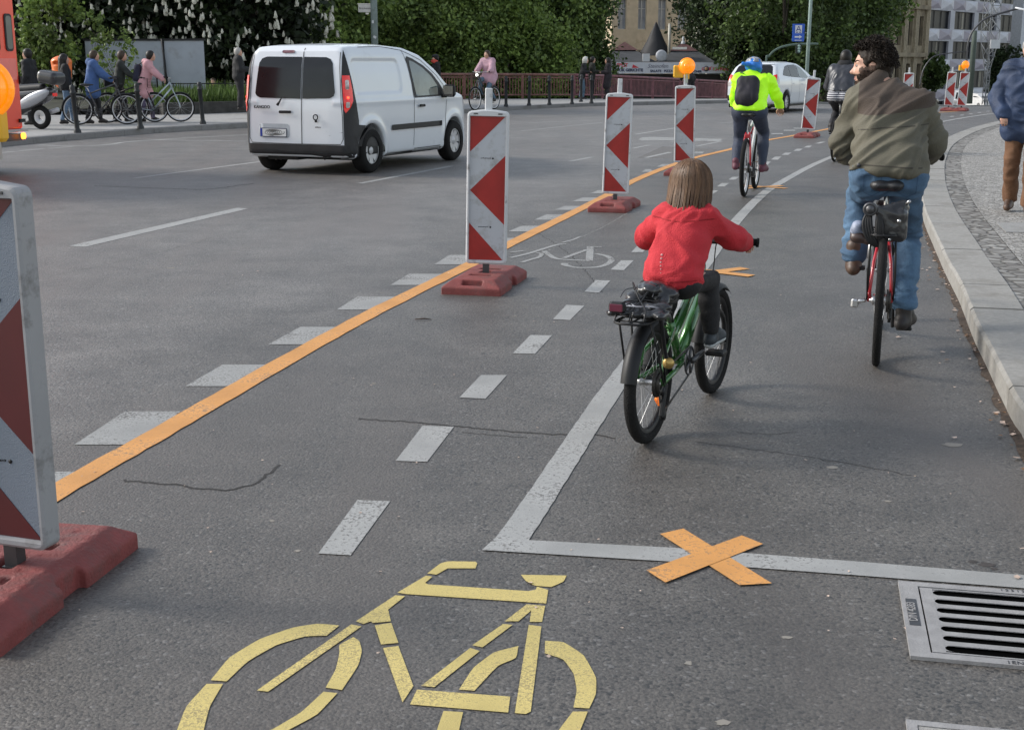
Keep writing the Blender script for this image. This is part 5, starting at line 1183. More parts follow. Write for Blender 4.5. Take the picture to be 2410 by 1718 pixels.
J = dict(pelvis=(.03, .19, .69), chest=(.04, .33, .885), neck=(.03, .37, .965), head=(.015, .40, 1.035), shL=(-.055, .34, .905), shR=(.125, .34, .905), elL=(-.165, .41, .81), wrL=(-.205, .60, .80), elR=(.210, .46, .82), wrR=(.205, .65, .775),
         hipL=(-.035, .19, .665), hipR=(.075, .19, .665), knL=(-.075, .42, .52), anL=(-.11, .30, .24), toeL=(-.11, .41, .205), knR=(.10, .47, .63), anR=(.115, .49, .40), toeR=(.12, .63, .355))
t, P_, q, Rm, jk, body = figure('person', 'child with straight brown hair in a red jacket and black trousers riding a green bicycle', CO, CH, J,
    dict(s=.68, hh=.195, vr=.0065, vc=.0075, jacket=REDJ, pants=BLKC, shoes=M('kid_shoe', (.03, .04, .05), .6, var=.5, vs=30), skinny=-.022, je=.022, jw=.62, jfat=.016, jcuff=.010, hem=.635, hems=(.07, .0), jf=.017, jfs=(9, 9, 13), sole=M('grey_sole', (.4, .42, .42), .6), face=(-1.0, .55, 0), up=(0, .05, 1), palmL=(0, .3, -1), palmR=(0, .3, -1), handL=(.3, 1, -.2), handR=(.15, 1, -.2), pe=.012, hood=False))
mb = MB()
for k in range(5): mb.lathe([(.001, -.004), (.007 - .0007 * k, -.003), (.007 - .0007 * k, .004), (.001, .005)], (-.038 + .004 * k, .053 + .011 * k, .80 - .021 * k), (-.15, -1, .1), 10)
bm = bmesh.new(); bm.from_mesh(jk.data); bvh = BVHTree.FromBMesh(bm); bm.free()
mb = MB(); 
for k in range(6):
    h_ = bvh.ray_cast(Vector((-.002 + .002 * k, -.6, .775 - .014 * k)), Vector((0, 1, 0)))
    if h_[0]: mb.lathe([(.001, .0015), (.0052 - .0005 * k, .001), (.0052 - .0005 * k, -.002)], h_[0], h_[1], 10)
mb.build('reflective_dots', M('reflective_grey', (.55, .25, .25), .4), jk)
# straight shoulder-length hair in strands
HB_ = hairmat('brown_hair', (.115, .064, .036), .4)
h = .195
hc = hair_cap(t, q, Rm, h, HB_, thick=.03, vr=.007, back=0)
def strands(parent, q, Rm, h, mat, n, zlen, rad=.0022, seed=1, back=.45, front=.5):
    rnd = random.Random(seed); mb = MB()
    for i in range(n):
        az = rnd.uniform(-math.pi, math.pi)                     # 0 = face direction
        if abs(az) < front: az += math.copysign(front, az)
        a0 = rnd.uniform(.05, 1.1); pts = []; m = 11; cl = round(az * 7) / 7; rc = random.Random(int(cl * 1000) + seed); bot = zlen * (rc.uniform(.86, 1.10) + rnd.uniform(-.06, .04)); w_ = (cl - az) * .9 + rc.uniform(-.05, .05); pz = rnd.uniform(.0, .03) + rc.uniform(0, .012)
        for k in range(m):
            f = k / (m - 1)
            if f < .45:
                th = a0 + (1.62 - a0) * (f / .45); rx, ry, rz = .40 + pz, .47 + pz, .46 + pz
                x = math.sin(th) * math.sin(az) * rx; y = math.sin(th) * math.cos(az) * ry - .10; z = math.cos(th) * rz + .12
            else:
                g_ = (f - .45) / .55; rr_ = 1 - .12 * g_ * g_ + .05 * math.sin(g_ * 3) + .02 * math.sin(g_ * 9 + cl * 5) + rnd.uniform(-.008, .008)
                x = math.sin(az + w_ * g_) * (.40 + pz) * rr_; y = math.cos(az + w_ * g_) * (.47 + pz) * rr_ - .10; z = .10 + (bot - .10) * g_
            pts.append(q(x, y, z) + Vector((0, -1, 0)) * (h * back * max(0, (f - .45) / .55) ** 1.3))
        r0 = rad * rnd.uniform(.7, 1.5); mb.tube(pts, [r0 * (1 - .6 * (k / (m - 1)) ** 2) for k in range(m)], 3, caps=False)
    return mb.build('hair_strands', mat, parent, fix=False)
strands(hc, q, Rm, h, HB_, 2300, -1.12, .0017, 4, front=.55)
HB2 = hairmat('blond_streak_hair', (.23, .135, .075), .3); strands(hc, q, Rm, h, HB2, 420, -1.10, .0013, 9, front=.5)
# jacket seams
SEAMR = M('red_seam', (.26, .008, .012), .9); PK = Patcher(jk.data)
PK.put('yoke_seam', line2([(-.10, .915), (.03, .905), (.17, .915)], .0045), (0, 1, 0), SEAMR, jk, .0015, .02)
PK.put('hem_seam', line2([(-.07, .672), (.03, .668), (.15, .675)], .004), (0, 1, 0), SEAMR, jk, .0015, .02)
# ---------------------------------------------------------------- man in the olive jacket
MO = G(2061, 859); MH = R(16.2)
mbk = bike('city_bicycle', 'bicycle with red stays and bundled locks on its rack, ridden by the man in olive', MO, MH, dict(R=.345, tr=.021, wb=1.08, frame=M('red_bike_paint', (.42, .02, .03), .3, var=.15, clear=.6), forkm=BLACK, bbz=.285, bby=.44, sy=.235, sz=.935, hz=1.03, hy=.80, bw=.27, sweep=.10, rack=True, rz=.70, ry0=-.14, ry1=.22, rw=.06,
    crank=R(-80), cl=.17, fender=False, sf=.62, saddle_w=.09, sth=1.35))
mb = MB(); mb.tube([(-.075, -.01, .345), (-.105, 0, .335), (-.125, .01, .33)], .012, 8); mb.box((-.125, .0, .325), (.04, .03, .045), bev=.008); mb.build('axle_peg', STEEL, mbk)
mb = MB(); mb.tube([(-.062, .02, .66), (-.068, .02, .56)], .012, 8); mb.build('silver_stay_clamp', STEEL, mbk)
lk = thing('lock_bundle', 'black lock and coiled cables bundled under the saddle of the mans bicycle', 'bike lock', MO, -MH)
s = SDF((-.2, -.3, .55), (.2, .3, .95), .009, .02); s.box((.035, .02, .745), (.075, .09, .085), rd=.03); s.cone((-.03, -.05, .82), (.09, .0, .84), .022, .028); me = s.mesh('bag'); displace(me, folds(.006, (22, 22, 22), 2)); link('bag', me, BM, lk)
mb = MB()
for k in range(4): mb.tube(bez([(-.07, -.03, .83), (-.105 + .012 * k, -.06, .76), (-.085 + .012 * k, -.075, .68), (-.03 + .005 * k, -.07, .64), (-.005 - .01 * k, -.075, .72), (-.03, -.06, .82)], 6), .009, 7)
mb.build('cable', BLACK, lk)
mb = MB(); mb.torus((-.075, -.07, .825), (0, 1, .1), .028, .009, 24, 8); mb.lathe([(.001, 0), (.022, 0), (.022, .012), (.001, .014)], (-.075, -.07, .825), (0, -1, 0), 16); mb.build('lock_head', DSTEEL, lk)
s = SDF((-.24, -.2, .62), (0, .1, .82), .007, .01); s.ell((-.135, -.03, .72), (.032, .04, .045), Matrix.Rotation(R(30), 3, 'Y')); s.cone((-.14, -.03, .74), (-.09, -.03, .68), .02, .03); link('grey_blue_rag', s.mesh('r'), M('rag_greyblue', (.22, .25, .33), .5, var=.5, vs=25), lk)
s = SDF((-.24, -.2, .6), (.05, .1, .82), .007, .01); s.ell((-.125, -.04, .675), (.045, .035, .032)); s.cone((-.155, -.04, .70), (-.08, -.05, .66), .014, .022); link('padlock', s.mesh('r'), M('brown_black', (.05, .03, .025), .4), lk)
mb = MB(); mb.cyl((.07, -.075, .77), (.07, -.085, .77), .010, 10); mb.cyl((.03, -.075, .675), (.03, -.085, .675), .007, 10); mb.cyl((.10, -.02, .85), (.115, -.05, .87), .008, 8); mb.build('metal_fittings', STEEL, lk)
def twotone(name, c1, c2, z, zs=0, ys=0, xs=0, **k):
    m = M(name, c1, **k).copy() if False else M(name, c1, **k); t_ = m.node_tree; N = t_.nodes; L = t_.links; b = N['Principled BSDF']; src = b.inputs['Base Color'].links[0].from_socket
    tc = N.new('ShaderNodeTexCoord'); sp = N.new('ShaderNodeSeparateXYZ'); L.new(tc.outputs['Object'], sp.inputs[0])
    def ma(op, a, bb):
        n_ = N.new('ShaderNodeMath'); n_.operation = op
        for i, v in enumerate((a, bb)):
            if isinstance(v, (int, float)): n_.inputs[i].default_value = v
            else: L.new(v, n_.inputs[i])
        return n_.outputs[0]
    e = ma('ADD', sp.outputs[2], ma('ADD', ma('MULTIPLY', sp.outputs[0], xs), ma('MULTIPLY', sp.outputs[1], ys)))
    st = ma('GREATER_THAN', e, z); mx = N.new('ShaderNodeMix'); mx.data_type = 'RGBA'; L.new(ma('MULTIPLY', st, ma('LESS_THAN', ma('ABSOLUTE', ma('SUBTRACT', sp.outputs[0], .02), 0), .20)), mx.inputs[0]); L.new(src, mx.inputs[6]); mx.inputs[7].default_value = (*c2, 1); L.new(mx.outputs[2], b.inputs['Base Color']); return m
OLIVE = twotone('olive_jacket', (.100, .092, .066), (.062, .045, .034), 1.255, xs=-.10, ys=-.12, rough=.82, var=.2, vs=3, bump=.4, bs=150)
JEANS = M('blue_jeans', (.050, .100, .170), .85, var=.35, vs=4, bump=.4, bs=180, dirt=(.10, .19, .30), ds=3.0, dthr=.5)
BROWN = M('brown_leather', (.075, .042, .026), .5, var=.4, vs=14)
DKSHOE = M('dark_shoe', (.022, .018, .017), .6, var=.3)
J = dict(pelvis=(.0, .24, 1.0), chest=(-.012, .46, 1.27), neck=(-.065, .56, 1.42), head=(-.130, .62, 1.53), shL=(-.160, .50, 1.345), shR=(.130, .48, 1.335), elL=(-.245, .55, 1.12), wrL=(-.225, .80, 1.04), elR=(.205, .52, 1.14), wrR=(.205, .76, 1.065),
         hipL=(-.08, .24, .955), hipR=(.085, .24, .955), knL=(-.145, .62, .83), anL=(-.155, .42, .50), toeL=(-.16, .555, .445), knR=(.125, .56, .64), anR=(.125, .40, .235), toeR=(.165, .55, .155))
t, P_, q, Rm, jk, body = figure('person', 'bearded man with dark curls looking left, olive jacket and jeans, riding near the kerb', MO, MH, J,
    dict(hh=.222, vr=.0068, vc=.0085, jacket=OLIVE, pants=JEANS, shoes=BROWN, je=.022, jfat=.018, jcuff=.016, ju=.95, hem=1.0, hems=(-.10, -.12), jf=.024, jfs=(4, 5, 14), seed=4.4, jsh=-.9, trap=.075, hemdz=-.04, jw=.76, thigh=.078, face=(-1.0, -.16, -.06), up=(-.08, .10, 1), pe=.010, pf=.014, pfs=(6, 6, 17), pcuff=.022, pu=.90, boot=.07, palmL=(0, .2, -1), palmR=(0, .2, -1), handL=(.2, 1, -.1), handR=(-.1, 1, -.15)))
shoes_ = [c for c in t.children if c.name.startswith('shoe')]
shoes_[1].data.materials.clear(); shoes_[1].data.materials.append(DKSHOE); shoes_[1]['label'] = 'dark shoe'
h = .222; DH = M('dark_curly_hair', (.020, .014, .010), .6, var=.5, vs=40, spec=.2)
hc = hair_cap(t, q, Rm, h, DH, thick=.04, vr=.008, back=-.05, ears=True, noisef=lambda c: .006 * noise.noise(Vector(c) * 50) + .005 * noise.noise(Vector(c) * 110))
rnd = random.Random(5); mb = MB()
for i in range(1500):
    az = rnd.uniform(.0, 2 * math.pi); th = rnd.uniform(0.0, 1.9); fx = math.cos(az)
    if fx > .30 and th > .92: continue
    if fx > -.15 and th > 1.50: continue
    lx_, ly_, lz_ = math.sin(th) * math.sin(az), math.sin(th) * math.cos(az) * .46 - .10, math.cos(th) * .45 + .14
    if abs(lx_) > .6 and -.12 < ly_ < .16 and lz_ < .10: continue
    n_ = Vector((math.sin(th) * math.sin(az), math.sin(th) * math.cos(az), math.cos(th)))
    base = Vector((n_.x * .40, n_.y * .46 - .10, n_.z * .45 + .14)); e1 = n_.orthogonal().normalized(); e2 = n_.cross(e1)
    rr_ = rnd.uniform(.02, .05); L_ = rnd.uniform(.06, .17) * (1.5 if n_.z > .6 else 1); ph = rnd.uniform(0, 6.28); pts = []
    for k in range(9):
        f = k / 8; p = base + n_ * (L_ * f) + (e1 * math.cos(ph + f * 7) + e2 * math.sin(ph + f * 7)) * rr_ * (.4 + .6 * f) + Vector((0, 0, -.06 * f * f)); pts.append(q(*p))
    mb.tube(pts, [.0036 * (1 - .5 * k / 8) for k in range(9)], 4, caps=False)
mb.build('curls', DH, hc, fix=False)
# beard: short bristles over jaw and cheeks
bm = bmesh.new(); bm.from_mesh(body.data); bvh = BVHTree.FromBMesh(bm); bm.free(); mb = MB(); inv = Rm.inverted(); c0 = q(0, 0, 0)
for i in range(1300):
    a = rnd.uniform(-1.75, 1.75); z = rnd.uniform(-.45, -.02)
    dirv = Rm @ Vector((math.sin(a), math.cos(a), (z + .12) * .9)); o_ = q(0, .02, -.12 + z * .35)
    hit = bvh.ray_cast(o_ + dirv.normalized() * h * 1.2, -dirv.normalized())
    if not hit[0]: continue
    lp = inv @ (hit[0] - c0) / h
    low = -.17 if abs(a) < 1.0 else -.02
    if lp.z > low or lp.z < -.52: continue
    if abs(lp.x) < .12 and -.32 < lp.z < -.20: continue
    nn = hit[1]; L_ = rnd.uniform(.003, .006); d2 = (nn + Vector((0, 0, -.8)) + Vector((rnd.uniform(-.3, .3),) * 3)).normalized()
    mb.tube([hit[0] - nn * .001, hit[0] + d2 * L_], [.0018, .0008], 3, caps=False)
mb.build('beard', DH, t, fix=False)
body.data.materials.append(M('stubble_skin', (.10, .058, .04), .7, var=.35, vs=60))
body.data.materials.append(DH)
for p_ in body.data.polygons:
    lp = inv @ (Vector(p_.center) - c0) / h; jn = .05 * noise.noise(lp * 9)
    if lp.length < .75 and -.60 < lp.z < -.15 + jn + (.14 if abs(lp.x) > .25 else 0) and lp.y > -.08 + jn and not (abs(lp.x) < .11 and -.31 < lp.z < -.20): p_.material_index = 1
    if lp.length < .8 and lp.z > -.25 and (lp.y < .0 + jn or lp.z > .34 + jn) and not (lp.y > -.12 and abs(lp.x) > .30 and lp.z < .10): p_.material_index = 2
mb = MB()
for sg in (-1, 1):
    for k in range(26):
        f = k / 25; x = sg * (.06 + .16 * f); o_ = q(x, .8, .125 + .03 * math.sin(f * 2.6)); d = Rm @ Vector((0, -1, 0)); hit = bvh.ray_cast(o_, d)
        if hit[0]: mb.tube([hit[0], hit[0] + (Rm @ Vector((sg * .9, .25, .25))).normalized() * .011], [.0017, .0008], 3, caps=False)
mb.build('eyebrows', DH, t, fix=False)
for sg in (-1, 1):
    mb = MB(); e = q(sg * .145, .325, .032); mb.lathe([(.0001, .016 * 1), (.006, .0135), (.0105, .008), (.012, 0)], e - (Rm @ Vector((0, 1, 0))) * .004, Rm @ Vector((0, 1, 0)), 14, mi=0); mb.lathe([(.0001, .0168), (.0045, .0148)], e - (Rm @ Vector((0, 1, 0))) * .004, Rm @ Vector((0, 1, 0)), 12, mi=1)
    mb.build('eye', [M('shaded_eye_white', (.22, .19, .17), .3), M('iris', (.03, .02, .015), .15)], t)  # eye white darkened; shade of the eye socket put into its colour
mb = MB()
for z_, r_ in ((-.225, .0052), (-.27, .006)): mb.tube([q(-.09, .352, z_ - .008), q(-.04, .376, z_), q(0, .372, z_ - .003), q(.04, .376, z_), q(.09, .352, z_ - .008)], [r_ * .4, r_, r_ * .95, r_, r_ * .4], 8)
mb.build('lips', M('lips', (.40, .17, .14), .45), t)
mb = MB(); bm = bmesh.new(); bm.from_mesh(jk.data); bv = BVHTree.FromBMesh(bm); bm.free()
h_ = bv.ray_cast(Vector((-.15, -.4, 1.03)), Vector((0, 1, 0)))
if h_[0]: mb.lathe([(.001, .005), (.011, .004), (.012, -.004)], h_[0], h_[1], 12); mb.build('snap_button', DSTEEL, jk)
SEAMO = M('olive_seam', (.045, .04, .03), .9); PK = Patcher(jk.data)
PK.put('hem_seam', line2([(-.15, 1.035), (0, 1.03), (.17, 1.02)], .006), (0, 1, 0), SEAMO, jk, .002, .03)
PK.put('yoke_seam', line2([(-.17, 1.205), (-.05, 1.218), (.08, 1.228), (.19, 1.236)], .005), (0, 1, 0), SEAMO, jk, .002, .03)
tro = [c for c in t.children if c.name.startswith('trousers')][0]; PK = Patcher(tro.data); SEAMJ = M('denim_stitching', (.035, .07, .13), .9)
PK.put('back_pocket', line2([(.04, .985), (.15, .978), (.145, .89), (.10, .87), (.05, .895), (.04, .985)], .005), (0, 1, 0), SEAMJ, tro, .0015, .02)
PK.put('back_pocket', line2([(-.12, .978), (-.03, .985), (-.035, .895), (-.075, .87), (-.12, .89), (-.12, .978)], .005), (0, 1, 0), SEAMJ, tro, .0015, .02)
# ---------------------------------------------------------------- woman in the yellow-green jacket
WO = G(1751, 463); WH = R(17)
WF = M('white_bike_paint', (.6, .6, .62), .3, clear=.5)
wbk = bike('mountain_bicycle', 'white and red mountain bicycle ridden by the cyclist in the yellow-green jacket', WO, WH, dict(R=.34, tr=.027, wb=1.07, frame=WF, forkm=M('red_bike_paint', (.42, .02, .03)), bbz=.29, bby=.42, sy=.20, sz=.955, hz=1.02, hy=.80, bw=.31, sweep=.03, crank=R(-8), cl=.17, saddle_w=.09, forkr=.015))
mb = MB(); mb.tube([(-.02, .13, .74), (-.045, .07, .58), (-.058, .0, .36)], .012, 8); mb.tube([(.02, .13, .74), (.045, .07, .58), (.058, .0, .36)], .012, 8); mb.box((0, .09, .70), (.07, .03, .05), bev=.01); mb.build('red_stay', M('red_bike_paint', (.42, .02, .03)), wbk)
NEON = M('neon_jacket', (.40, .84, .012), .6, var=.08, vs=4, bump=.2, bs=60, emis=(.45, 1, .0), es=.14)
NAVY = M('navy_leggings', (.035, .045, .075), .75, var=.35, vs=5, bump=.3, bs=120)
J = dict(pelvis=(0, .21, 1.02), chest=(.0, .40, 1.25), neck=(-.02, .47, 1.40), head=(-.02, .53, 1.48), shL=(-.17, .42, 1.34), shR=(.19, .42, 1.33), elL=(-.22, .55, 1.13), wrL=(-.26, .78, 1.05), elR=(.275, .50, 1.16), wrR=(.30, .74, 1.01),
         hipL=(-.10, .21, .98), hipR=(.10, .21, .98), knL=(-.135, .46, .66), anL=(-.145, .25, .38), toeL=(-.15, .38, .325), knR=(.13, .60, .73), anR=(.145, .50, .34), toeR=(.17, .64, .285))
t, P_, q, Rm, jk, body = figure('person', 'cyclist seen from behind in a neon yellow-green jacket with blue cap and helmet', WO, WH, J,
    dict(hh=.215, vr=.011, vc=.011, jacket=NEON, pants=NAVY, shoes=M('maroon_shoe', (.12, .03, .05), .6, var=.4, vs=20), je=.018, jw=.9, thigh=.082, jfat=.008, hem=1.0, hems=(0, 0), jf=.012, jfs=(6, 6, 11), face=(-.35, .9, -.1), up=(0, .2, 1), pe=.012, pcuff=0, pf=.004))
s = SDF([q(0, 0, 0)[i] - .28 for i in range(3)], [q(0, 0, 0)[i] + .28 for i in range(3)], .008, .015)
s.ell(q(0, -.12, .14), (.098, .118, .095), Rm); s.cone(q(0, -.35, -.02), q(0, -.45, -.08), .05, .035)
s.cone(q(-.2, -.42, .02), q(-.72, -.55, .10), .035, .018); s.cone(q(.2, -.45, -.05), q(.30, -.40, -.14), .04, .03)
me = s.mesh('cap'); displace(me, folds(.008, (14, 14, 20), 3)); link('cap', me, M('blue_cap', (.015, .17, .58), .5, var=.3, vs=12), t)
s = SDF([q(0, 0, 0)[i] - .28 for i in range(3)], [q(0, 0, 0)[i] + .28 for i in range(3)], .008, .01); s.ell(q(0, -.08, .30), (.095, .13, .062), Rm)
for k in (-1, 0, 1): s.cone(q(k * .18, -.55, .34), q(k * .14, .4, .55), .016, .016, op='s')
link('helmet', s.mesh('helmet'), M('helmet_white', (.26, .26, .28), .3, var=.3, vs=18), t)
bp_ = thing('backpack', 'black backpack worn by the cyclist in the neon jacket', 'backpack', WO, -WH)
s = SDF((-.3, -.1, .95), (.25, .5, 1.55), .010, .03); s.box((-.035, .195, 1.235), (.135, .085, .165), Matrix.Rotation(R(-28), 3, 'X'), .07); s.ell((-.035, .13, 1.12), (.14, .08, .10)); me = s.mesh('bag'); displace(me, folds(.007, (12, 12, 4), 6)); link('bag', me, M('backpack_black', (.014, .012, .018), .7, var=.5, vs=9), bp_)
mb = MB()
for x in (-.12, .13): mb.tube(bez([(x * .8, .30, 1.42), (x * 1.25, .40, 1.42), (x * 1.5, .42, 1.30), (x * 1.25, .28, 1.10)], 5), .012, 6, flat=.4)
mb.build('strap', BLACK, bp_)
# ================================================================== OTHER PEOPLE
def walkJ(s=1.0, stride=.0, arms='down', lean=0.0, hands=None):
    J = dict(pelvis=(0, 0, .95), chest=(0, .01 + lean, 1.27), neck=(0, .0 + lean * 1.4, 1.455), head=(0, .035 + lean * 1.7, 1.60), shL=(-.165, lean, 1.40), shR=(.165, lean, 1.40), hipL=(-.09, 0, .92), hipR=(.09, 0, .92),
        knL=(-.10, .06 + stride * .4, .50), anL=(-.10, stride, .10), toeL=(-.11, .14 + stride, .045), knR=(.10, .04 - stride * .3, .50), anR=(.10, -stride, .12), toeR=(.11, .13 - stride, .045),
        elL=(-.22, -.02 + lean, 1.12), wrL=(-.23, .08, .88), elR=(.22, -.02 + lean, 1.12), wrR=(.23, .08, .88))
    if arms == 'push': J.update(elL=(-.20, .20 + lean, 1.17), wrL=(-.18, .44, 1.06), elR=(.22, .20 + lean, 1.17), wrR=(.24, .44, 1.04))
    if arms == 'pocket': J.update(elL=(-.27, -.06, 1.13), wrL=(-.21, .12, .97), elR=(.27, -.06, 1.13), wrR=(.21, .12, .97))
    if arms == 'front': J.update(elL=(-.21, .02 + lean, 1.14), wrL=(-.08, .25 + lean, 1.12), elR=(.21, .02 + lean, 1.14), wrR=(.08, .25 + lean, 1.14))
    if hands: J.update(hands)
    return {k: tuple(x * s for x in v) for k, v in J.items()}
def cloth(n, c, r=.8, **k): return M(n, c, r, var=k.pop('var', .25), vs=k.pop('vs', 5), bump=.2, bs=60, **k)
DARKJ = cloth('dark_jacket', (.010, .010, .012)); DARKP = cloth('dark_trousers', (.012, .012, .015)); BJ = cloth('pale_blue_jeans', (.13, .20, .30), var=.4)
HD = hairmat('dark_hair', (.014, .011, .009)); HG = hairmat('grey_hair', (.36, .34, .32), .2); HBn = hairmat('mid_brown_hair', (.05, .032, .02))
SH = M('dark_shoe', (.022, .018, .017), .6)
def person(label, loc, hd, J, o, hair=None, long=0, group=None, hk=None):
    o.setdefault('vr', .022); o.setdefault('vc', .02); o.setdefault('shoes', SH)
    t, P, q, Rm, jk, body = figure('person', label, loc, hd, J, o, group)
    hh = o.get('hh', .225)
    if hair:
        hc = hair_cap(t, q, Rm, hh, hair, thick=.05, vr=.016, back=-.0)
        if long:
            s = SDF([q(0, 0, 0)[i] - .45 for i in range(3)], [q(0, 0, 0)[i] + .4 for i in range(3)], .016, .03)
            for sx in (-1, 0, 1): s.cone(q(sx * .2, -.32, .0), q(sx * .22, -.42, -long), .30 * hh, .24 * hh)
            for sx in (-1, 1): s.cone(q(sx * .34, -.05, .05), q(sx * .34, -.05, -long * .8), .14 * hh, .12 * hh)
            me = s.mesh('long_hair'); displace(me, folds(.012, (22, 22, 5), 2)); link('long_hair', me, hair, t)
    return t, P, q, Rm
# blue jacket man on the right pavement
B0 = G(2396, 500, .126)
tb, P_, q, Rm = person('elderly pedestrian in blue jacket and brown trousers walking on the right pavement', B0, R(205), walkJ(.965, .14, 'pocket'), dict(s=.965, vr=.011, vc=.011, jacket=M('blue_jacket', (.018, .036, .085), .7, var=.35, vs=3, bump=.4, bs=90), pants=M('brown_trousers', (.135, .065, .032), .85, var=.25, vs=4, bump=.3, bs=120),
    shoes=BROWN, skirt=.22, je=.035, jfat=.03, jcuff=.02, jf=.018, jfs=(6, 6, 9), pcuff=.02, pf=.012, pe=.014, face=(.25, 1, -.05), hh=.22), HG)
# left group
def on(u, v): return G(u, v, .12)
person('dark haired man standing behind the parked scooter, looking left', Vector((XU(72, 31, 1), 31, .12)), R(-80), walkJ(1.0), dict(jacket=DARKJ, pants=DARKP), HD)
person('woman with long dark hair in black jacket and pale jeans beside the left bollard', on(160, 293), R(60), walkJ(.93, .16), dict(s=.93, jacket=DARKJ, pants=BJ, je=.03), HD, long=1.35)
person('person in a long blue hooded coat pushing a dark bicycle', on(222, 292), R(70), walkJ(.98, .16, 'push', .05), dict(s=.98, jacket=cloth('blue_coat', (.05, .105, .26)), pants=DARKP, skirt=.45, hood=True, je=.04, jfat=.02), HBn)
person('person in dark jacket with pale collar pushing a bicycle in the middle of the group', on(285, 288), R(75), walkJ(.98, .14, 'push', .06), dict(s=.98, jacket=cloth('green_black_jacket', (.022, .026, .022)), pants=DARKP), HBn)
tp, P_, q, Rm = person('woman in a pink coat with dark rucksack pushing a silver ladies bicycle', on(345, 288), R(78), walkJ(.98, .16, 'push', .10), dict(s=.98, jacket=cloth('pink_coat', (.56, .30, .32), var=.12), pants=cloth('purple_jeans', (.10, .08, .14)), skirt=.55, hood=True, je=.03), HD)
rs = thing('rucksack', 'small dark rucksack on the back of the woman in the pink coat', 'backpack', on(345, 288), -R(78))
s = SDF((-.3, -.5, .8), (.3, .2, 1.6), .018, .03); s.box((0, -.15, 1.17), (.15, .085, .21), Matrix.Rotation(R(-12), 3, 'X'), .07); link('bag', s.mesh('b'), cloth('rucksack_navy', (.02, .02, .04)), rs)
mb = MB()
for x in (-.12, .12): mb.tube(bez([(x, -.10, 1.36), (x * 1.2, .08, 1.44), (x * 1.3, .16, 1.25), (x * 1.2, -.06, 1.02)], 5), .016, 6, flat=.5)
mb.build('strap', BLACK, rs)
person('white haired old man in a dark suit standing behind the low wall', Vector((XU(562, 37.6, 1), 37.6, .22)), R(70), walkJ(.99, .02, 'front'), dict(s=.99, je=.045, pe=.03, jacket=cloth('suit', (.012, .012, .014)), pants=DARKP, face=(.3, 1, -.15)), HG)
person('person sitting low in the grass behind the wall', Vector((XU(502, 42, 1), 42, .1)), R(180), {**walkJ(.9), **dict(pelvis=(0, 0, .25), chest=(0, .02, .55), neck=(0, .02, .70), head=(0, .04, .83), shL=(-.16, 0, .66), shR=(.16, 0, .66), elL=(-.24, .1, .42), elR=(.24, .1, .42), wrL=(-.1, .3, .35), wrR=(.1, .3, .35), hipL=(-.09, 0, .22), hipR=(.09, 0, .22), knL=(-.15, .38, .42), knR=(.15, .38, .42), anL=(-.12, .5, .1), anR=(.12, .5, .1), toeL=(-.12, .62, .05), toeR=(.12, .62, .05))}, dict(s=.9, jacket=cloth('grey_top', (.05, .055, .06)), pants=DARKP), HBn)
tr_, P_, q, Rm = person('man with black cap and red scarf walking behind the front of the van', Vector((XU(1027, 44, 1), 44, .12)), R(250), walkJ(.96, .12), dict(s=.96, jacket=DARKJ, pants=DARKP), HD)
s = SDF([q(0, 0, 0)[i] - .3 for i in range(3)], [q(0, 0, 0)[i] + .3 for i in range(3)], .018, .02); s.cone(q(-.3, .1, -.50), q(.3, .1, -.45), .06, .06); s.ell(q(0, .1, -.42), (.11, .12, .07)); link('scarf', s.mesh('s'), cloth('red_scarf', (.5, .06, .04)), tr_)
s = SDF([q(0, 0, 0)[i] - .3 for i in range(3)], [q(0, 0, 0)[i] + .3 for i in range(3)], .018, .02); s.ell(q(0, -.05, .26), (.10, .12, .07), Rm); link('cap', s.mesh('s'), DARKJ, tr_)
# people at the railing
YB_ = 52.5; zb = gz(YB_) + .12
tk, P_, q, Rm = person('person in dark jacket, white hood and jeans leaning near the bridge railing', Vector((XU(1369, YB_, 1), YB_, zb)), R(100), walkJ(.93, .05, 'front', .08), dict(s=.93, jacket=DARKJ, pants=cloth('blue_jeans_far', (.10, .16, .22))), None)
s = SDF([q(0, 0, 0)[i] - .3 for i in range(3)], [q(0, 0, 0)[i] + .3 for i in range(3)], .018, .02); s.ell(q(0, -.08, .06), (.115, .13, .14), Rm); s.cone(q(0, -.3, -.2), q(0, -.3, -.6), .07, .06); s.ell(q(0, .5, 0), (.09, .09, .11), Rm, op='s'); link('hood', s.mesh('s'), cloth('white_hood', (.55, .54, .5)), tk)
person('person all in black standing between the two others at the railing', Vector((XU(1393, YB_ + .3, 1), YB_ + .3, zb)), R(80), walkJ(.94, .03, 'front'), dict(s=.94, jacket=cloth('green_dark', (.02, .022, .018)), pants=DARKP), HD)
person('woman in a long black coat facing left at the railing', Vector((XU(1431, YB_, 1), YB_, zb)), R(-85), walkJ(.92, .03, 'front'), dict(s=.92, jacket=cloth('long_black_coat', (.014, .010, .014)), pants=DARKP, skirt=.85, je=.04), HD, long=.9)
person('dark figure stooping at the railing behind the lamp of the middle beacon', Vector((XU(1628, 57, 1), 57, gz(57) + .12)), R(-40), {**walkJ(.9, .1), **{k: tuple(v) for k, v in dict(chest=(0, .25, 1.08), neck=(0, .38, 1.2), head=(0, .48, 1.30), shL=(-.15, .28, 1.16), shR=(.15, .28, 1.16), elL=(-.2, .35, .9), elR=(.2, .35, .9), wrL=(-.1, .5, .8), wrR=(.1, .5, .8)).items()}}, dict(s=.9, jacket=DARKJ, pants=DARKP, je=.04), HD)
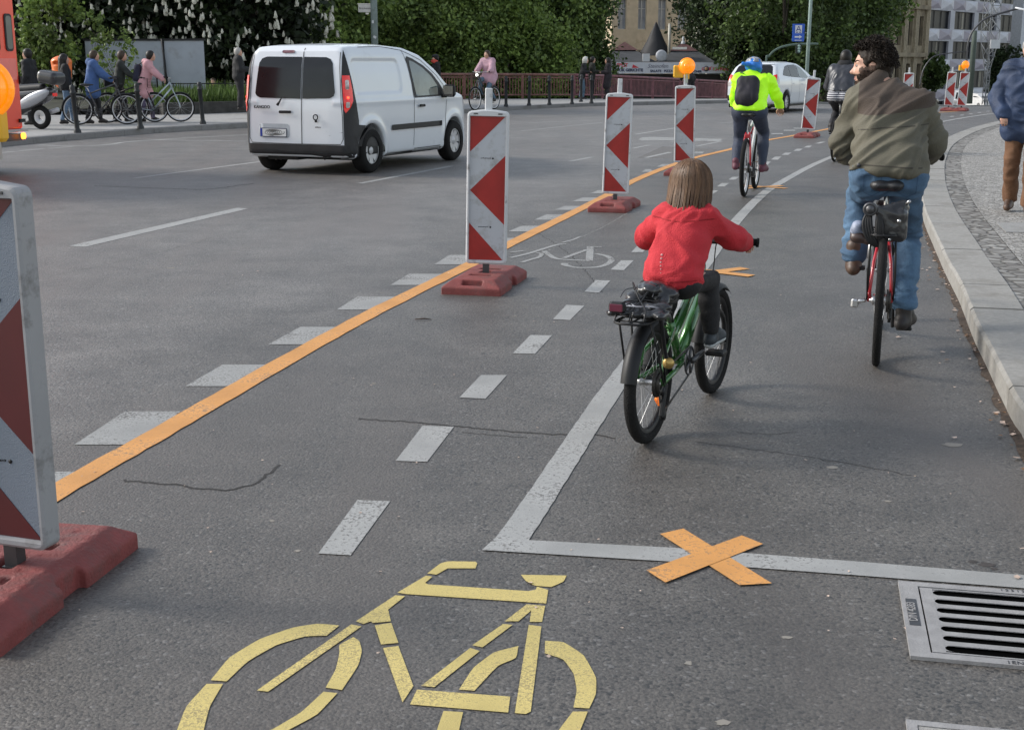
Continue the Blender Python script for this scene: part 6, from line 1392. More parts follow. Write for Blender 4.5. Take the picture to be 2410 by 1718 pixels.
# cyclist in dark jacket beyond the man
def rideJ(sy=.2, sz=.95, bary=.8, barz=1.02, up=0.0, ph=0.0, bby=.43, bbz=.285, cl=.165):
    J = dict(pelvis=(0, sy + .01, sz + .07), chest=(0, sy + .19 - up, sz + .37 + up * .2), neck=(0, sy + .27 - up * 1.5, sz + .53 + up * .3), head=(0, sy + .33 - up * 1.6, sz + .66 + up * .3), shL=(-.17, sy + .23 - up, sz + .47 + up * .3), shR=(.17, sy + .23 - up, sz + .47 + up * .3),
        elL=(-.25, sy + .36, sz + .22), elR=(.25, sy + .36, sz + .22), wrL=(-.24, bary - .10, barz + .04), wrR=(.24, bary - .10, barz + .04), hipL=(-.09, sy + .01, sz + .03), hipR=(.09, sy + .01, sz + .03))
    for k_, sg, a in (('R', 1, ph), ('L', -1, ph + math.pi)):
        px, pz = bby + math.cos(a) * cl, bbz + math.sin(a) * cl; an = Vector((sg * .13, px - .09, pz + .11)); hp = V3(J['hip' + k_]); d = an - hp; L_ = min(d.length, .87); m = (hp + an) / 2
        n_ = Vector((0, -d.z, d.y)); n_ = n_.normalized() * (1 if -d.z > 0 else -1); kn = m + n_ * math.sqrt(max(.001, .445 ** 2 - (L_ / 2) ** 2)); J['kn' + k_] = tuple(kn); J['an' + k_] = tuple(an); J['toe' + k_] = (sg * .13, px + .06, pz + .05)
    return J
Y_ = 21.5; loc = Vector((XU(1972, Y_ - .3, 1), Y_ - .3, 0)); hd = R(24)
bike('dark_bicycle', 'dark bicycle ridden beyond the man in the olive jacket', loc, hd, dict(frame=DSTEEL, far=True, crank=R(-60), sy=.2, sz=.95))
ts, P_, q, Rm = person('cyclist in dark leather jacket over a striped shirt, beyond the bearded man', loc, hd, rideJ(up=.0, ph=R(-60)), dict(jacket=M('leather_jacket', (.035, .037, .045), .38, var=.3, vs=6, bump=.3, bs=40), pants=DARKP, je=.03, jfat=.02, vr=.016, vc=.014, hem=1.10), HD)
STR = M('striped_shirt', (.02, .02, .035), .8); t_ = STR.node_tree; wv = t_.nodes.new('ShaderNodeTexWave'); wv.bands_direction = 'Z'; wv.inputs['Scale'].default_value = 9; tc = t_.nodes.new('ShaderNodeTexCoord'); t_.links.new(tc.outputs['Object'], wv.inputs['Vector']); rp = t_.nodes.new('ShaderNodeValToRGB'); t_.links.new(wv.outputs[0], rp.inputs[0]); rp.color_ramp.elements[0].position = .45; rp.color_ramp.elements[1].position = .55; rp.color_ramp.elements[0].color = (.02, .02, .04, 1); rp.color_ramp.elements[1].color = (.5, .5, .52, 1); t_.links.new(rp.outputs[0], t_.nodes['Principled BSDF'].inputs['Base Color'])
s = SDF((-.35, -.1, .85), (.35, .5, 1.3), .014, .03)
for sg in (-1, 1): s.cone((sg * .075, .21, 1.0), (sg * .07, .28, 1.14), .135, .13)
s.box((0, .2, .80), (.4, .4, .14), op='s'); link('shirt_hem', s.mesh('s'), STR, ts)
s = SDF([q(0, 0, 0)[i] - .3 for i in range(3)], [q(0, 0, 0)[i] + .3 for i in range(3)], .016, .02); s.cone(q(-.2, -.35, -.45), q(.2, -.35, -.45), .075, .075); s.ell(q(0, -.3, -.45), (.12, .09, .08)); link('hood', s.mesh('s'), DARKJ, ts)
# pink cyclist coming towards us on the far pavement
loc = G(1163, 258, .12); hd = R(212)
bike('bicycle_with_light', 'dark bicycle with a lit front lamp ridden along the far pavement', loc, hd, dict(frame=DSTEEL, far=True, style='step', crank=R(20), hz=1.12, sweep=.14, bw=.30, front_light=True, fl_es=6, fender=True, basket=True, barm=STEEL))
person('cyclist in a pale pink coat riding towards the camera on the far pavement', loc, hd, rideJ(barz=1.12, bary=.72, up=.08, ph=R(20)), dict(jacket=cloth('pale_pink_coat', (.52, .32, .38), var=.12), pants=cloth('blue_jeans_far', (.10, .16, .22)), je=.035, skirt=.35, face=(0, 1, .1)), HBn)
# pushed bicycles
def pb(u, v, hd, name, label, fr, **k):
    p = dict(frame=fr, far=True, R=.35, tr=.02, wb=1.08, hz=1.05, sweep=.10, fender=True, crank=R(30)); p.update(k)
    return bike(name, label, G(u, v, .12), R(hd), p)
pb(186, 295, 77, 'dark_trekking_bicycle', 'dark bicycle pushed by the person in the blue coat', DSTEEL, rack=True)
pb(256, 290, 70, 'black_bicycle', 'black bicycle in the middle pushed by the person in the dark jacket', BLACK, rack=True, basket=True)
pb(318, 289, 72, 'silver_ladies_bicycle', 'silver ladies bicycle pushed by the woman in pink', M('silver_blue_frame', (.42, .48, .52), .3, .3), style='step', rack=True, barm=STEEL)
hb = thing('handbag', 'black bag on the rack of the bicycle in the middle of the group', 'bag', G(268, 290, .12), 0); s = SDF((-.3, -.3, .7), (.3, .3, 1.3), .02, .04); s.box((0, 0, .97), (.17, .1, .13), rd=.06); link('bag', s.mesh('b'), BLACK, hb)
# ================================================================== STREET FURNITURE AND BACKGROUND
BOL = M('bollard_iron', (.028, .03, .032), .6, .3, var=.3)
def bollard_mb(h=.98, r=.05):
    mb = MB(); mb.lathe([(r * 1.5, 0), (r * 1.5, .05), (r * 1.05, .09), (r, .12), (r * .95, h * .80), (r * 1.25, h * .81), (r * 1.25, h * .84), (r * .85, h * .86), (r * 1.15, h * .92), (r * .9, h * .98), (.001, h)], n=14); return mb
bproto = bollard_mb().build('bollard', BOL)
bl = [(183, 314, 'dark iron bollard nearest the rescue truck'), (331, 304, 'dark iron bollard in front of the pink-coated woman'), (478, 293, 'dark iron bollard standing alone left of the white van'),
      (1191, 252, 'grey bollard just right of the pink cyclist'), (1245, 249.5, 'second grey bollard right of the pink cyclist'), (1293, 248, 'third grey bollard right of the pink cyclist'), (1346, 246.5, 'grey bollard left of the people at the railing'), (1367, 240.5, 'set-back bollard in front of the jeans of the hooded person'), (1392, 244.5, 'bollard in front of the person all in black')]
for i, (u, v, lb) in enumerate(bl):
    o = bproto if i == 0 else bproto.copy()
    if i: COL.objects.link(o)
    o.location = G(u, v, .12); o.rotation_euler = (0, R([2, -2, -2.5, 0, 1, -1, 0, 1, -1][i]), 0)
    if i == 0: o.rotation_euler = (0, R(3.0) * -1, 0)
    tag(o, lb, 'bollard', 'iron bollards along the far pavement')
# low wall and planted strip
WALLM = M('low_wall_dark', (.055, .052, .048), .9, var=.35, vs=6, bump=.4, bs=30)
w0, w1, w2 = G(385, 271, .12), G(600, 264.5, .12), G(1030, 251, .12)
def wallmesh(P, h, th, z=.0):
    m = MB()
    for a, b in zip(P, P[1:]):
        t = (b - a).normalized(); n_ = Vector((-t.y, t.x, 0)) * th; m.add([a, b, b + n_, a + n_] + [p + Vector((0, 0, h)) for p in (a, b, b + n_, a + n_)], [(3, 2, 1, 0), (4, 5, 6, 7), (0, 1, 5, 4), (1, 2, 6, 5), (2, 3, 7, 6), (3, 0, 4, 7)])
    return m
tag(wallmesh([w0, w1, w2], .32, .25).build('low_wall', WALLM), 'low dark stone wall edging the grass behind the left pavement', 'wall')
nl = Vector((-(w2 - w0).normalized().y, (w2 - w0).normalized().x, 0))
EARTH = M('planted_earth', (.03, .032, .02), .95, var=.5, vs=4)
mb = MB(); mb.add([w0 + nl * .2 + Vector((0, 0, .2)), w2 + nl * .2 + Vector((0, 0, .2)), w2 + nl * 9 + Vector((0, 0, .5)), w0 + nl * 9 + Vector((-6, 0, .5)), w0 + Vector((-12, 8, .3)), w0 + Vector((-12, -1, .0))], [(0, 1, 2, 3), (0, 3, 4, 5)]); structure(mb.build('flower_bed', EARTH))
def leafmesh(name, pts, size, mat, parent=None, seed=1, up=.2, aspect=.6):
    r_ = np.random.RandomState(seed); n = len(pts); P = np.asarray(pts, dtype=np.float32)
    a = r_.normal(size=(n, 3)); a /= np.linalg.norm(a, axis=1)[:, None]; b = np.cross(a, r_.normal(size=(n, 3)) + np.array([0, 0, up])); b /= np.linalg.norm(b, axis=1)[:, None] + 1e-9
    s_ = size * r_.uniform(.6, 1.35, (n, 1)); V = np.stack([P - a * s_, P - b * s_ * aspect + a * s_ * .1, P + a * s_, P + b * s_ * aspect + a * s_ * .1], 1).reshape(-1, 3).astype(np.float32)
    me = bpy.data.meshes.new(name); me.vertices.add(4 * n); me.vertices.foreach_set('co', V.ravel()); me.loops.add(4 * n); me.loops.foreach_set('vertex_index', np.arange(4 * n, dtype=np.int32)); me.polygons.add(n); me.polygons.foreach_set('loop_start', np.arange(0, 4 * n, 4, dtype=np.int32)); me.update(calc_edges=True)
    return link(name, me, mat, parent)
def leafmat(name, c, c2, trans=.25):
    m = bpy.data.materials.new(name); m.use_nodes = True; t = m.node_tree; N = t.nodes; L = t.links; b = N['Principled BSDF']; b.inputs['Roughness'].default_value = .55; b.inputs['Specular IOR Level'].default_value = .35
    g_ = N.new('ShaderNodeNewGeometry'); r = N.new('ShaderNodeValToRGB'); r.color_ramp.elements[0].color = (*c, 1); r.color_ramp.elements[1].color = (*c2, 1); L.new(g_.outputs['Random Per Island'], r.inputs[0])
    tc = N.new('ShaderNodeTexCoord'); nz = N.new('ShaderNodeTexNoise'); nz.inputs['Scale'].default_value = .7; L.new(tc.outputs['Object'], nz.inputs['Vector']); r2 = N.new('ShaderNodeValToRGB'); r2.color_ramp.elements[0].position = .35; r2.color_ramp.elements[1].position = .65; r2.color_ramp.elements[0].color = (.6, .6, .6, 1); r2.color_ramp.elements[1].color = (1.3, 1.3, 1.2, 1); L.new(nz.outputs[0], r2.inputs[0])
    mx = N.new('ShaderNodeMix'); mx.data_type = 'RGBA'; mx.blend_type = 'MULTIPLY'; mx.inputs[0].default_value = 1; L.new(r.outputs[0], mx.inputs[6]); L.new(r2.outputs[0], mx.inputs[7]); L.new(mx.outputs[2], b.inputs['Base Color'])
    tr = N.new('ShaderNodeBsdfTranslucent'); L.new(mx.outputs[2], tr.inputs[0]); ms = N.new('ShaderNodeMixShader'); ms.inputs[0].default_value = trans; L.new(b.outputs[0], ms.inputs[1]); L.new(tr.outputs[0], ms.inputs[2]); L.new(ms.outputs[0], N['Material Output'].inputs[0]); return m
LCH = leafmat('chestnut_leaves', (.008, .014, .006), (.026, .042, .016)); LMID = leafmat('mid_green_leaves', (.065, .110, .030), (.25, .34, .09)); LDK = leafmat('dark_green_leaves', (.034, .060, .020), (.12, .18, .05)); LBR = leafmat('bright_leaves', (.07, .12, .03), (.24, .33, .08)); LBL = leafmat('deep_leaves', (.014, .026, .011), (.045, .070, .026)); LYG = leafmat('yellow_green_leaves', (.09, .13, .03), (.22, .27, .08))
BARK = M('bark', (.06, .05, .04), .9, var=.4, vs=8, bump=.6, bs=20)
def crown_pts(r_, c, rad, n, nclump, spread=.22, zlo=None, bias=.55):
    c = np.array(c); rad = np.array(rad); d = r_.normal(size=(nclump, 3)); d /= np.linalg.norm(d, axis=1)[:, None]; q = d * (bias + (1 - bias) * r_.uniform(0, 1, (nclump, 1)) ** .6) * r_.uniform(.8, 1.08, (nclump, 1))
    k = r_.randint(0, nclump, n); e = r_.normal(size=(n, 3)); e /= np.linalg.norm(e, axis=1)[:, None]; e *= r_.uniform(0, 1, (n, 1)) ** .45
    P = q[k] + e * spread * r_.uniform(.6, 1.3, (nclump, 1))[k]; P = c + P * rad
    if zlo is not None: P = P[P[:, 2] > zlo]
    return P
def tree(u, Y, cz, rad, label, mat, n=9000, leaf=.13, nclump=110, seed=1, name='tree', trunk=.22, group='trees beyond the railing', candles=0, limbs=6, bare=None, base=None, spread=.24, cat='tree'):
    x = XU(u, Y, cz); z0 = gz(Y) + (0 if base is None else base); t = thing(name, label, cat, (x, Y, z0), 0, group); r_ = np.random.RandomState(seed); rnd = random.Random(seed); cz = cz - z0
    mb = MB(); top = cz + rad[2] * .35; mb.tube(bez([(0, 0, -.1), (rnd.uniform(-.1, .1), 0, cz * .35), (rnd.uniform(-.2, .2), 0, cz * .8), (rnd.uniform(-.3, .3), 0, top)], 4), [trunk * (1 - .75 * i / 12) for i in range(13)], 8)
    for k in range(limbs):
        a = rnd.uniform(0, 6.28); zz = max(.8, cz * rnd.uniform(.35, .8)); e = Vector((math.cos(a) * rad[0] * .7, math.sin(a) * rad[1] * .7, cz + rad[2] * rnd.uniform(-.3, .5))); st_ = Vector((0, 0, zz))
        mb.tube(bez([st_, st_.lerp(e, .5) + Vector((0, 0, .25 * rad[2] * .3)), e], 4), [trunk * .38 * (1 - .8 * i / 8) for i in range(9)], 5)
    mb.build('trunk', BARK, t)
    P = crown_pts(r_, (0, 0, cz), rad, n, nclump, spread, .25 if base is None else None)
    leafmesh('crown', P, leaf, mat, t, seed)
    if candles:
        q = crown_pts(r_, (0, 0, cz), np.array(rad) * 1.16, candles * 4, nclump * 3, .1, None, .9); q = q[q[:, 1] < .05 * rad[1]][:candles]; mb = MB()
        for p in q:
            s_ = rnd.uniform(.55, 1.0); h = .26 * s_; tl = Vector((rnd.uniform(-.08, .08), rnd.uniform(-.08, .08), 0)); mb.lathe([(.045 * s_, 0), (.068 * s_, h * .25), (.052 * s_, h * .55), (.028 * s_, h * .85), (.004, h)], Vector(p), (tl.x * 3, tl.y * 3, 1), 6)
            for j in range(7): a = rnd.uniform(0, 6.28); f = rnd.uniform(0, .8); o_ = Vector(p) + Vector((math.cos(a) * .07 * (1 - f) * s_, math.sin(a) * .07 * (1 - f) * s_, h * f)); mb.add([o_ + Vector((-.03, 0, -.02)), o_ + Vector((.03, .01, -.02)), o_ + Vector((.0, -.02, .035))], [(0, 1, 2)])
        mb.build('flower_candles', M('chestnut_blossom', (.56, .55, .47), .8, var=.3, vs=30), t, fix=False)
    return t
# chestnuts in flower on the left
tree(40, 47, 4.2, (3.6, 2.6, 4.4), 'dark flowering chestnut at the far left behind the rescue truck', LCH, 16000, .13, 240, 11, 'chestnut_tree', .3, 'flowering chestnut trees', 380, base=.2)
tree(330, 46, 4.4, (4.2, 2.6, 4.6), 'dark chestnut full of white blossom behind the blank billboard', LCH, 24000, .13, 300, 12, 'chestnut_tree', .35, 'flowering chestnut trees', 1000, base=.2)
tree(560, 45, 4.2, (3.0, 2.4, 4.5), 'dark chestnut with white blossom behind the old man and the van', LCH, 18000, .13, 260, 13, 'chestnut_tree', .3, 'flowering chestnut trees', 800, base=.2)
tree(118, 40.5, 2.75, (.95, .7, 1.5), 'small bright green young tree left of the billboard', LMID, 2600, .085, 60, 21, 'young_tree', .035, 'young trees by the billboard', base=.2, limbs=8)
tree(75, 41, 1.6, (.8, .6, 1.1), 'light green bush behind the dark haired man', LMID, 1500, .08, 40, 22, 'bush', .03, 'young trees by the billboard', base=.2, cat='bush')
tree(268, 39.2, 1.65, (.75, .4, 1.0), 'sparse thin sapling in front of the billboard', LMID, 650, .07, 40, 23, 'sapling', .02, 'young trees by the billboard', base=.2, limbs=10)
tree(215, 39.8, 2.6, (.45, .3, .5), 'thin sapling top at the upper left corner of the billboard', LMID, 260, .07, 20, 24, 'sapling', .015, 'young trees by the billboard', base=.2, limbs=5)
# mass beyond the railing
tr_list = [(700, 58, 3.2, (4.2, 3, 4.6), LMID, 20000, 'broad mid-green tree behind the left half of the van'), (860, 64, 4.5, (4.5, 3, 5.2), LDK, 17000, 'darker green tree behind the street lamp post'), (1000, 62, 2.6, (4.2, 3, 4.2), LMID, 20000, 'mid-green tree above the bonnet of the van'),
 (1110, 66, 4.5, (4, 3, 5.5), LDK, 16000, 'dense green tree behind the pink cyclist'), (1190, 63, 1.4, (3.6, 2.5, 3.2), LBR, 9000, 'lighter leafy shrub behind the railing right of the pink cyclist'), (1240, 67, 3.8, (4.0, 3, 5.0), LMID, 20000, 'big green tree left of the yellow facade'), (1330, 68, 2.6, (2.6, 2.5, 3.9), LDK, 12000, 'dark green tree behind the people at the railing'),
 (1715, 96, 6.0, (4.2, 4, 8.0), LBL, 14000, 'very dark conifer right of the yellow facade'), (1770, 92, 5.5, (4.5, 3, 6.8), LBL, 13000, 'deep green tree above the white estate car'), (1850, 80, 4.5, (4.0, 3, 6.0), LDK, 15000, 'green tree behind the blue sign'), (1950, 86, 5.5, (4.6, 3, 6.5), LDK, 14000, 'green tree above the dark-jacketed cyclist'), (2045, 90, 6.6, (2.6, 3, 4.2), LMID, 7000, 'green tree top in front of the ornate facade'), (1800, 80, .6, (2.2, 2, 2.8), LBL, 8000, 'low dark bushy tree right of the snack kiosk')]
for i, (u, Y, cz, rad, mt, n, lb) in enumerate(tr_list): tree(u, Y, cz, rad, lb, mt, int(n * 1.5), .105 if Y < 70 else .14, 190, 40 + i, 'leafy_tree', .25)
for i, (u, Y, cz, rad, lb) in enumerate([(2200, 108, .7, (1.0, 1, 1.5), 'small street tree left of the far pair of beacons'), (2352, 125, -1.0, (1.0, 1.2, 1.6), 'small dark tree right of the far warning lamp'), (2378, 112, .9, (1.7, 2, 2.1), 'dark tree beside the head of the man in blue')]): tree(u, Y, cz, rad, lb, LBL if i else LDK, 4200, .15, 90, 70 + i, 'street_tree', .15, 'small street trees at the bend')
# dark undergrowth on the canal bank (one mass)
r_ = np.random.RandomState(5); P = np.stack([r_.uniform(-24, 4.0, 26000), r_.uniform(66, 72, 26000), r_.uniform(-2.5, 1.0, 26000)], 1); P[:, 2] += .8 * np.sin(P[:, 0] * .9) + r_.normal(size=26000) * .3
o = leafmesh('undergrowth', P, .2, LBL, None, 7); tag(o, kind='stuff')
# the opposite bank: dark hedge wall far behind everything so that no bare horizon shows
r_ = np.random.RandomState(6); n = 60000; P = np.stack([np.where(r_.uniform(0, 1, n) < .72, r_.uniform(-75, 6.5, n), r_.uniform(15.5, 26, n)), r_.uniform(100, 106, n), r_.uniform(-5, 13, n)], 1)
P[:, 2] += 1.5 * np.sin(P[:, 0] * .3); o = leafmesh('far_woodland', P, .45, LBL, None, 8); tag(o, kind='stuff')
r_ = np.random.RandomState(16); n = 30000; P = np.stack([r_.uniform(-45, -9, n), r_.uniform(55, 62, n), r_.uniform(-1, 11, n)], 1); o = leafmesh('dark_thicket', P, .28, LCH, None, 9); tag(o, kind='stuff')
# grass behind the wall
r_ = np.random.RandomState(7); n = 9000; a_ = r_.uniform(0, 1, n); b_ = r_.uniform(.3, 5.0, n); base = np.outer(1 - a_, np.array(w0)) + np.outer(a_, np.array(w1 + (w2 - w1) * .2)) + np.outer(b_, np.array(nl)); base[:, 2] = .32 + r_.uniform(0, 1, n) * (.32 + .05 * b_)
GR = leafmat('grass_blades', (.05, .09, .02), (.17, .26, .06)); r2 = np.random.RandomState(2); V = []; F = []
hgt = r2.uniform(.1, .28, n); ang = r2.uniform(0, 3.14, n)
V = np.stack([base + np.stack([np.cos(ang) * .02, np.sin(ang) * .02, -.05 * np.ones(n)], 1), base - np.stack([np.cos(ang) * .02, np.sin(ang) * .02, .05 * np.ones(n)], 1), base + np.stack([r2.normal(size=n) * .05, r2.normal(size=n) * .05, hgt], 1)], 1).reshape(-1, 3)
me = bpy.data.meshes.new('grass'); me.from_pydata(V.tolist(), [], [(3 * i, 3 * i + 1, 3 * i + 2) for i in range(n)]); tag(link('grass', me, GR), kind='stuff')
# billboard
BB0 = Vector((XU(204, 41, 1.5), 41, 0)); BB1 = Vector((XU(481, 40.5, 1.5), 40.5, 0))
bbd = thing('billboard', 'blank whitish billboard seen from behind, two panels in front of the chestnuts', 'billboard', BB0, math.atan2((BB1 - BB0).y, (BB1 - BB0).x)); W_ = (BB1 - BB0).length
BBM = M('billboard_back', (.33, .36, .40), .7, var=.1, vs=1.5, dirt=(.26, .27, .27), ds=2, dthr=.55)
zt, zb_ = 2.16, .72; sx_ = W_ * .665
for a, b in ((0, sx_ - .03), (sx_ + .03, W_)):
    mb = MB(); mb.box(((a + b) / 2, 0, (zt + zb_) / 2), (b - a, .06, zt - zb_)); mb.build('panel', BBM, bbd)
mb = MB(); mb.box((W_ / 2, 0, zt + .03), (W_ + .1, .12, .06)); mb.tube([(sx_ - .02, -.06, zt + .05), (sx_ + .12, -.1, .3)], .03, 6); mb.build('frame', BLACK, bbd)
for x in (.3, W_ - .3): mb = MB(); mb.box((x, .08, .9), (.08, .08, 2.4)); mb.build('post', BLACK, bbd)
# black fence behind the grass
fn = thing('park_fence', 'low black iron fence standing in the grass behind the wall', 'fence', Vector((XU(385, 39.5, .5), 39.5, .3)), R(12)); Lf = 3.6
mb = MB(); mb.box((Lf / 2, 0, .62), (Lf, .03, .03)); mb.box((Lf / 2, 0, .12), (Lf, .03, .03)); mb.build('rail', BLACK, fn)
mb = MB()
for k in range(37): mb.box((k * .1, 0, .36), (.012, .012, .52))
mb.build('bars', BLACK, fn)
for k in range(3): mb = MB(); mb.box((k * 1.78, 0, .35), (.05, .05, .75)); mb.build('post', BLACK, fn)
# orange litter bin and its neighbour
ob = thing('litter_bin', 'round orange litter bin behind the woman with long dark hair', 'litter bin', Vector((XU(147, 33, 1.2), 33, 0)), 0)
s = SDF((-.4, -.4, .8), (.4, .4, 1.8), .02, .04); s.cone((0, 0, 1.1), (0, 0, 1.45), .21, .24); s.ell((0, 0, 1.55), (.25, .25, .13)); s.box((0, -.25, 1.52), (.13, .12, .035), rd=.02, op='s'); link('bin', s.mesh('b'), M('orange_bin', (.75, .16, .02), .45, clear=.2), ob)
mb = MB(); mb.box((0, .2, .8), (.07, .07, 1.6)); mb.build('post', DSTEEL, ob)
# bridge railing
IRN = M('brown_iron', (.19, .085, .068), .6, .1, var=.3, vs=4, dirt=(.04, .03, .03), ds=3); IRP = M('purple_iron', (.22, .09, .10), .6, .1, var=.3, vs=4, dirt=(.05, .04, .045), ds=3)
rl = [(985, 52.0), (1110, 53.5), (1230, 54.5), (1350, 55.5), (1430, 57.5), (1600, 63.5), (1710, 69), (1830, 80)]
RP = [Vector((XU(u, Y, .5), Y, gz(Y) + .12)) for u, Y in rl]
for i, (a, b) in enumerate(zip(RP, RP[1:])):
    L_ = (b - a).length; d = (b - a) / L_; lab = ['section of brown bridge railing beside the van bonnet', 'brown bridge railing behind the pink cyclist', 'brown bridge railing behind the third bollard', 'bridge railing behind the people in dark clothes', 'purple-brown bridge railing under the snack kiosk sign', 'bridge railing left of the white estate car', 'bridge railing behind the white estate car'][i]
    t = thing('bridge_railing', lab, 'railing', a, 0, 'iron railing of the bridge'); mt = IRN if i < 3 else IRP; P3 = lambda s_, z: d * s_ + Vector((0, 0, z))
    mb = MB(); mb.tube([P3(0, .96), P3(L_, .96)], .055, 8); mb.build('handrail', mt, t)
    mb = MB(); mb.tube([P3(0, .85), P3(L_, .85)], .028, 5); mb.tube([P3(0, .16), P3(L_, .16)], .035, 5); mb.build('rail', mt, t)
    mb = MB(); k = 0.0
    while k < L_: mb.tube([P3(k, .14), P3(k, .88)], .019, 4, caps=False); k += .13
    mb.build('bars', mt, t)
    mb = MB(); k = 0.0
    while k < L_ - .3: mb = MB(); c = P3(k, .47); mb.box(c, (.10, .10, .94)); k += 2.15; mb.build('post', mt, t)
# ---- lamp posts and signs
GPOST = M('grey_green_post', (.16, .20, .19), .6, var=.2, vs=5, dirt=(.10, .12, .11), ds=4)
lp = thing('lamp_post', 'thick grey-green lamp post with a small street sign, rising behind the van roof', 'lamp post', Vector((XU(882, 44, 2), 44, .12)), 0)
mb = MB(); mb.tube([(0, 0, 0), (0, 0, 3), (0, 0, 9)], [.115, .112, .08], 16); mb.build('post', GPOST, lp)
mb = MB(); mb.box((-.28, -.02, 3.10), (.44, .03, .24)); sg_ = mb.build('street_sign', M('sign_white', (.5, .48, .45), .5), lp); mb = MB(); mb.box((-.28, -.02, 3.24), (.48, .04, .025)); mb.box((-.22, 0, 2.94), (.10, .03, .05)); mb.build('sign_bracket', STEEL, lp)
text_mesh('Brückenstr', .085, BLACK, 'lettering', lp, Matrix.Translation((-.28, -.037, 3.10)) @ Matrix.Rotation(R(90), 4, 'X'), .002)
mb = MB(); mb.box((-.03, -.112, 2.68), (.06, .01, .09)); mb.build('sticker', WHITEP, lp); mb = MB(); mb.box((.02, -.112, 2.2), (.10, .01, .07), rot=Matrix.Rotation(R(30), 3, 'Y')); mb.build('sticker', WHITEP, lp)
lp2 = thing('sign_post', 'tall pale green post carrying the blue arrow sign behind the white estate car', 'post', Vector((XU(1898, 53, 1), 53, gz(53))), 0)
mb = MB(); mb.tube([(0, 0, 0), (.02, 0, 3), (.06, 0, 9)], [.075, .07, .055], 12); mb.build('post', M('pale_green_post', (.26, .34, .31), .6, var=.15), lp2)
bs = thing('blue_sign', 'blue rectangular sign with white letter A emblem and an arrow to the right', 'sign', Vector((XU(1879, 52.8, 2.6), 52.8, gz(53))), 0)
def zv(v, Y): return EYE - (v - 145) / FPX * Y * 1.0
zc = (zv(62, 52.8) + zv(101, 52.8)) / 2 - gz(53); hh_ = zv(62, 52.8) - zv(101, 52.8)
mb = MB(); mb.prism(rrect(-.235, zc - hh_ / 2, .235, zc + hh_ / 2, .03), lambda a, b, d: (a, d, b), .03); mb.build('plate', M('sign_blue', (.02, .10, .50), .4), bs)
mb = MB(); mb.prism([(-.13, zc - .02), (.13, zc - .02), (.13, zc + .28), (-.13, zc + .28)], lambda a, b, d: (a, -.004 - d, b), .004); mb.prism([(-.14, zc - .19), (.04, zc - .19), (.04, zc - .23), (.15, zc - .16), (.04, zc - .09), (.04, zc - .13), (-.14, zc - .13)], lambda a, b, d: (a, -.004 - d, b), .004); mb.prism([(-.14, zc - .30), (.14, zc - .30), (.14, zc - .275), (-.14, zc - .275)], lambda a, b, d: (a, -.004 - d, b), .004); mb.build('white_field', M('sign_white2', (.65, .66, .68), .5), bs)
mb = MB()
for P_ in ([(-.10, zc + .06), (-.065, zc + .06), (-.012, zc + .20), (-.012, zc + .25)], [(.10, zc + .06), (.065, zc + .06), (.012, zc + .20), (.012, zc + .25)], [(-.055, zc + .10), (.055, zc + .10), (.045, zc + .13), (-.045, zc + .13)], [(-.012, zc + .20), (.012, zc + .20), (.012, zc + .25), (-.012, zc + .25)], [(-.10, zc + .0), (-.02, zc + .0), (-.02, zc + .03), (-.10, zc + .03)], [(.02, zc + .0), (.10, zc + .0), (.10, zc + .03), (.02, zc + .03)]): mb.prism(P_, lambda a, b, d: (a, -.0085 - d, b), .004)
mb.build('letter', M('sign_navy', (.015, .03, .2), .5), bs); mb = MB(); mb.box((.26, .015, zc), (.12, .03, .05)); mb.build('bracket', GPOST, bs)
tl = thing('traffic_light', 'traffic signal hanging from a curved green mast above the white estate car', 'traffic light', Vector((XU(1802, 66, 1), 66, gz(66))), 0)
GG = M('mast_green', (.10, .15, .12), .6); kx = 66 * .9745 / FPX
pts = [(0, 0, 0), (.0, 0, 2.1)] + [(dx, 0, zv(v, 66) - gz(66)) for dx, v in ((.1, 135), (.35, 122), (.8, 112), (1.5, 107), (2.5, 106))]
mb = MB(); mb.tube(bez(pts, 4), .05, 8); mb.build('mast', GG, tl); mb = MB(); mb.box((1.55, 0, zv(117, 66) - gz(66)), (.26, .2, .48), bev=.04); hd_ = mb.build('signal_head', M('signal_box', (.02, .03, .025), .6), tl)
mb = MB()
for k, v in enumerate((111, 117, 123)): mb.cyl((1.55, -.1, zv(v, 66) - gz(66)), (1.55, -.13, zv(v, 66) - gz(66)), .07, 12)
mb.build('signal_lens', M('pale_lens', (.3, .42, .38), .4), hd_)
# ---- snack kiosk
KY = 82; kz = gz(KY)
ki = thing('snack_kiosk', 'low snack kiosk with dark hipped roofs and a long white sign band behind the bridge', 'kiosk', Vector((XU(1560, KY, 1), KY, kz)), R(-3))
m_px = KY * .9745 / FPX; X_ = lambda u: (u - 1560) * m_px; Zk = lambda v: EYE - (v - 145) / FPX * KY - kz
mb = MB(); mb.box((X_(1545), 2.6, Zk(175) / 2), (X_(1715) - X_(1385), 5, Zk(175))); mb.build('wall', M('kiosk_dark', (.03, .028, .026), .8, var=.5, vs=1.5), ki)
mb = MB(); mb.box((X_(1560), -.35, (Zk(147.5) + Zk(172)) / 2), (X_(1722) - X_(1396), .14, Zk(147.5) - Zk(172))); band = mb.build('sign_band', M('sign_band_white', (.52, .54, .58), .5, var=.06, dirt=(.4, .4, .42), ds=1.5, dthr=.6), ki)
def ktext(s_, u, v, sz, m_, sh=0, bold=0.0): 
    return text_mesh(s_, sz * m_px * 1.35, m_, 'lettering', ki, Matrix.Translation((X_(u), -.425, Zk(v))) @ Matrix.Rotation(R(90), 4, 'X'), .004, shear=sh, bold=bold)
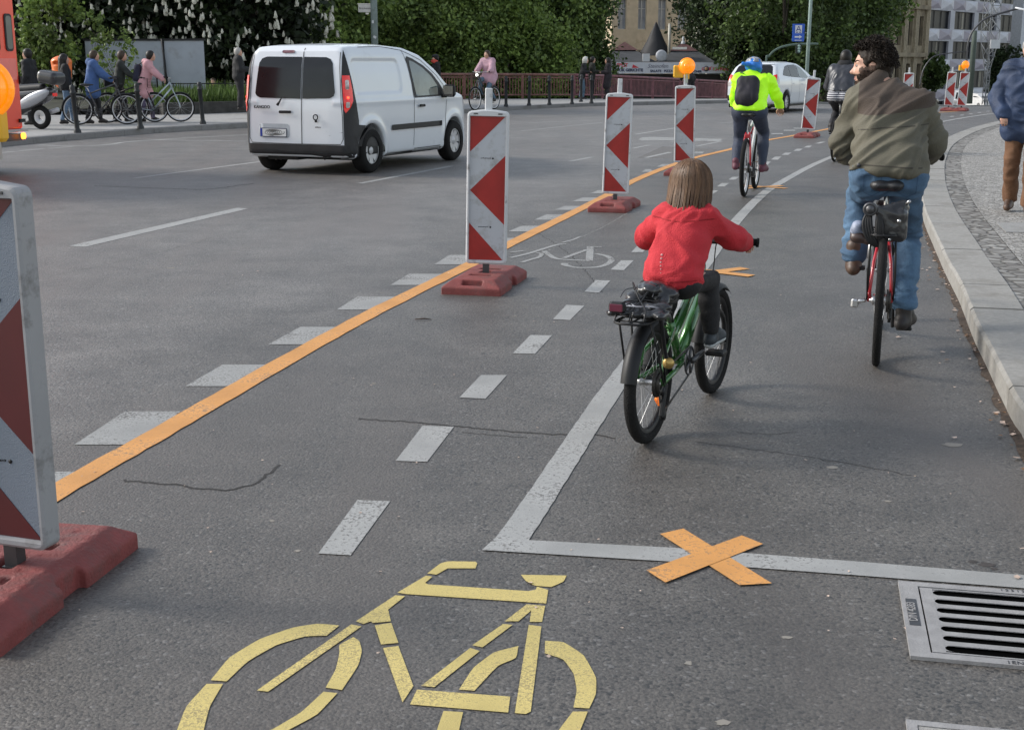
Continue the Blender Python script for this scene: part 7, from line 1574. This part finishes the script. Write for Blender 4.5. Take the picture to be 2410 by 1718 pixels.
KR = M('letter_red', (.55, .03, .05), .5); KN = M('letter_navy', (.02, .03, .08), .5); KG = M('letter_grey', (.1, .1, .14), .5)
ktext('SPLIT', 1464, 154, 8.5, KR, bold=.008); ktext('WOK GERICHTE', 1480, 165, 6.5, KN, bold=.012); ktext('Steinofen', 1547, 156, 9.5, KG, .3); ktext('SALATE   PIZZA', 1556, 167, 5.6, KN, bold=.01); ktext('GEMÜSE-PFANNE', 1686, 162.5, 7, KR, bold=.012); ktext('SNACK', 1613, 156, 7, KR, bold=.01); ktext('DÖNER', 1638, 168, 5, KN, bold=.01); ktext('Pizza', 1412, 159, 9, KG, .3)
mb = MB(); mb.prism([(X_(1487), Zk(160)), (X_(1489), Zk(152)), (X_(1503), Zk(159.5))], lambda a, b, d: (a, -.425 - d, b), .01); mb.build('pizza_slice', KR, ki)
mb = MB(); mb.lathe([(.001, .012), (.17, .01), (.17, 0)], (X_(1660), -.42, Zk(161.5)), (0, -1, 0), 18); mb.lathe([(.001, .022), (.1, .02), (.1, .01)], (X_(1660), -.42, Zk(161.5)), (0, -1, 0), 16, mi=1); mb.build('round_emblem', [KG, M('emblem_skin', (.5, .3, .15), .5)], ki)
ROOFD = M('roof_slate', (.050, .052, .055), .8, var=.25, vs=2, bump=.3, bs=8); ROOFR = M('roof_rust', (.10, .045, .042), .8, var=.3)
def hip(cx, w_, z0, z1, wt, mat, nm, yc=2.2, dd=5.2):
    mb = MB(); b = [(cx - w_ / 2, yc - dd / 2, z0), (cx + w_ / 2, yc - dd / 2, z0), (cx + w_ / 2, yc + dd / 2, z0), (cx - w_ / 2, yc + dd / 2, z0)]; t_ = [(cx - wt / 2, yc - wt / 3, z1), (cx + wt / 2, yc - wt / 3, z1), (cx + wt / 2, yc + wt / 3, z1), (cx - wt / 2, yc + wt / 3, z1)]
    mb.add(b + t_, [(0, 1, 5, 4), (1, 2, 6, 5), (2, 3, 7, 6), (3, 0, 4, 7), (4, 5, 6, 7), (3, 2, 1, 0)]); return mb.build(nm, mat, ki)
hip(X_(1470), X_(1545) - X_(1395), Zk(147), Zk(119), 1.3, ROOFD, 'roof'); hip(X_(1472), 1.6, Zk(119.5), Zk(101), .08, ROOFR, 'roof_cap', dd=1.4)
hip(X_(1615), X_(1682) - X_(1548), Zk(147), Zk(121), 1.5, ROOFD, 'roof'); hip(X_(1613), 1.7, Zk(121.5), Zk(104), .2, ROOFR, 'roof_cap', dd=1.4)
mb = MB(); mb.lathe([(.16, 0), (.10, .15), (.05, .2), (.10, .3), (.04, .42), (.001, .45)], (X_(1612), 2.2, Zk(105)), n=10); mb.build('finial', WHITEP, ki)
mb = MB(); mb.lathe([(1.05, 0), (.55, .9), (.05, 2.0), (.001, 2.05)], (X_(1547), 2.6, Zk(132)), n=8); pa = mb.build('folded_awning', M('black_canvas', (.014, .014, .016), .7, bump=.4, bs=8), ki)
mb = MB(); mb.lathe([(.001, .08), (.25, .05), (.37, 0), (.37, -.02), (.001, .05)], (X_(1556), -.1, Zk(133)), (.25, -1, .2), 22); mb.tube([(X_(1556), 0, Zk(133)), (X_(1552), .2, Zk(147))], .03, 6); mb.build('satellite_dish', M('dish_grey', (.42, .43, .45), .5), ki)
mb = MB(); mb.box((X_(1520), -.1, Zk(137.5)), (.42, .4, .5)); mb.build('vent_box', WHITEP, ki); mb = MB(); mb.cyl((X_(1577), 1.5, Zk(140)), (X_(1577), 1.5, Zk(60)), .085, 10); mb.build('flue_pipe', M('cream_pipe', (.42, .40, .34), .5), ki)
mb = MB(); mb.box((X_(1598), .2, Zk(116)), (.85, .7, .14)); mb.build('roof_vent', STEEL, ki)
# ---- yellow facade behind the trees
def facade(name, label, u0, u1, Y0, hd, zt, zb_, mats, wins, floors, nb, cat='building', depth=12, fin=True, ledge=True, wh=.6, ww=.5, wz=.22, split=2, extra=None):
    a = Vector((XU(u0, Y0, 5), Y0, 0)); d = Vector((math.sin(hd), math.cos(hd), 0))
    # intersect with the ray of u1
    k1 = (u1 - CU) / FPX * math.cos(PITCH); Lx = (k1 * a.y - a.x) / (d.x - k1 * d.y) if abs(d.x - k1 * d.y) > 1e-3 else 30
    t = thing(name, label, cat, a, math.atan2(d.y, d.x)); H = zt - zb_; fh = H / floors; bw = Lx / nb
    mb = MB(); th = .45
    # wall built as piers and spandrels round the openings
    for i in range(nb):
        x0 = i * bw; m_ = bw * (1 - ww) / 2; mb.box((x0 + m_ / 2, th / 2, zb_ + H / 2), (m_, th, H)); mb.box((x0 + bw - m_ / 2, th / 2, zb_ + H / 2), (m_, th, H))
        for f in range(floors):
            z0 = zb_ + f * fh; a0 = fh * wz; a1 = fh * (wz + wh); wx = bw * ww
            mb.box((x0 + bw / 2, th / 2, z0 + a0 / 2), (wx, th - .01, a0)); mb.box((x0 + bw / 2, th / 2, z0 + (a1 + fh) / 2), (wx, th - .01, fh - a1))
    mb.box((Lx / 2, depth / 2 + th, zb_ + H / 2), (Lx, depth, H))
    if extra: extra(mb, bw, fh)
    mb.build('wall', mats[0], t)
    for f in range(floors):
        for i in range(nb):
            xx = i * bw + bw / 2; z0 = zb_ + f * fh + fh * wz; z1 = z0 + fh * wh; wx = bw * ww
            mb = MB(); fwd_ = .07
            for q_ in range(split + 1): mb.box((xx - wx / 2 + wx * q_ / split, .30, (z0 + z1) / 2), (fwd_, .06, z1 - z0))
            mb.box((xx, .30, z0 + .04), (wx, .06, .08)); mb.box((xx, .30, z1 - .04), (wx, .06, .08))
            if mats[3]: mb.box((xx, .30, z0 + (z1 - z0) * .68), (wx, .06, .06))
            wf = mb.build('window', mats[1], t); mb = MB(); mb.box((xx, .37, (z0 + z1) / 2), (wx, .02, z1 - z0)); mb.build('pane', mats[2], wf)
            if not mats[3]:
                rr_ = random.Random(i * 7 + f)
                for q_ in range(3):
                    if rr_.random() < .5: mb = MB(); cx_ = xx + rr_.uniform(-.42, .42) * wx; mb.box((cx_, .352, (z0 + z1) / 2), (wx * rr_.uniform(.02, .05), .012, z1 - z0 - .1)); mb.build('curtain', M('curtain', (.30, .28, .23), .8), wf)
    return t, Lx, fh, bw
YEL = M('yellow_plaster', (.56, .46, .32), .8, var=.12, vs=1.5, dirt=(.36, .27, .17), ds=.8, dthr=.55); WFR = M('white_window', (.6, .6, .58), .5)
facade('yellow_building', 'yellow-beige old building with tall white windows showing between the trees', 1440, 1625, 130, R(72), 13, -6, (YEL, WFR, M('sky_reflection_pane', (.34, .37, .41), .15, var=.3, vs=.6), True), None, 4, 4, wh=.6, ww=.42)  # sky reflection put into the light pane colour
BEI = M('ornate_stone', (.30, .25, .17), .85, var=.22, vs=1.2, bump=.5, bs=5, dirt=(.17, .14, .10), ds=1.0, dthr=.5)
t, Lx, fh, bw = facade('ornate_building', 'ornate beige stone building with pilasters left of the grey office block', 1990, 2174, 106, R(38), 18, -6, (BEI, M('brown_window', (.06, .05, .04), .6), GLASSD, True), None, 6, 7, wh=.62, ww=.45, depth=3)
mb = MB()
for i in range(8):
    for dx in (-.28, 0, .28): mb.box((i * bw + dx, -.10, 6), (.16, .18, 24))
mb.build('pilasters', M('pilaster_stone', (.40, .34, .24), .8, var=.2), t)
for f in range(7): mb = MB(); mb.box((Lx / 2, -.16, -6 + f * fh + .1), (Lx, .40, .34)); mb.build('cornice', BEI, t)
GRY = M('office_white_panels', (.36, .37, .41), .6, var=.16, vs=.35); 
def facets(mb, bw, fh):
    for f in range(10):
        for i in range(12): z0 = -10 + f * fh - fh * .10; x0 = i * bw / 2; mb.add([(x0, -.03, z0), (x0 + bw / 2, -.03, z0 + fh * .05), (x0 + bw * .30, -.28, z0 + fh * .20), (x0 + bw / 2, -.03, z0 + fh * .36), (x0, -.03, z0 + fh * .34)], [(0, 1, 2), (1, 3, 2), (3, 4, 2), (4, 0, 2)], 1 + (i + f) % 2)
t, Lx, fh, bw = facade('office_block', 'modern pale grey office block with big dark windows and faceted spandrels', 2180, 2480, 162, R(40), 26, -10, ([GRY, M('facet_light', (.46, .47, .52), .5), M('facet_mauve', (.27, .25, .30), .5)], M('anthracite_frame', (.03, .032, .036), .5), M('office_glass', (.016, .018, .022), .35, spec=.12, var=.3, vs=.4), False), None, 10, 6, wh=.60, ww=.82, wz=.28, split=3, depth=3, extra=facets)
t2, Lx2, fh2, bw2 = facade('far_building', 'white building edge behind the head of the pedestrian in blue', 2406, 2600, 112, R(60), 20, -7, (M('white_render', (.5, .52, .55), .7), M('anthracite_frame', (.03, .032, .036)), GLASSD, False), None, 8, 5, wh=.55, ww=.6, depth=.6)
# lattice mast and street lamps at the bend
LAT = M('galvanised', (.27, .28, .29), .6, .3); lm = thing('lattice_mast', 'galvanised lattice mast in front of the office block', 'mast', Vector((XU(2324, 95, 1), 95, gz(95))), R(20)); mb = MB()
def wd_(z): return .13 + .32 * min(1, max(0, (z - 2.6) / 2.0)) - .08 * min(1, max(0, (z - 5) / 3))
nseg = 13; zz = [i * .85 for i in range(nseg)]
for sx in (-1, 1):
    for sy in (-1, 1): mb.tube([(sx * wd_(z), sy * wd_(z), z) for z in zz], .028, 5)
for i in range(nseg - 1):
    w_a, w_b = wd_(zz[i]), wd_(zz[i + 1])
    for sy in (-1, 1):
        mb.tube([(-w_a, sy * w_a, zz[i]), (w_b, sy * w_b, zz[i + 1])], .022, 4); mb.tube([(w_a, sy * w_a, zz[i]), (-w_b, sy * w_b, zz[i + 1])], .022, 4); mb.tube([(sy * w_a, -w_a, zz[i]), (sy * w_b, w_b, zz[i + 1])], .022, 4)
    mb.tube([(-w_a, -w_a, zz[i]), (w_a, -w_a, zz[i])], .025, 4)
mb.build('lattice', LAT, lm); mb = MB(); mb.box((-.1, -.7, 4.0 + gz(95) * 0 + .2), (.8, .1, .6)); mb.build('mast_sign', WHITEP, lm)
Yl = 72; ll = thing('street_lamp', 'tall curved street lamp arching over the bend in front of the office block', 'street lamp', Vector((XU(2275, Yl, 1), Yl, gz(Yl))), 0)
def LP(u, v): return ((u - 2275) * Yl * .9745 / FPX, 0, zv(v, Yl) - gz(Yl))
mb = MB(); mb.tube(bez([(0, 0, 0), (0, 0, 1.6), LP(2272, 125), LP(2276, 92), LP(2290, 68), LP(2318, 47), LP(2385, 28)], 5), .055, 7); mb.build('mast', DSTEEL, ll)
mb = MB(); p0, p1 = V3(LP(2378, 27)), V3(LP(2402, 31)); mb.tube([p0, p1], [.10, .09], 8, flat=.5); mb.build('lamp_head', M('lamp_head_white', (.6, .62, .64), .4, emis=(1, 1, 1), es=.25), ll)
mb = MB(); mb.tube(bez([LP(2277, 123), LP(2240, 126), LP(2205, 131), LP(2188, 140), LP(2172, 165), LP(2166, 200)], 5), .035, 6); mb.build('bracket', DSTEEL, ll)
tt = thing('green_pole', 'stout grey-green pole behind the far pair of beacons', 'post', Vector((XU(2287, 74, 1), 74, gz(74))), 0); mb = MB(); mb.tube([(0, 0, 0), (0, 0, 3.2), (0, 0, 3.9)], [.16, .14, .12], 12); mb.build('post', M('mossy_post', (.07, .09, .075), .8), tt)
# a few parked bicycles/dark car behind the far beacons
dc = thing('dark_parked_car', 'dark car half hidden behind the foot of the far beacons', 'car', Vector((XU(2185, 150, 0), 150, gz(150))), R(-30)); s = SDF((-1, -2.3, 0), (1, 2.3, 1.6), .06, .15); s.box((0, 0, .62), (.86, 2.1, .33), rd=.2); s.box((0, -.2, 1.05), (.70, 1.15, .35), rd=.25)
for yc in (-1.3, 1.35): s.cone((-1.2, yc, .32), (1.2, yc, .32), .38, op='s', k=.03)
link('body', s.mesh('b'), M('dark_paint', (.012, .013, .016), .25, clear=.6), dc)
for yc in (-1.3, 1.35):
    for sg in (-1, 1): wheel(dc, sg * .75, yc, .32, .2, sg)
